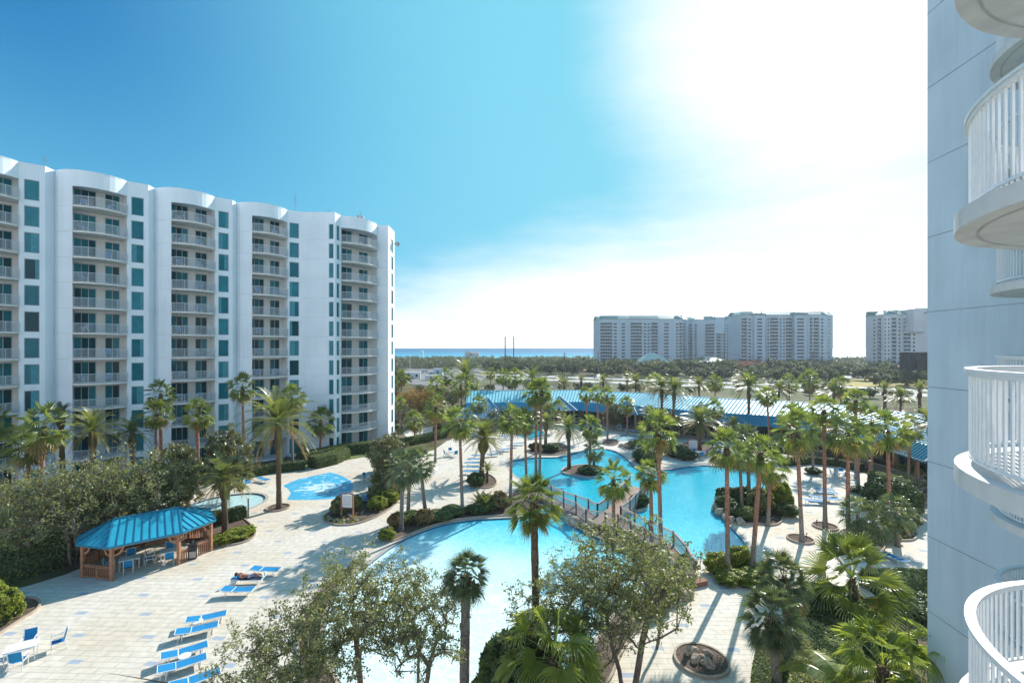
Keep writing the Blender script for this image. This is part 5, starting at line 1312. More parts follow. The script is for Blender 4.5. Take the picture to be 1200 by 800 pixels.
# ------------------------------------------------------------------ person on the lounger
def person_on(lounger_obj):
    root_loc = lounger_obj.location; rz = lounger_obj.rotation_euler[2]
    z = .50
    V_ = {'pel': (.12,0,z), 'sp1': (-.05,0,z+.02), 'sp2': (-.22,0,z+.04), 'che': (-.40,0,z+.08), 'nec': (-.60,0,z+.13), 'hd0': (-.68,0,z+.16), 'hd1': (-.80,0,z+.17),
          'shl': (-.50,.19,z+.08), 'ell': (-.66,.40,z+.04), 'wrl': (-.82,.22,z+.10), 'shr': (-.50,-.19,z+.08), 'elr': (-.24,-.33,z+.03), 'wrr': (-.02,-.22,z+.12), 'har': (.06,-.14,z+.13),
          'hil': (.16,.10,z), 'knl': (.58,.15,z+.07), 'anl': (.98,.14,z-.02), 'fol': (1.04,.15,z+.10), 'hir': (.16,-.10,z), 'knr': (.54,-.17,z+.26), 'anr': (.90,-.14,z-.02), 'for': (1.0,-.14,z+.05)}
    Rr = {'pel': .15, 'sp1': .13, 'sp2': .125, 'che': .145, 'nec': .055, 'hd0': .085, 'hd1': .095, 'shl': .065, 'ell': .045, 'wrl': .032, 'shr': .065, 'elr': .045, 'wrr': .032, 'har': .035, 'hil': .095, 'knl': .062, 'anl': .042, 'fol': .04, 'hir': .095, 'knr': .062, 'anr': .042, 'for': .04}
    E_ = [('pel','sp1'),('sp1','sp2'),('sp2','che'),('che','nec'),('nec','hd0'),('hd0','hd1'),('che','shl'),('shl','ell'),('ell','wrl'),('che','shr'),('shr','elr'),('elr','wrr'),('wrr','har'),('pel','hil'),('hil','knl'),('knl','anl'),('anl','fol'),('pel','hir'),('hir','knr'),('knr','anr'),('anr','for')]
    def skin(keys, edges, rad, name, m, grow=0.0, parent=None):
        me = bpy.data.meshes.new(name); ks = list(keys); me.from_pydata([V_[k] for k in ks], [(ks.index(a), ks.index(b)) for a, b in edges], [])
        o = bpy.data.objects.new(name, me); C.objects.link(o); me.skin_vertices or bpy.context.view_layer.update()
        md = o.modifiers.new("skin", 'SKIN')
        if not me.skin_vertices: me.attributes  # created by the modifier
        for i, k in enumerate(ks):
            sv = me.skin_vertices[0].data[i]; sv.radius = (rad[k] + grow, (rad[k] + grow) * (.8 if k in ('pel','sp1','sp2','che') else 1)); sv.use_root = (i == 0)
        o.modifiers.new("sub", 'SUBSURF').levels = 1; o.modifiers["sub"].render_levels = 2; me.materials.append(m)
        if parent: o.parent = parent
        return o
    b = skin(list(V_), E_, Rr, "person", skinm)
    b.location = root_loc; b.rotation_euler = (0, 0, rz)
    shorts_m = mat("shorts_blue", (.03,.12,.35), .9, col2=(.5,.6,.7), scale=9)
    V_['kl2'] = (.42,.13,z+.05); V_['kr2'] = (.40,-.14,z+.18); Rr['kl2'] = .085; Rr['kr2'] = .085
    skin(['pel','sp1','hil','kl2','hir','kr2'], [('pel','sp1'),('pel','hil'),('hil','kl2'),('pel','hir'),('hir','kr2')], Rr, "shorts", shorts_m, .022, b)
    # hair, face
    h = MB(); h.tube([(-.76,0,z+.15),(-.86,0,z+.15),(-.905,0,z+.15)], [.115,.10,.04], 10); h.build("hair", mat("hair_dark", (.03,.02,.015), .8, var=.2), b, smooth=True)
    f = MB(); f.bar((-.765,-.012,z+.265),(-.735,.012,z+.285), .03, .03); f.bar((-.79,-.05,z+.262),(-.79,.05,z+.262), .02, .02); f.build("face_feature", mat("sunglasses", (.02,.02,.02), .3), b)
    for s, k in ((.15, 'fol'), (-.14, 'for')):
        p = V_[k]; m = MB(); m.box(p[0]-.05,p[0]+.06,p[1]-.05,p[1]+.05,p[2]-.06,p[2]+.10); m.build("shoe", towel, b)
    for wr, dx, dy in (('wrl', -.06, -.06), ('har', .05, .03)):
        p = Vector(V_[wr])
        for i in range(5):
            m = MB(); a = -.5 + i * .25; d = Vector((dx, dy, 0)).normalized(); s_ = Vector((-d.y, d.x, 0)); q = p + s_ * (i - 2) * .016 + d * .02
            l = (.055, .075, .082, .074, .058)[i]; m.tube([q, q + d * l * .6 + s_ * (i-2)*.006, q + d * l + Vector((0,0,-.015))], [.010,.009,.006], 6); m.build("finger", skinm, b)
    return tag(b, "person lying on a lounger in blue patterned shorts and white shoes", "person")
pr = person_on(L2)
m = MB(); m.box(-.98,.9,-.30,.30,.385,.40); o = m.build("beach_towel", mat("dark_towel", (.05,.06,.09), .95, var=.2, scale=5)); o.location = L2.location; o.rotation_euler = L2.rotation_euler; tag(o, "dark towel spread under the sunbathing person", "towel")
m = MB(); m.box(-.16,.16,-.1,.1,0,.26); m.tube([(-.1,0,.26),(-.06,0,.4),(.06,0,.4),(.1,0,.26)], .015, 6); o = m.build("beach_bag", towel); q = G(274, 684); o.location = (q.x, q.y, .004); tag(o, "pale bag on the deck beside the sunbathing person", "bag")

# ------------------------------------------------------------------ cars, poles, small buildings far off
glass_car = glassm("car_glass", (.02,.03,.035)); tyre = mat("tyre", (.02,.02,.02), .9, var=.1)
CARM = {}
def car_mesh(col, van=False):
    k = (col, van)
    if k in CARM: return CARM[k]
    cm = mat("car_paint_%d" % len(CARM), col, .3, spec=.6, var=.02); t = empty("parked_car"); 
    if van: prof = [(-2.4,.35),(-2.45,1.0),(-2.35,1.9),(-.2,1.98),(1.3,1.9),(1.9,1.2),(2.5,1.0),(2.55,.4)]; gpts = [(-2.1,1.25,-.4,1.75),(-.2,1.2,1.2,1.75)]
    else: prof = [(-2.2,.35),(-2.25,.85),(-1.7,.98),(-1.2,1.42),(.2,1.46),(.95,1.0),(2.0,.85),(2.2,.7),(2.2,.35)]; gpts = [(-1.25,1.0,-.4,1.36),(-.3,1.0,.45,1.38)]
    n = len(prof); b = MB(); vs = []
    for y, s in ((-.88,1),(-.80,.0),(.80,.0),(.88,1)): pass
    lo = [(x, -.9 + .18 * max(0, (z - .95)), z) for x, z in prof]; hi = [(x, .9 - .18 * max(0, (z - .95)), z) for x, z in prof]
    b.add(lo + hi, [tuple(range(n)), tuple(range(2*n-1, n-1, -1))] + [(i, (i+1)%n, n+(i+1)%n, n+i) for i in range(n)]); b.build("body", cm, t)
    for x0, z0, x1, z1 in gpts:
        for s in (-1, 1):
            w = MB(); y0 = s*(.905 - .18*(z0-.95)); y1 = s*(.905 - .18*(z1-.95)); w.quad((x0-.1,y0,z0),(x1+.25,y0,z0),(x1,y1,z1),(x0,y1,z1)); w.build("window", glass_car, t)
    for x in (-1.4, 1.4):
        for y in (-.85, .85): w = MB(); w.tube([(x,y-.1,.33),(x,y+.1,.33)], [.33,.33], 14); w.build("wheel", tyre, t)
    for y in (-.6, .6): w = MB(); w.box(prof[-2][0]-.02, prof[-2][0]+.03, y-.15, y+.15, .62, .78); w.build("headlight", whitep, t)
    CARM[k] = t; return t
used = set()
def car(x, y, rz, col, label, van=False, group="cars beyond the clubhouse", name="parked_car"):
    t = car_mesh(col, van); o = t if (col, van) not in used else copy_tree(t); used.add((col, van))
    o.name = name; o.location = (x, y, .13); o.rotation_euler = (0, 0, rz); return tag(o, label, "van" if van else "car", group)
hw = math.atan2(D.y, D.x); wc, dc, sc_, rc, bc = (.7,.72,.74), (.03,.03,.035), (.35,.37,.40), (.3,.04,.04), (.08,.2,.35)
def hcar(px, b, col, label, van=False, flip=False):
    # where the pixel column meets the lane at offset b
    k = (px - 600) / FP; P_ = P0 + Nn * b; a = (k * P_.y - P_.x) / (D.x - k * D.y); q = P_ + D * a; car(q.x, q.y, hw + (math.pi if flip else 0), col, label, van, "vehicles on the highway", "car")
hcar(914, 11, wc, "white van on the highway above the clubhouse roof", True); hcar(1011, -8, dc, "dark car on the highway before the yellow meadow"); hcar(700, 17, sc_, "silver car on the far lanes right of the twin poles"); hcar(1062, -12, bc, "blue car on the near lanes at the right"); hcar(760, -8, wc, "white car on the highway right of the tall thin pole", flip=True)
cols = [wc, sc_, dc, wc, bc, rc, sc_]
for i in range(16):
    p = G(988 + i * 6.6 + rng.uniform(-1, 1), 438.5 + (i % 3) * 1.1); car(p.x, p.y, hw + 1.57 + rng.uniform(-.05, .05), cols[i % 7], "%s parked car from the left in the lot beyond the yellow meadow" % ordw(i), i % 5 == 0, "cars parked beyond the meadow")
for i, (x, y) in enumerate([(498, 437), (506, 439), (520, 431), (533, 432), (545, 433), (512, 433)]):
    p = G(x, y); car(p.x, p.y, .4 + .2 * i, cols[i % 7], "%s vehicle in the yard near the white trailers" % ordw(i), i % 2 == 0, "vehicles in the yard left of the clubhouse")
def small_building(px, py, w, d, h, rh, wallm_, roofm_, label, name="small_building", rz=0.0, hip=True):
    p = G(px, py); t = empty(name, p, rz); m = MB(); m.box(-w/2, w/2, 0, d, 0, h); m.build("wall", wallm_, t)
    m = MB(); e = .6; s = w/2 if (w > d) else d/2; s = min(w, d)/2
    if rh > 0:
        m.add([(-w/2-e,-e,h),(w/2+e,-e,h),(w/2+e,d+e,h),(-w/2-e,d+e,h),(-w/2+s if w > d else 0,d/2 if w > d else s,h+rh),(w/2-s if w > d else 0,d/2 if w > d else d-s,h+rh)],
              [(0,1,5,4),(1,2,5),(2,3,4,5),(3,0,4),(3,2,1,0)] if w > d else [(0,1,4),(1,2,5,4),(2,3,5),(3,0,4,5),(3,2,1,0)])
        m.build("roof", roofm_, t)
    else: m.box(-w/2-.1,w/2+.1,-.1,d+.1,h,h+.15); m.build("roof", roofm_, t)
    n = max(1, int(w / 3.5))
    for k in range(n):
        x = -w/2 + w*(k+.5)/n; q = MB(); q.box(x-.55,x+.55,-.05,-.003,h*.35,h*.75); q.build("window", winm, t)
    return tag(t, label, "building", "small buildings beyond the highway")
pinkw = mat("pink_wall", (.50,.38,.33), .9, var=.05); whit = mat("white_wall", (.66,.66,.65), .9, var=.05, scale=.5)
small_building(828, 444, 5.0, 4.5, 3.4, 1.4, pinkw, mat("tan_roof", (.45,.38,.33), .8, var=.1), "small pink gatehouse beside the highway", "gatehouse")
small_building(768, 432, 22, 18, 5.5, 7.0, whit, mat("pale_green_roof", (.36,.50,.46), .5, var=.1), "pavilion building with steep pale pyramid roof before the slate-blue block")
small_building(841, 434, 16, 12, 6, 3.0, whit, mat("pale_green_roof", (.36,.50,.46)), "low green-roofed building before the stepped middle block")
small_building(832, 428, 10, 8, 8.5, 0, whit, whit, "flat-roofed cream building peeking above the oak row")
small_building(484, 444, 7.5, 3.2, 3.2, 0, whit, whit, "white box trailer at the left of the yard", "trailer", .15)
small_building(505, 446, 6.0, 3.0, 2.6, 0, whit, whit, "longer white trailer right of the box trailer in the yard", "trailer", -.1)
small_building(513, 441, 5.0, 3.2, 4.4, 0, mat("pale_blue_wall", (.42,.55,.62), .9, var=.04), whit, "pale blue shed in the yard among the trailers", "shed")
small_building(455, 417.5, 16, 12, 5, 0, whit, whit, "low white beach house above the far woods at the left", "beach_house")
small_building(494.5, 417.5, 4, 4, 12, 0, whit, whit, "small white lookout house above the far woods", "beach_house")
small_building(549, 417.6, 14, 10, 7, 4.0, pinkw, pinkw, "reddish gabled beach house on the shoreline", "beach_house")
small_building(556, 417.6, 18, 10, 6, 3.0, pinkw, pinkw, "wider reddish beach house on the shoreline", "beach_house")
def pole(px, py, top, label, r=.16, arms=1, m_=metalg, bend=False):
    p = G(px, py); sc = p.y / FP; h = CH - (top - HY) * sc; t = empty("utility_pole", p); m = MB(); m.tube([(0,0,0),(0,0,h)], [r, r*.7], 7); m.build("pole", m_, t)
    for k in range(arms): m = MB(); m.box(-1.1,1.1,-.07,.07,h-.5-k*1.4,h-.38-k*1.4); 
    if arms: m.build("crossarm", m_, t)
    tag(t, label, "pole", "poles along the highway"); return (p.x, p.y, h)
pw = mat("pole_wood", (.12,.10,.085), .9, var=.15)
pole(592, 440, 394, "left one of the two tall twin poles before the sea", .38, 0, pw); pole(602, 438, 394, "right one of the two tall twin poles before the sea", .38, 0, pw)
pole(480.5, 434, 415, "thin pale flagpole standing in the yard at the left", .12, 0, whitep)
PT = [pole(661.5, 446, 413, "pole right of the twin poles before the oak row", .22, 1, pw), pole(701, 441, 412.5, "pole below the left corner of the slate-blue block", .2, 1, pw), pole(848.5, 447, 412.5, "pole before the stepped middle block", .22, 1, pw),
      pole(952.8, 452, 411.5, "pole before the right end of the tallest block", .24, 1, pw), pole(1138, 455, 406, "pole behind the blue-grey wing", .24, 1, pw)]
for j in range(4):
    w = MB()
    for k, (a, b) in enumerate(zip(PT, PT[1:])):
        pts = []
        for i in range(13):
            f = i / 12; pts.append((a[0] + (b[0]-a[0])*f + (j % 2 - .5) * 1.6, a[1] + (b[1]-a[1])*f, (a[2] + (b[2]-a[2])*f) - .4 - (j // 2) * 2.2 - 1.6 * 4 * f * (1 - f)))
        w.tube(pts, .022, 4)
    o = w.build("overhead_wire", blackm); tag(o, "%s overhead wire from the top along the highway poles" % ordw(j), "wire", "overhead wires")
def lamp(px, py, top, label):
    p = G(px, py); h = CH - (top - HY) * p.y / FP; t = empty("street_lamp", p); m = MB(); m.tube([(0,0,0),(0,0,h)], .09, 6); m.tube([(0,0,h),(.5,0,h+.3),(1.4,0,h+.35)], .05, 6); m.build("pole", metalg, t); m = MB(); m.box(1.3,1.9,-.12,.12,h+.28,h+.38); m.build("lamp_head", metalg, t); tag(t, label, "street lamp", "street lamps")
lamp(1001, 428, 412, "street lamp in the gap between the condominium blocks")
# billboard at the right, seen from behind
t = empty("billboard", G(1077, 452)); q = t.location; sc = q.y / FP; zb, zt = CH - (433 - HY) * sc, CH - (412.5 - HY) * sc
m = MB(); m.tube([(0,0,0),(0,0,zt)], .75, 12); m.build("pole", mat("rust_pole", (.10,.07,.06), .8, var=.15), t)
dkf = mat("billboard_steel", (.035,.04,.045), .7, var=.2)
m = MB(); wd = 7.0
for z in (zb, (zb+zt)/2, zt - .3): m.bar((-wd,-1.2,z),(wd,-1.2,z),.35,.35); m.bar((-wd,1.2,z),(wd,1.2,z),.35,.35)
for k in range(9): x = -wd + 2*wd*k/8; m.bar((x,-1.2,zb),(x,-1.2,zt),.22); m.bar((x,-1.2,zb),(x,1.2,zb),.2)
for k in range(8): x = -wd + 2*wd*k/8; m.bar((x,-1.2,zb),(x + wd/4,-1.2,zt),.14)
m.box(-wd,wd,-1.6,1.6,zb-.25,zb-.1); m.build("frame", dkf, t)
m = MB(); m.box(-wd,wd,1.3,1.5,zb,zt); m.build("panel", dkf, t)
tag(t, "dark steel back of a roadside billboard on one pole", "billboard")
# ------------------------------------------------------------------ palms
P_ = palm
P_('fan', 189,577, 186,463, 17, "upper crowned fan palm of the pair against the tower's third window column")
P_('fan', 183,582, 185,484, 17, "lower crowned fan palm of the pair against the tower's third window column")
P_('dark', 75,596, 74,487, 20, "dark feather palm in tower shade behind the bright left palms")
P_('fan', 46,626, 47,501, 27, "bright fan palm rising through the olive trees at the far left")
P_('fan', 33,612, 30,521, 25, "second fan palm overlapping the bright one at the far left")
P_('fan', -4,600, -6,497, 20, "fan palm cut by the left edge of the picture")
P_('date', 110,602, 110,505, 29, "sunlit feather palm above the olive trees beside the second balcony bay")
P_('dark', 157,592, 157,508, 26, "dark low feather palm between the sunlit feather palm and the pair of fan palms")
P_('fan', 232,577, 233,484, 17, "slim fan palm before the third balcony bay")
P_('fan', 286,556, 286,453, 16, "dark tall fan palm standing between the third bay and the fourth window column")
P_('date', 327,596, 327,497, 44, "large feather palm in its own ring planter beside the splash pad", )
P_('fan', 343,548, 342,466, 17, "fan palm with crown just behind the large feather palm")
P_('fan', 375,536, 376,493, 16, "short fan palm at the tower foot left of the thin one")
P_('grey', 384,529, 384,474, 12, "thin fan palm at the tower foot before the narrow windows")
P_('grey', 456,508, 455,464, 9, "small fan palm against the tower's right end wall")
P_('date', 264,624, 262,563, 33, "low feather palm beside the pavilion with green hedge")
P_('fan', 471,488, 470,443, 10, "fan palm just right of the tower before the far woods")
P_('fan', 469,502, 469,474, 10, "small fan palm near the tower corner below the taller one")
P_('sabal', 470,622, 472,549, 23, "stout sabal palm with pale criss-cross trunk on the pool edge bed")
P_('sabal', 478,607, 480,545, 18, "sabal palm standing close behind the stout criss-cross one")
P_('sabal', 499,604, 493,542, 19, "slim leaning sabal palm right of the stout one")
P_('fan', 510,542, 511,477, 15, "tall fan palm with red trunk beside the long clipped hedge")
P_('fan', 542,602, 539,494, 20, "tall red-trunked fan palm at the back edge of the foreground pool")
P_('fan', 512,498, 512,451, 12, "fan palm beyond the orange tree left of the clubhouse")
P_('fan', 520,492, 522,441, 10, "farther fan palm just right of the one beyond the orange tree")
P_('fan', 541,494, 540,451, 14, "fan palm before the left hip of the clubhouse roof")
P_('date', 548,488, 546,441, 21, "bushy feather palm at the left end of the clubhouse")
P_('fan', 552,486, 553,450, 10, "small fan palm tucked right of the bushy feather palm")
P_('fan', 575,462, 575,437, 7, "small fan palm beside the pale road left of the clubhouse")
P_('fan', 589,487, 590,441, 10, "fan palm before the turquoise roof straight below the twin poles", lift=0)
P_('fan', 604,484, 604,441, 10, "fan palm before the turquoise roof right of the one below the twin poles")
P_('date', 624,492, 624,445, 17, "feather palm before the turquoise roof behind the tall pair")
P_('stub', 655,463, 656,446, 8, "short stubby palm on the verge first from the left")
P_('stub', 681,463, 681,446, 8, "short stubby palm on the verge second from the left")
P_('date', 707,468, 707,447, 11, "broad feather palm on the verge behind the turquoise roof")
P_('stub', 735,464, 735,443, 9, "short stubby palm on the verge left of the clubhouse's dark gable")
P_('fan', 628,566, 628,460, 16, "left one of the two very tall palms side by side at the pool's left lobe")
P_('fan', 632,567, 635,457, 15, "right one of the two very tall palms side by side at the pool's left lobe")
P_('fan', 598,592, 600,491, 18, "tall fan palm on the bed left of the twin tall palms")
P_('fan', 617,568, 615,493, 15, "fan palm between the bed and the left lobe of the lagoon")
P_('dense', 564,556, 567,514, 29, "yellow-green feather palm with swollen pineapple trunk in an oval bed")
P_('date', 639,528, 640,495, 15, "feather palm with stout trunk behind the lagoon's left lobe")
P_('date', 667,549, 666,503, 19, "feather palm on the left of the lagoon island")
P_('fan', 691,548, 692,500, 15, "fan palm on the right of the lagoon island")
P_('sabal', 696,549, 696,528, 13, "low dark sabal palm on the lagoon island")
P_('fan', 688,509, 687,462, 9, "slim fan palm left of three before the clubhouse")
P_('fan', 701,511, 700,461, 10, "slim fan palm middle of three before the clubhouse")
P_('fan', 712,517, 711,463, 11, "slim fan palm right of three before the clubhouse")
P_('date', 776,513, 776,455, 18, "dark feather palm left of the pair before the clubhouse roof")
P_('date', 788,514, 790,458, 19, "dark feather palm right of the pair before the clubhouse roof")
P_('date', 877,516, 877,454, 21, "tall feather palm before the right half of the clubhouse roof")
P_('dense', 820,531, 820,496, 26, "broad feather palm with thick green trunk beyond the lagoon")
P_('fan', 764,640, 763,556, 19, "lower fan palm leaning over the footbridge beside a taller one")
P_('fan', 775,650, 771,504, 25, "tall fan palm towering over the middle of the footbridge")
P_('fan', 719,628, 719,562, 22, "fan palm before the footbridge fork")
P_('fan', 853,676, 851,524, 24, "tall fan palm in the lime-green bed, left one")
P_('fan', 881,672, 889,529, 22, "tall fan palm in the lime-green bed, right one")
P_('fan', 900,616, 904,547, 20, "fan palm at the front of the rocky bed right of the lagoon")
P_('sabal', 878,594, 877,516, 19, "fluffy grey palm behind the lime-green bed palms")
P_('fan', 870,600, 866,534, 16, "fan palm half hidden on the rocky bed right of the lagoon")
P_('fan', 940,635, 935,504, 26, "red-trunked fan palm in the left stone ring on the right deck")
P_('fan', 967,618, 967,481, 19, "tallest slim fan palm in the second stone ring on the right deck")
P_('fan', 994,632, 995,508, 24, "red-trunked fan palm in the third bed on the right deck")
P_('fan', 1043,622, 1042,505, 23, "red-trunked fan palm on the bed nearest the wing")
P_('fan', 1003,560, 1004,469, 15, "fan palm rising before the striped roof on the right deck")
P_('fan', 1006,574, 1006,515, 18, "short fan palm in the small ring near the shaded walkway tables")
P_('fan', 953,552, 953,501, 16, "fan palm in the bushy ring left of the shaded tables")
P_('fan', 902,527, 899,464, 12, "slim fan palm right of the tall feather palm before the clubhouse")
P_('fan', 949,474, 949,444, 12, "fan palm behind the clubhouse roof below the right pole")
P_('date', 977,480, 977,460, 17, "feather palm behind the clubhouse roof ridge at the right")
P_('stub', 1037,479, 1037,457, 12, "stubby palm with dark trunk behind the striped roof")
P_('stub', 1078,483, 1077,458, 13, "stubby palm with dark trunk nearest the wing's corner")
P_('date', 1092,580, 1090,497, 26, "feather palm partly hidden by the blue-grey wing")
P_('sabal', 1008,640, 1006,603, 21, "low sabal palm left one in the oval bed on the right deck")
P_('sabal', 1018,643, 1024,609, 24, "low sabal palm right one in the oval bed on the right deck")
P_('sabaln', 928,798, 916,676, 36, "dark sabal palm behind the nearest one beside the clipped hedge")
P_('sabaln', 914,838, 906,722, 41, "nearest dark sabal palm with rough trunk beside the clipped hedge")
P_('fann', 1006,752, 1000,680, 60, "broad fan palm with wide drooping leaves left of the wing", group="broad leaved palms in the foreground")
P_('bright', 1040,900, 1035,782, 62, "bright leafy palm at the bottom edge left of the corner balcony", group="broad leaved palms in the foreground")
P_('bright', 1100,880, 1098,775, 56, "bright leafy palm partly behind the bottom right balcony", group="broad leaved palms in the foreground")
P_('bright', 645,905, 648,770, 74, "bright green fan palm at the bottom centre", group="broad leaved palms in the foreground")
P_('sabaln', 543,862, 547,672, 33, "sabal palm with straight shaggy trunk at the bottom centre")
P_('fann', 630,838, 626,592, 40, "fan palm with dark trunk rising before the foreground pool")

for i, (k, bx, by, cy, rpx_, l) in enumerate([('date',662,467,452,13,"feather palm in the green strip behind the turquoise roof first from the left"), ('date',745,468,449,14,"feather palm in the green strip behind the turquoise roof second from the left"), ('fan',765,470,447,10,"fan palm behind the turquoise roof between the feather palms"),
    ('date',820,472,452,13,"feather palm behind the roof left of the tallest block"), ('fan',838,474,448,10,"fan palm behind the roof below the stepped middle block"), ('date',912,478,458,15,"feather palm behind the roof below the highway van"), ('fan',925,476,449,11,"fan palm behind the roof right of the highway van"),
    ('fan',985,482,452,12,"fan palm behind the roof left of the stubby ones"), ('date',1055,486,466,15,"feather palm behind the striped roof beside the stubby ones"), ('fan',640,500,470,10,"small fan palm in front of the turquoise roof behind the tall pair"),
    ('fan',735,508,474,10,"small fan palm before the dark gable"), ('date',760,506,486,13,"low feather palm before the gable"), ('fan',838,522,478,12,"fan palm before the clubhouse between thick palm and tall feather palm"), ('date',860,524,500,14,"low feather palm before the right arcade"),
    ('fan',925,530,486,15,"fan palm before the arcade left of the tallest slim palm"), ('date',980,545,502,17,"feather palm behind the shaded walkway tables"), ('fan',1022,556,492,16,"fan palm beside the brown timber post"), ('fan',1064,566,500,15,"fan palm on the lawn by the ramp"), ('sabal',1052,640,600,20,"low sabal palm beside the mushroom-shaped bush"),
    ('fan',486,520,492,12,"small fan palm behind the long light green hedge"), ('fan',560,503,474,11,"fan palm before the annex roof"), ('date',528,510,488,14,"low feather palm at the far end of the long hedge"), ('fan',655,505,478,10,"small fan palm between plunge pool and clubhouse")]):
    P_(k, bx, by, bx + (i % 3 - 1), cy, rpx_, l)

# banana style leaves at the bottom right
def banana(seed):
    r = random.Random(seed); Q = []; MI = []
    for k in range(9):
        az = k * 2.399; el = R(r.uniform(35, 78)); h = Vector((math.cos(az), math.sin(az), 0)); up = Vector((0,0,1)); p = Vector((0,0,0)); e = el; L_ = r.uniform(.8, 1.1); pts = []
        for i in range(13): pts.append(p.copy()); p = p + (h*math.cos(e) + up*math.sin(e)) * L_/12; e -= R(11)
        s = Vector((-h.y, h.x, 0))
        for i in range(2, 12):
            for j in range(3):
                f0 = (i + j/3); f1 = f0 + .30
                def q(f): i_ = min(int(f), 11); return pts[i_].lerp(pts[i_+1], f - i_)
                w = .17 * math.sin(math.pi * min(1, (f0 - 1.6) / 10.6)) ** .6
                for sg in (-1, 1):
                    a, b = q(f0), q(min(f1, 12)); dr = up * (-.25 * w - r.uniform(0, .02)); d = (b-a).normalized()*.03
                    Q.append((a, b, b + s*sg*w + dr + d, a + s*sg*w + dr + d)); MI.append(0)
        for i in range(12): a, b = pts[i], pts[i+1]; w = .012; Q.append((a - s*w, a + s*w, b + s*w, b - s*w)); MI.append(0)
    return quads("banana_leaves", [[tuple(p) for p in t] for t in Q], [leaf_fan_b], MI)
t = empty("banana_plant", (14.7, 17.2, 0)); b_ = link("leaves", banana(4), t); b_.location = (0,0,2.8); b_.scale = (2.6,2.6,2.6); m = MB(); m.tube([(0,0,0),(.05,0,1.2),(0,0,2.9)], [.20,.16,.11], 10); m.tube([(0,0,2.7),(-.05,0,4.6),(-.22,.05,6.3)], [.07,.05,.02], 6); m.build("stem", leaf_lime, t); tag(t, "banana plant with torn leaves and one upright spear beside the wing", "plant")
t = empty("banana_plant", (13.3, 18.6, 0)); b_ = link("leaves", banana(9), t); b_.location = (0,0,2.1); b_.scale = (2.9,2.9,2.7); m = MB(); m.tube([(0,0,0),(.05,0,1.2),(0,0,2.1)], [.18,.15,.11], 10); m.build("stem", leaf_lime, t); tag(t, "banana plant with wide arching leaves left of the spear plant", "plant")

# ------------------------------------------------------------------ broadleaf trees
NT = [grow_tree(s, 7.4, 3.1, 2.9, 380, 34, .062, .33, .13, stems=st_, lobes=.3, shell=.35, zr=None) for s, st_ in ((51, 2), (52, 1), (53, 3))]
def near_tree(i, px, py, s, rz, label, sz=None): p = G(px, py); return tree("olive_tree", NT[i], (p.x, p.y, 0), s, rz, label, "sparse small-leaved trees in the foreground", sz)
near_tree(0, 338, 905, .92, .4, "sparse small-leaved tree spreading over the bottom loungers", .86)
near_tree(1, 418, 860, .98, 2.0, "sparse small-leaved tree with forked trunk left of the shaggy palm", 1.04)
near_tree(2, 492, 868, .72, 4.0, "narrow small-leaved tree directly left of the shaggy palm", .98)
near_tree(1, 672, 850, 1.0, .9, "open crowned tree right of the shaggy palm before the pool", .98)
near_tree(2, 738, 830, 1.08, 5.2, "largest open crowned tree hiding the near end of the footbridge", 1.16)
near_tree(0, 768, 760, .62, 3.1, "smaller open crowned tree on the rock bed by the bridge end", .74)
OL = [grow_tree(s, 6.2, 3.0, 1.2, 240, 25, .082, .42, .12, stems=3, lobes=.22, shell=.45) for s in (61, 62)]
for i, (x, y, s, sz, l) in enumerate([(20,668,1.25,1.20,"grey-green olive tree at the left edge behind the hedge"), (84,660,1.22,1.30,"grey-green olive tree before the first tower bays"), (130,646,1.15,1.34,"grey-green olive tree left behind the pavilion roof"),
        (168,640,1.1,1.28,"grey-green olive tree straight behind the pavilion roof"), (-30,650,1.2,1.2,"olive tree cut by the left edge")]):
    p = G(x, y); tree("olive_tree", OL[i % 2], (p.x, p.y, 0), s, i * 1.7, l, "olive trees behind the pavilion", sz)
MG = [grow_tree(71, 6.0, 2.2, .6, 190, 44, .13, .42, .12, lobes=.12, shell=.6, lmat=leaf_mag), grow_tree(72, 6.0, 2.6, 1.2, 190, 44, .13, .45, .12, lobes=.2, shell=.55, lmat=leaf_mag)]
for i, (k, x, y, s, sz, l) in enumerate([(0,268,585,1.12,1.32,"conical dark magnolia before the fourth tower bay"), (1,206,618,1.05,1.25,"round dark magnolia right of the olive trees"), (0,458,580,.95,1.15,"dark evergreen tree at the tower corner above the flower bed"),
        (1,449,560,.8,.85,"lower dark evergreen beside the tower corner tree"), (1,782,512,1.15,.80,"round evergreen before the clubhouse under the palm pair"), (1,720,503,.85,.85,"round evergreen before the clubhouse left gable"), (0,580,505,.8,.7,"dark evergreen among the bare shrubs left of the annex"), (1,936,500,.9,.8,"evergreen before the striped roof right of the slim palm")]):
    p = G(x, y); tree("evergreen_tree", MG[k], (p.x, p.y, 0), s, i * 2.1, l, "dark evergreen trees", sz)
OR = [grow_tree(81, 7.5, 3.6, 2.0, 150, 30, .15, .6, .14, lobes=.2, lmat=leaf_org), grow_tree(82, 6.5, 3.4, 1.0, 150, 10, .12, .6, .12, stems=3, lobes=.2, lmat=twigm, tmat=twigm, aspect=.12), grow_tree(83, 5.5, 4.6, .8, 130, 24, .16, .6, .12, lobes=.2, lmat=leaf_red)]
p = G(487, 497); tree("orange_tree", OR[0], (p.x, p.y, 0), 1.25, 0, "orange-brown autumn tree beside the tower", None, 1.05)
p = G(503, 488); tree("orange_tree", OR[0], (p.x, p.y, 0), 1.1, 2, "second orange-brown autumn tree farther behind", None, .95)
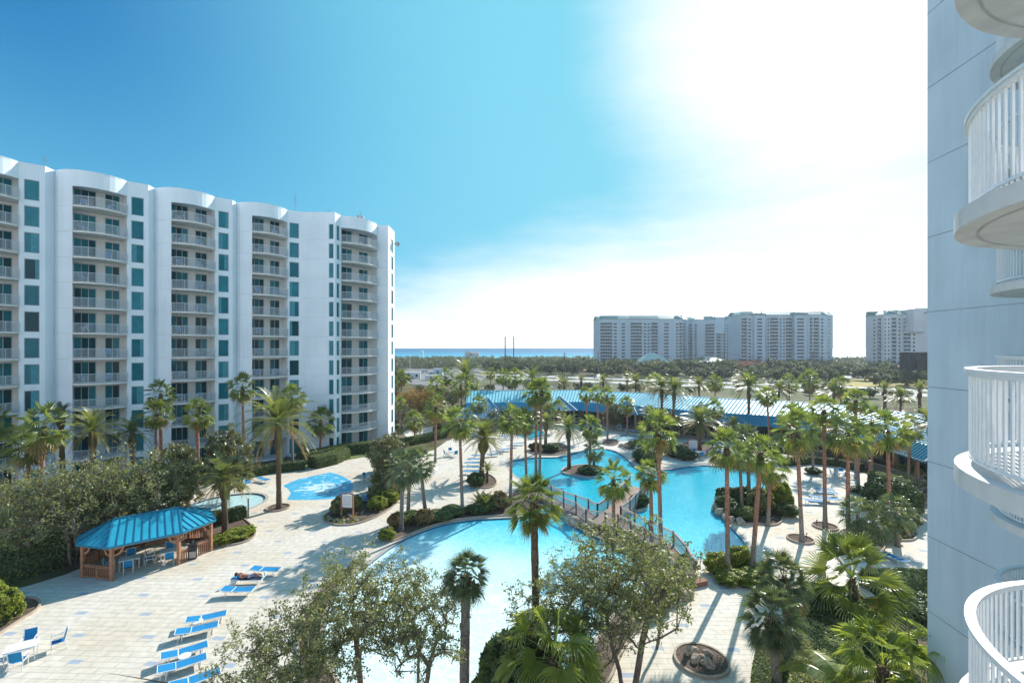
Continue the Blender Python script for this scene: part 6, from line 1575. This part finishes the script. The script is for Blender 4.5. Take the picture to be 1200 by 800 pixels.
for i, (x, y, s, l) in enumerate([(474,505,1.0,"bare grey tree nearest the tower corner"), (490,512,.9,"bare grey tree beside the shaded garden path"), (568,500,1.0,"bare purplish shrub tree before the annex"), (592,502,1.0,"bare purplish shrub tree right of the annex"), (577,508,.7,"smaller bare shrub before the annex"), (1078,600,.8,"bare twiggy shrub beside the wing"), (606,494,.7,"bare shrub by the plunge pool")]):
    p = G(x, y); tree("bare_tree", OR[1], (p.x, p.y, 0), s, i * 1.3, l, "bare winter trees", s * .8)
FO = [grow_tree(s, 8.5, 5.6, 1.6, 70, 34, .55, 1.25, .3, lobes=.18, shell=.55, lmat=leaf_oak, limbs=False) for s in (91, 92, 93)]
r = random.Random(5)
rows = [(30, 11.5, "front"), (48, 12.5, "second"), (72, 14, "third"), (98, 15, "fourth"), (124, 16, "fifth")]
for b_, st_, nm_ in rows:
    a = -95.0; i = 0
    while a < 330:
        a += st_ * r.uniform(.75, 1.3)
        q = rp(a, b_ + r.uniform(-4, 4)); px_ = 600 + q.x / q.y * FP
        if not 462 < px_ < 1125 or (b_ < 60 and 985 < px_ < 1010) or (px_ < 570 and b_ < 100): continue
        s = r.uniform(.85, 1.2) * (.92 if b_ < 60 else 1.1)
        tree("oak_tree", FO[i % 3], (q.x, q.y, 0), s, r.uniform(0, 6), "grey-green round oak, %s from the left in the %s row beyond the highway" % (ordw(i), nm_), "oak trees along the highway", s * r.uniform(.72, .9)); i += 1
for i, (x, y) in enumerate([(459,452),(463,445),(471,452),(1040,447.5),(1072,448.5)]):
    p = G(x, y); tree("oak_tree", FO[i % 3], (p.x, p.y, 0), .8, i, ["dark round tree hugging the tower's right edge", "farther round tree behind the tower's right edge", "round tree by the yard right of the tower", "lone oak standing on the yellow meadow", "second oak on the yellow meadow near the billboard"][i], "round trees by yard and meadow", .7)
for i, (x, y, s) in enumerate([(868,437,1.1),(884,438,1.2),(900,437,1.0),(876,434,1.0),(1000,439,.8)]):
    p = G(x, y); tree("redbud_tree", OR[2], (p.x, p.y, 0), s * 1.3, i, "%s reddish bare-crowned tree before the stepped condominium blocks" % ordw(i), "reddish trees before the condominiums")
GN = [(452,478,1),(463,470,2),(478,474,0),(492,466,2),(505,476,1),(518,468,0),(530,478,2),(545,470,1),(560,466,0),(458,494,2),(470,500,0),(500,496,2),(520,500,1),(534,494,0),(548,497,2),(556,476,1),(570,472,2),(484,484,0),(512,486,1),(600,468,0),(625,465,2),(645,462,1)]
for i, (x, y, k) in enumerate(GN):
    p = G(x, y); m_ = (FO[i % 3], OR[1], MG[1])[k]; q = .42 if k == 0 else .8
    tree("garden_tree", m_, (p.x, p.y, 0), q, i * 1.1, "%s %s counted through the thicket between tower and clubhouse" % (ordw(i), ("round grey-green tree", "bare twiggy tree", "dark small evergreen")[k]), "thicket between tower and clubhouse", q * .9)
rv = random.Random(11)
for i in range(26):
    x = 575 + i * 19.5 + rv.uniform(-6, 6); y = 459 + rv.uniform(-3, 3) + max(0, (x - 850) * .045); k = rv.choice((0, 1, 2, 0)); q = rv.uniform(.32, .5) if k == 0 else rv.uniform(.7, 1.0)
    p = G(x, y); tree("verge_tree", (FO[i % 3], OR[1], MG[1])[k], (p.x, p.y, 0), q, i * 1.9, "%s %s from the left on the green verge behind the turquoise roof" % (ordw(i), ("low round tree", "bare twiggy tree", "dark evergreen bush")[k]), "low trees on the verge behind the clubhouse", q * .85)
# the far coastal woods: one mass
def woods():
    g = np.random.RandomState(3); C0 = []; rad = []
    for _ in range(3400):
        y = 345 + 250 * g.rand() ** .9; x = g.uniform(-.40, 1.15) * y
        if y < 395 and x > -.05 * y and x < 1.15 * y and g.rand() < .35: continue
        C0.append((x, y, g.uniform(2.5, 5.2))); rad.append(g.uniform(2.2, 4.2))
    C0 = np.array(C0); rad = np.array(rad)
    Q = leaf_cloud(C0, rad, 34, .8, 9, .6, flat=.6)
    mb = MB(); n = 60
    vs = []; fs = []
    for j in range(16):
        for i in range(n):
            y = 362 + 223 * j / 15; x = (-.42 + 1.6 * i / (n-1)) * y; vs.append((x, y, (-1.5 if j == 0 else 1.6) + .9 * math.sin(i*2.3 + j) + .8 * math.sin(j*3.1)))
    for j in range(15):
        for i in range(n-1): a = j*n + i; fs.append((a, a+1, a+n+1, a+n))
    k = len(vs); Vq = Q.reshape(-1, 3).tolist(); vs += Vq; nf = len(fs); fs += [(k+4*i, k+4*i+1, k+4*i+2, k+4*i+3) for i in range(len(Q))]
    me = bpy.data.meshes.new("woods"); me.from_pydata(vs, [], fs); me.materials.append(core_dk); me.materials.append(leaf_oak)
    me.polygons.foreach_set("material_index", [0]*nf + [1]*len(Q)); me.update(); o = link("coastal_woods", me); tag(o, "dense dark coastal woods before the sea", "woods", None, "stuff")
woods()

# ------------------------------------------------------------------ hedges, shrubs, flowers, rocks
def gp2(*pts): return [tuple(G(x, y)[:2]) for x, y in pts]
def sub(pts, n=4):
    P = [Vector((*p, 0)) for p in pts]; out = []
    for a, b in zip(P, P[1:]):
        for i in range(n): out.append(tuple(a.lerp(b, i/n)[:2]))
    out.append(tuple(P[-1][:2])); return out
hedge(sub(gp2((353,543),(382,536),(405,531),(440,528))), 2.2, 1.5, "clipped hedge along the tower foot before the end bays", group="clipped hedges")
hedge(sub(gp2((366,548),(388,543),(402,536))), 2.2, 1.5, "bulging clipped hedge in front of the tower foot hedge", group="clipped hedges")
hedge(sub(gp2((285,560),(318,553),(357,549))), 1.6, 1.1, "low dark hedge behind the splash pad", lmat=leaf_hdk, group="clipped hedges")
hedge(sub(gp2((350,534),(372,531),(398,527))), 1.6, 2.0, "taller rear hedge against the tower wall", group="clipped hedges")
hedge(sub(gp2((450,527),(478,521),(510,514),(540,505))), 1.8, 1.2, "long light green hedge running back from the tower corner", group="clipped hedges")
hedge(sub(gp2((510,508),(545,503),(580,500))), 1.6, 1.3, "dark hedge behind the lounger deck", lmat=leaf_hdk, group="clipped hedges")
hedge(sub(gp2((-60,690),(0,676),(45,664),(86,650))), 3.4, 1.5, "broad loose hedge in tree shade left of the pavilion", group="clipped hedges", dens=45, ls=.09)
hedge(sub(gp2((104,652),(140,640),(205,625),(228,618))), 1.3, 1.2, "dark hedge directly behind the pavilion", lmat=leaf_hdk, group="clipped hedges", dens=40, ls=.09)
hedge(sub(gp2((-60,668),(10,655),(60,645),(110,637))), 3.0, 1.4, "second hedge row deeper under the olive trees", group="clipped hedges", lmat=leaf_hdk, dens=40, ls=.09)
hedge(sub(gp2((222,622),(245,614),(272,610),(284,606))), 1.3, 1.1, "dark clipped hedge around the low feather palm", lmat=leaf_hdk, group="clipped hedges", dens=70)
hedge(sub(gp2((915,545),(950,542),(985,546),(1010,551))), 1.4, .9, "low dark hedge before the walkway balustrade", lmat=leaf_hdk, group="clipped hedges")
hedge(sub(gp2((1018,562),(1045,566),(1075,575))), 2.4, 1.0, "rounded hedge along the ramp at the right", group="clipped hedges")
hedge(sub(gp2((1022,695),(1055,694),(1090,695),(1130,700))), 2.1, 1.3, "clipped hedge running into the blue-grey wing", group="clipped hedges")
hedge(sub(gp2((1030,682),(1060,681),(1100,683))), .9, .7, "thin grey hedge behind the one running into the wing", lmat=leaf_oliv, group="clipped hedges")
hedge(sub(gp2((966,880),(968,825),(968,788),(962,762)), 5), 3.3, 1.6, "large light green clipped hedge beside the nearest sabal palm", lmat=mat("hedge_leaf_pale", (0.27,0.30,0.11), .55, col2=(0.48,0.48,0.22), scale=2.5, translucent=.2), group="clipped hedges", dens=150, ls=.045)
hedge(sub(gp2((898,850),(900,808),(905,782))), 1.2, 1.6, "narrow clipped hedge left of the nearest sabal trunk", lmat=leaf_hdg, group="clipped hedges", dens=130, ls=.045)
S = shrub
S('trim', 974, 748, 4.0, 2.4, "clipped grey-green round bush between the hedge and the broad fan palm")
S('trim', 1045, 600, 4.8, 2.9, "big clipped mushroom-shaped bush near the wing"); S('olive', 1064, 606, 1.9, 1.6, "round bush right of the mushroom-shaped bush")
for x, y, w, h, k, l in [(841,671,1.7,1.2,'lime',"lime shrub at the left of the twin palm bed"), (869,665,1.7,1.3,'lime',"lime shrub between the two bed palms"), (852,683,1.5,.6,'lime',"low lime shrub at the front of the twin palm bed"), (880,683,2.2,.7,'lime',"low lime shrub at the front right of the twin palm bed"),
        (895,676,1.2,.9,'green',"green shrub at the right end of the twin palm bed"),
        (276,632,2.0,.7,'lime',"lime ground shrub beside the low feather palm"), (262,636,1.8,.6,'lime',"lime ground shrub before the low feather palm"), (288,626,1.6,.6,'lime',"lime ground shrub at the tip of the feather palm bed"),
        (442,596,1.9,1.0,'lime',"lime shrub in the middle of the flower bed"), (456,590,1.8,1.1,'lime',"lime shrub at the right of the flower bed"), (463,580,1.8,1.2,'lime',"lime shrub at the far right of the flower bed"), (441,588,1.6,1.6,'olive',"olive shrub behind the notice board bed"), (397,603,1.4,1.4,'olive',"olive shrub left of the notice board"),
        (417,598,1.2,1.3,'green',"green shrub right of the notice board"), (450,574,2.6,2.0,'green',"tall leafy shrub under the tower corner tree"), (466,562,2.4,1.8,'green',"leafy shrub behind the stout sabal"), (455,551,3.0,2.4,'dark',"dark shrub mass below the tower corner tree"),
        (497,614,1.6,1.2,'dry',"tan grass tuft on the pool edge bed"), (465,618,1.4,1.2,'dry',"tan grass tuft beside the stout sabal"), (585,596,1.9,1.5,'dry',"reddish tan tuft on the bed left of the tall pair"), (454,632,1.4,.8,'lime',"yellow-flowered shrub at the tip of the pool edge bed"),
        (515,608,2.6,.7,'green',"low green ground shrub in the pool edge bed"), (530,603,2.4,.7,'green',"low green ground shrub left of the red-trunked palm"), (481,611,2.2,.8,'green',"low green ground shrub between the sabals"), (560,601,2.2,.8,'dark',"dark shrub right of the red-trunked palm"), (572,598,1.8,1.3,'dark',"dark upright shrub in the pool edge bed"),
        (558,569,2.2,1.3,'dark',"dark round bush left of the pineapple palm trunk"), (690,555,2.6,.9,'dark',"dark low shrub on the lagoon island"), (698,553,2.0,.7,'dark',"dark low shrub at the right of the island"), (645,529,2.4,1.1,'dark',"dark ball bush beside the stout feather palm"), (628,527,2.2,1.0,'dark',"dark bush left of the stout feather palm"),
        (792,534,3.6,1.6,'dark',"dark broad shrub left of the thick palm trunk"), (804,538,3.0,1.2,'dark',"dark shrub before the notice board beyond the lagoon"), (746,524,2.4,1.0,'olive',"olive shrub by the hot tub"), (752,540,2.4,1.6,'dark',"dark shrub at the lagoon's middle cape"), (764,545,2.6,1.6,'dark',"dark shrub behind the tall bridge palm"),
        (751,592,1.8,1.0,'dark',"dark shrub on the tiny islet"), (744,591,1.2,.8,'green',"green shrub on the tiny islet"),
        (850,597,2.0,1.1,'dark',"dark shrub at the left of the rocky bed"), (862,604,2.0,1.0,'dark',"dark shrub at the front of the rocky bed"), (875,608,1.8,1.0,'green',"green shrub at the front of the rocky bed"), (890,600,2.2,2.0,'olive',"tall grassy shrub beside the rocky bed palms"), (908,594,1.8,2.2,'lime',"tall yellow-green shrub at the right of the rocky bed"), (916,596,1.8,2.2,'lime',"yellow-green upright shrub at the rocky bed's edge"), (852,588,2.2,1.3,'dark',"dark shrub by the lagoon shore in the rocky bed"), (870,590,2.4,1.5,'dark',"dark shrub mass at the back of the rocky bed"), (922,604,2.0,1.0,'dark',"low dark shrub at the right tip of the rocky bed"),
        (953,555,1.9,.7,'dark',"dark ring of foliage around the short bushy palm foot"), (1006,577,2.0,.6,'dark',"dark foliage around the small ring palm"), (990,640,2.2,.8,'green',"strappy green shrub in the third bed"), (1005,645,2.4,.9,'green',"strappy green shrub below the low sabals"),
        (1036,618,2.2,1.6,'olive',"leafy shrub behind the nearest-wing palm"), (1056,618,2.4,1.4,'olive',"leafy shrub right of the nearest-wing palm"), (1030,630,2.4,.8,'lime',"yellow shrub at the front of the oval bed"),(1066,560,3,1.4,'green',"green shrub on the lawn by the ramp"), (1062,570,2.4,1.0,'lime',"pale shrub beside the ramp hedge"),
        (805,668,1.4,.9,'olive',"grey shrub at the bridge end"), (795,690,1.6,.9,'lime',"yellow-green shrub among the bridge rocks"), (783,700,1.6,.9,'olive',"olive shrub among the bridge rocks"), (770,712,1.8,1.0,'dark',"dark shrub at the lower end of the bridge rocks"),
        (592,835,2.6,2.4,'green',"dark evergreen bush at the bottom centre behind the bright palm"), (612,840,3.6,3.4,'dark',"dark bush at the foot of the bright fan palm"), (6,728,1.5,1.5,'lime',"bright lime shrub at the left edge"), (-8,722,1.7,1.7,'lime',"bright lime shrub cut by the left edge"),
        (1066,720,3.0,1.2,'dark',"dark low shrub behind the banana plants"),(1010,770,3.0,1.4,'dark',"dark low shrub under the broad fan palm"), (680,462,5,2.2,'dark',"low dark roadside shrub second palm"), (812,500,3.0,2.0,'olive',"olive shrub before the arcade right of the palm pair"), (850,513,3.0,1.6,'lime',"yellow-green shrub right of the thick palm"), (862,516,3,1.4,'green',"green shrub before the right arcade"), (905,532,3.0,1.4,'dark',"dark shrub under the slim palm by the arcade")]:
    S(k, x, y, w, h, l)
# spiky small palm beside the pineapple palm
o = empty("cycad", G(571, 566)); c = link("crown", DATS[0], o); c.location = (0,0,1.5); c.scale = (1.3,1.3,1.3); m = MB(); m.tube([(0,0,0),(0,0,1.5)], [.16,.13], 8); m.build("trunk", boots_m, o); tag(o, "grey spiky cycad right of the pineapple trunk", "cycad")
for k, (x, y, l) in enumerate([(562,598,"young feathery plant in the pool edge bed, left one"), (570,600,"young feathery plant in the pool edge bed, right one")]):
    o = empty("cycad", G(x, y)); c = link("crown", DATS[0], o); c.location = (0,0,.7); c.scale = (1.5,1.5,1.5); m = MB(); m.tube([(0,0,0),(0,0,.75)], [.12,.10], 8); m.build("trunk", boots_m, o); tag(o, l, "cycad", "young feathery plants")
# bedding flowers: uncountable small plants
def flowers(polys, n, seed, label):
    g = random.Random(seed); cols_ = [leaf_lime, mat("petal_cream", (.60,.55,.45), .8), mat("petal_rust", (.25,.09,.06), .8), mat("petal_yellow", (.55,.42,.04), .8), leaf_hdg]
    cen_, mi = [], []
    for lp in polys:
        xs = [p[0] for p in lp]; ys = [p[1] for p in lp]; k = 0
        while k < n:
            x, y = g.uniform(min(xs), max(xs)), g.uniform(min(ys), max(ys))
            if in_poly(x, y, lp): cen_.append((x, y, .16)); k += 1
    cen_ = np.array(cen_); Q = leaf_cloud(cen_, np.full(len(cen_), .17), 22, .055, seed, .7, flat=.8)
    mi = np.repeat([g.choice((0, 1, 1, 2, 3, 4, 4)) for _ in cen_], 22)
    o = link("bedding_flowers", quads("bedding_flowers", Q, cols_, mi)); tag(o, label, "flowers", None, "stuff")
def zone(px): return [tuple(p[:2]) for p in GP(px)]
flowers([zone([(380,606),(382,612),(396,615.5),(418,613.5),(424,609),(400,610),(388,606)])], 46, 1, "cream and yellow bedding flowers along the notice board bed")
flowers([zone([(395,603),(425,600),(430,607),(400,609)])], 12, 2, "scattered rust and cream flowers inside the notice board bed")
flowers([zone([(1050,622),(1060,612),(1074,624),(1072,632),(1050,632)])], 60, 3, "pale mixed bedding plants in the oval bed near the wing")
flowers([zone([(450,624),(458,634),(464,630),(458,621)])], 14, 4, "yellow bedding flowers at the tip of the pool edge bed")
flowers([zone([(786,690),(812,676),(810,690),(790,706),(775,708)])], 40, 5, "mixed ground cover among the bridge end rocks")
# rocks
c = G(822, 774)
for i, (dx, dy, s, l) in enumerate([(-.30,.42,.42,"flat tan rock at the top of the rock ring"), (.42,.25,.34,"orange-brown rock at the right of the rock ring"), (-.35,-.12,.36,"pale rock at the left of the rock ring"), (.22,-.45,.38,"cream rock at the bottom of the rock ring"), (.05,.05,.26,"small dark rock in the centre of the rock ring"), (-.05,-.35,.22,"smallest rock in the rock ring")]): rock(c.x + dx, c.y + dy, s, l, .08)
for i, (x, y, s) in enumerate([(671,613,.9),(679,612,.7),(688,617,.8),(776,678,.9),(783,690,.8),(792,684,.5),(797,699,.7),(804,690,.6),(773,694,.7),(766,703,.8),(812,676,.5),(806,699,.5),(760,716,.6),(840,596,.7),(846,602,.7),(842,590,.8),(856,611,.6),(868,613,.6),(850,607,.5),(736,590,.5),(760,553,.9),(767,556,.8),(775,557,.7),(754,552,.8),(728,523,.6),(735,524,.6),(744,525,.5)]):
    p = G(x, y); rock(p.x, p.y, s, "%s stone counted from the bridge's left landing along the pool beds" % ordw(i), group="stones edging the pool beds")
# low brick step at the bridge end
m = MB(); m.box(-.7,.7,-.2,.2,0,.28); m.box(-.74,.74,-.24,.24,.28,.33); o = m.build("brick_step", mat("brick_red", (.30,.15,.11), .9, var=.2, scale=8)); o.location = G(817, 686); o.rotation_euler = (0,0,R(20)); tag(o, "low brick planter wall at the bridge end", "planter wall")
# small landscape spot lamps
for i, (x, y, l) in enumerate([(1039,617,"x"),]): pass
def spot(px, py, label):
    m = MB(); m.tube([(0,0,0),(0,0,.3)], .02, 5); m.tube([(0,0,.3),(.04,0,.42)], [.04,.06], 8); o = m.build("garden_spotlight", blackm); o.location = G(px, py, .06) ; tag(o, label, "spotlight", "small garden spotlights")
spot(957, 614, "small garden spotlight in the second stone ring"); spot(983, 629, "small garden spotlight at the left tip of the third bed"); spot(905, 612, "small garden spotlight at the rocky bed's front edge"); spot(945, 630, "small garden spotlight in the left stone ring")

# ------------------------------------------------------------------ sky, sun, camera
AZ, EL = R(35), R(31)
sun = bpy.data.lights.new("sun", 'SUN'); sun.energy = 4.4; sun.angle = R(.53); sun.color = (1, .965, .91)
so = bpy.data.objects.new("sun", sun); C.objects.link(so); sd = Vector((math.sin(AZ)*math.cos(EL), math.cos(AZ)*math.cos(EL), math.sin(EL)))
so.rotation_euler = sd.to_track_quat('Z', 'Y').to_euler(); so.location = (0, 0, 60)
w = bpy.data.worlds.new("World"); bpy.context.scene.world = w; w.use_nodes = True; N = w.node_tree.nodes; L = w.node_tree.links
bg = N["Background"]; sky = N.new("ShaderNodeTexSky"); sky.sky_type = 'NISHITA'; sky.sun_disc = False; sky.sun_elevation = EL; sky.sun_rotation = AZ
sky.air_density = 1.0; sky.dust_density = .75; sky.ozone_density = 2.0; sky.altitude = 10
tc = N.new("ShaderNodeTexCoord"); nrm = N.new("ShaderNodeVectorMath"); nrm.operation = 'NORMALIZE'; L.new(tc.outputs["Generated"], nrm.inputs[0])
sp = N.new("ShaderNodeSeparateXYZ"); L.new(nrm.outputs[0], sp.inputs[0])
def mth(op, *a):
    n = N.new("ShaderNodeMath"); n.operation = op
    for i, x in enumerate(a):
        if isinstance(x, (int, float)): n.inputs[i].default_value = x
        else: L.new(x, n.inputs[i])
    return n.outputs[0]
def smooth(v, a, b):
    n = N.new("ShaderNodeMapRange"); n.interpolation_type = 'SMOOTHSTEP'; n.inputs[1].default_value = a; n.inputs[2].default_value = b; L.new(v, n.inputs[0]); return n.outputs[0]
# pale air near the horizon and around the sun, with a faint thin cloud veil
sdn = N.new("ShaderNodeVectorMath"); sdn.operation = 'DOT_PRODUCT'; sdn.inputs[1].default_value = tuple(sd); L.new(nrm.outputs[0], sdn.inputs[0])
azd = N.new("ShaderNodeVectorMath"); azd.operation = 'DOT_PRODUCT'; azd.inputs[1].default_value = (math.sin(AZ), math.cos(AZ), 0); L.new(nrm.outputs[0], azd.inputs[0])
mp = N.new("ShaderNodeMapping"); mp.inputs["Scale"].default_value = (1.6, 1.6, 7); L.new(nrm.outputs[0], mp.inputs[0])
nz = N.new("ShaderNodeTexNoise"); nz.inputs["Scale"].default_value = 2.0; nz.inputs["Detail"].default_value = 10; nz.inputs["Roughness"].default_value = .62; L.new(mp.outputs[0], nz.inputs["Vector"])
nn_ = mth('SUBTRACT', nz.outputs["Fac"], .5)
glow = mth('POWER', smooth(mth('ADD', sdn.outputs["Value"], mth('MULTIPLY', nn_, .04)), .90, 1.0), 1.35)
sa = mth('ADD', smooth(azd.outputs["Value"], .62, 1.0), mth('MULTIPLY', mth('SUBTRACT', 1.0, smooth(azd.outputs["Value"], -.7, .05)), 1.6))  # second term: pale band raised behind the camera, added to light the tower's shade
hm_ = N.new("ShaderNodeMapRange"); hm_.interpolation_type = 'SMOOTHSTEP'
L.new(mth('ADD', sp.outputs[2], mth('MULTIPLY', nn_, -.16)), hm_.inputs[0]); L.new(mth('MULTIPLY_ADD', sa, .09, .03), hm_.inputs[1]); L.new(mth('MULTIPLY_ADD', sa, .21, .19), hm_.inputs[2])
hz_ = mth('POWER', mth('SUBTRACT', 1.0, hm_.outputs[0]), 1.3)
wt = mth('SUBTRACT', 1.0, mth('MULTIPLY', mth('SUBTRACT', 1.0, glow), mth('SUBTRACT', 1.0, hz_)))
tint = N.new("ShaderNodeMix"); tint.data_type = 'RGBA'; tint.blend_type = 'MULTIPLY'; tint.inputs[0].default_value = 1; tint.inputs[7].default_value = (.06, .66, 1.14, 1)
kk = N.new('ShaderNodeVectorMath'); kk.operation = 'MULTIPLY_ADD'; kk.inputs[1].default_value = (.17, .17, .17); kk.inputs[2].default_value = (1, 1, 1); L.new(sky.outputs[0], kk.inputs[0])
dv = N.new('ShaderNodeVectorMath'); dv.operation = 'DIVIDE'; L.new(sky.outputs[0], dv.inputs[0]); L.new(kk.outputs[0], dv.inputs[1]); L.new(dv.outputs[0], tint.inputs[6])
w1 = smooth(sdn.outputs["Value"], .33, .93)
h1 = mth('MULTIPLY', mth('SUBTRACT', 1.0, smooth(sp.outputs[2], .06, .55)), .55)
w1 = mth('SUBTRACT', 1.0, mth('MULTIPLY', mth('SUBTRACT', 1.0, w1), mth('SUBTRACT', 1.0, h1)))
cy = N.new("ShaderNodeMix"); cy.data_type = 'RGBA'; L.new(w1, cy.inputs[0]); L.new(tint.outputs[2], cy.inputs[6]); cy.inputs[7].default_value = (1.05, 3.25, 4.2, 1)
mx = N.new("ShaderNodeMix"); mx.data_type = 'RGBA'; L.new(wt, mx.inputs[0]); L.new(cy.outputs[2], mx.inputs[6]); mx.inputs[7].default_value = (5.2, 5.5, 5.55, 1)
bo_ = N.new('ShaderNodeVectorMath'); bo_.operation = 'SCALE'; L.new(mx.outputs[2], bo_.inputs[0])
L.new(mth('MULTIPLY_ADD', mth('SUBTRACT', 1.0, smooth(azd.outputs["Value"], -.6, .1)), .55, 1.0), bo_.inputs['Scale'])   # unseen sky behind the camera boosted, added as fill for the shaded tower
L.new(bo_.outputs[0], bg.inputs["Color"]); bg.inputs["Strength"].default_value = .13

cam = bpy.data.cameras.new("camera"); co = bpy.data.objects.new("camera", cam); C.objects.link(co); co.location = (0, 0, CH); co.rotation_euler = (R(90), 0, 0)
cam.sensor_width = 36; cam.lens = 36 * FP / 1200; cam.shift_y = (HY - 400) / 1200; cam.clip_start = .05; cam.clip_end = 90000
sc = bpy.context.scene; sc.camera = co
sc.view_settings.view_transform = 'Standard'; sc.view_settings.look = 'None'; sc.view_settings.exposure = .72; sc.view_settings.gamma = 1
sc.cycles.max_bounces = 6; sc.cycles.diffuse_bounces = 3; sc.cycles.glossy_bounces = 3; sc.cycles.transmission_bounces = 3; sc.cycles.transparent_max_bounces = 4; sc.cycles.caustics_reflective = False; sc.cycles.caustics_refractive = False
sc.cycles.use_denoising = True

hz = MB(); hz.box(-3000, 3000, -70, 900, -2.0, 95)
hzm = bpy.data.materials.new("haze_air"); hzm.use_nodes = True; hn = hzm.node_tree; hn.nodes.remove(hn.nodes["Principled BSDF"])
pv = hn.nodes.new("ShaderNodeVolumePrincipled"); pv.inputs["Density"].default_value = .0002; pv.inputs["Color"].default_value = (.80, .90, 1, 1); pv.inputs["Anisotropy"].default_value = .3
hn.links.new(pv.outputs[0], hn.nodes["Material Output"].inputs["Volume"])
ho = hz.build("haze", hzm); ho["kind"] = "stuff"; ho["label"] = "thin pale air between the camera and the beach"
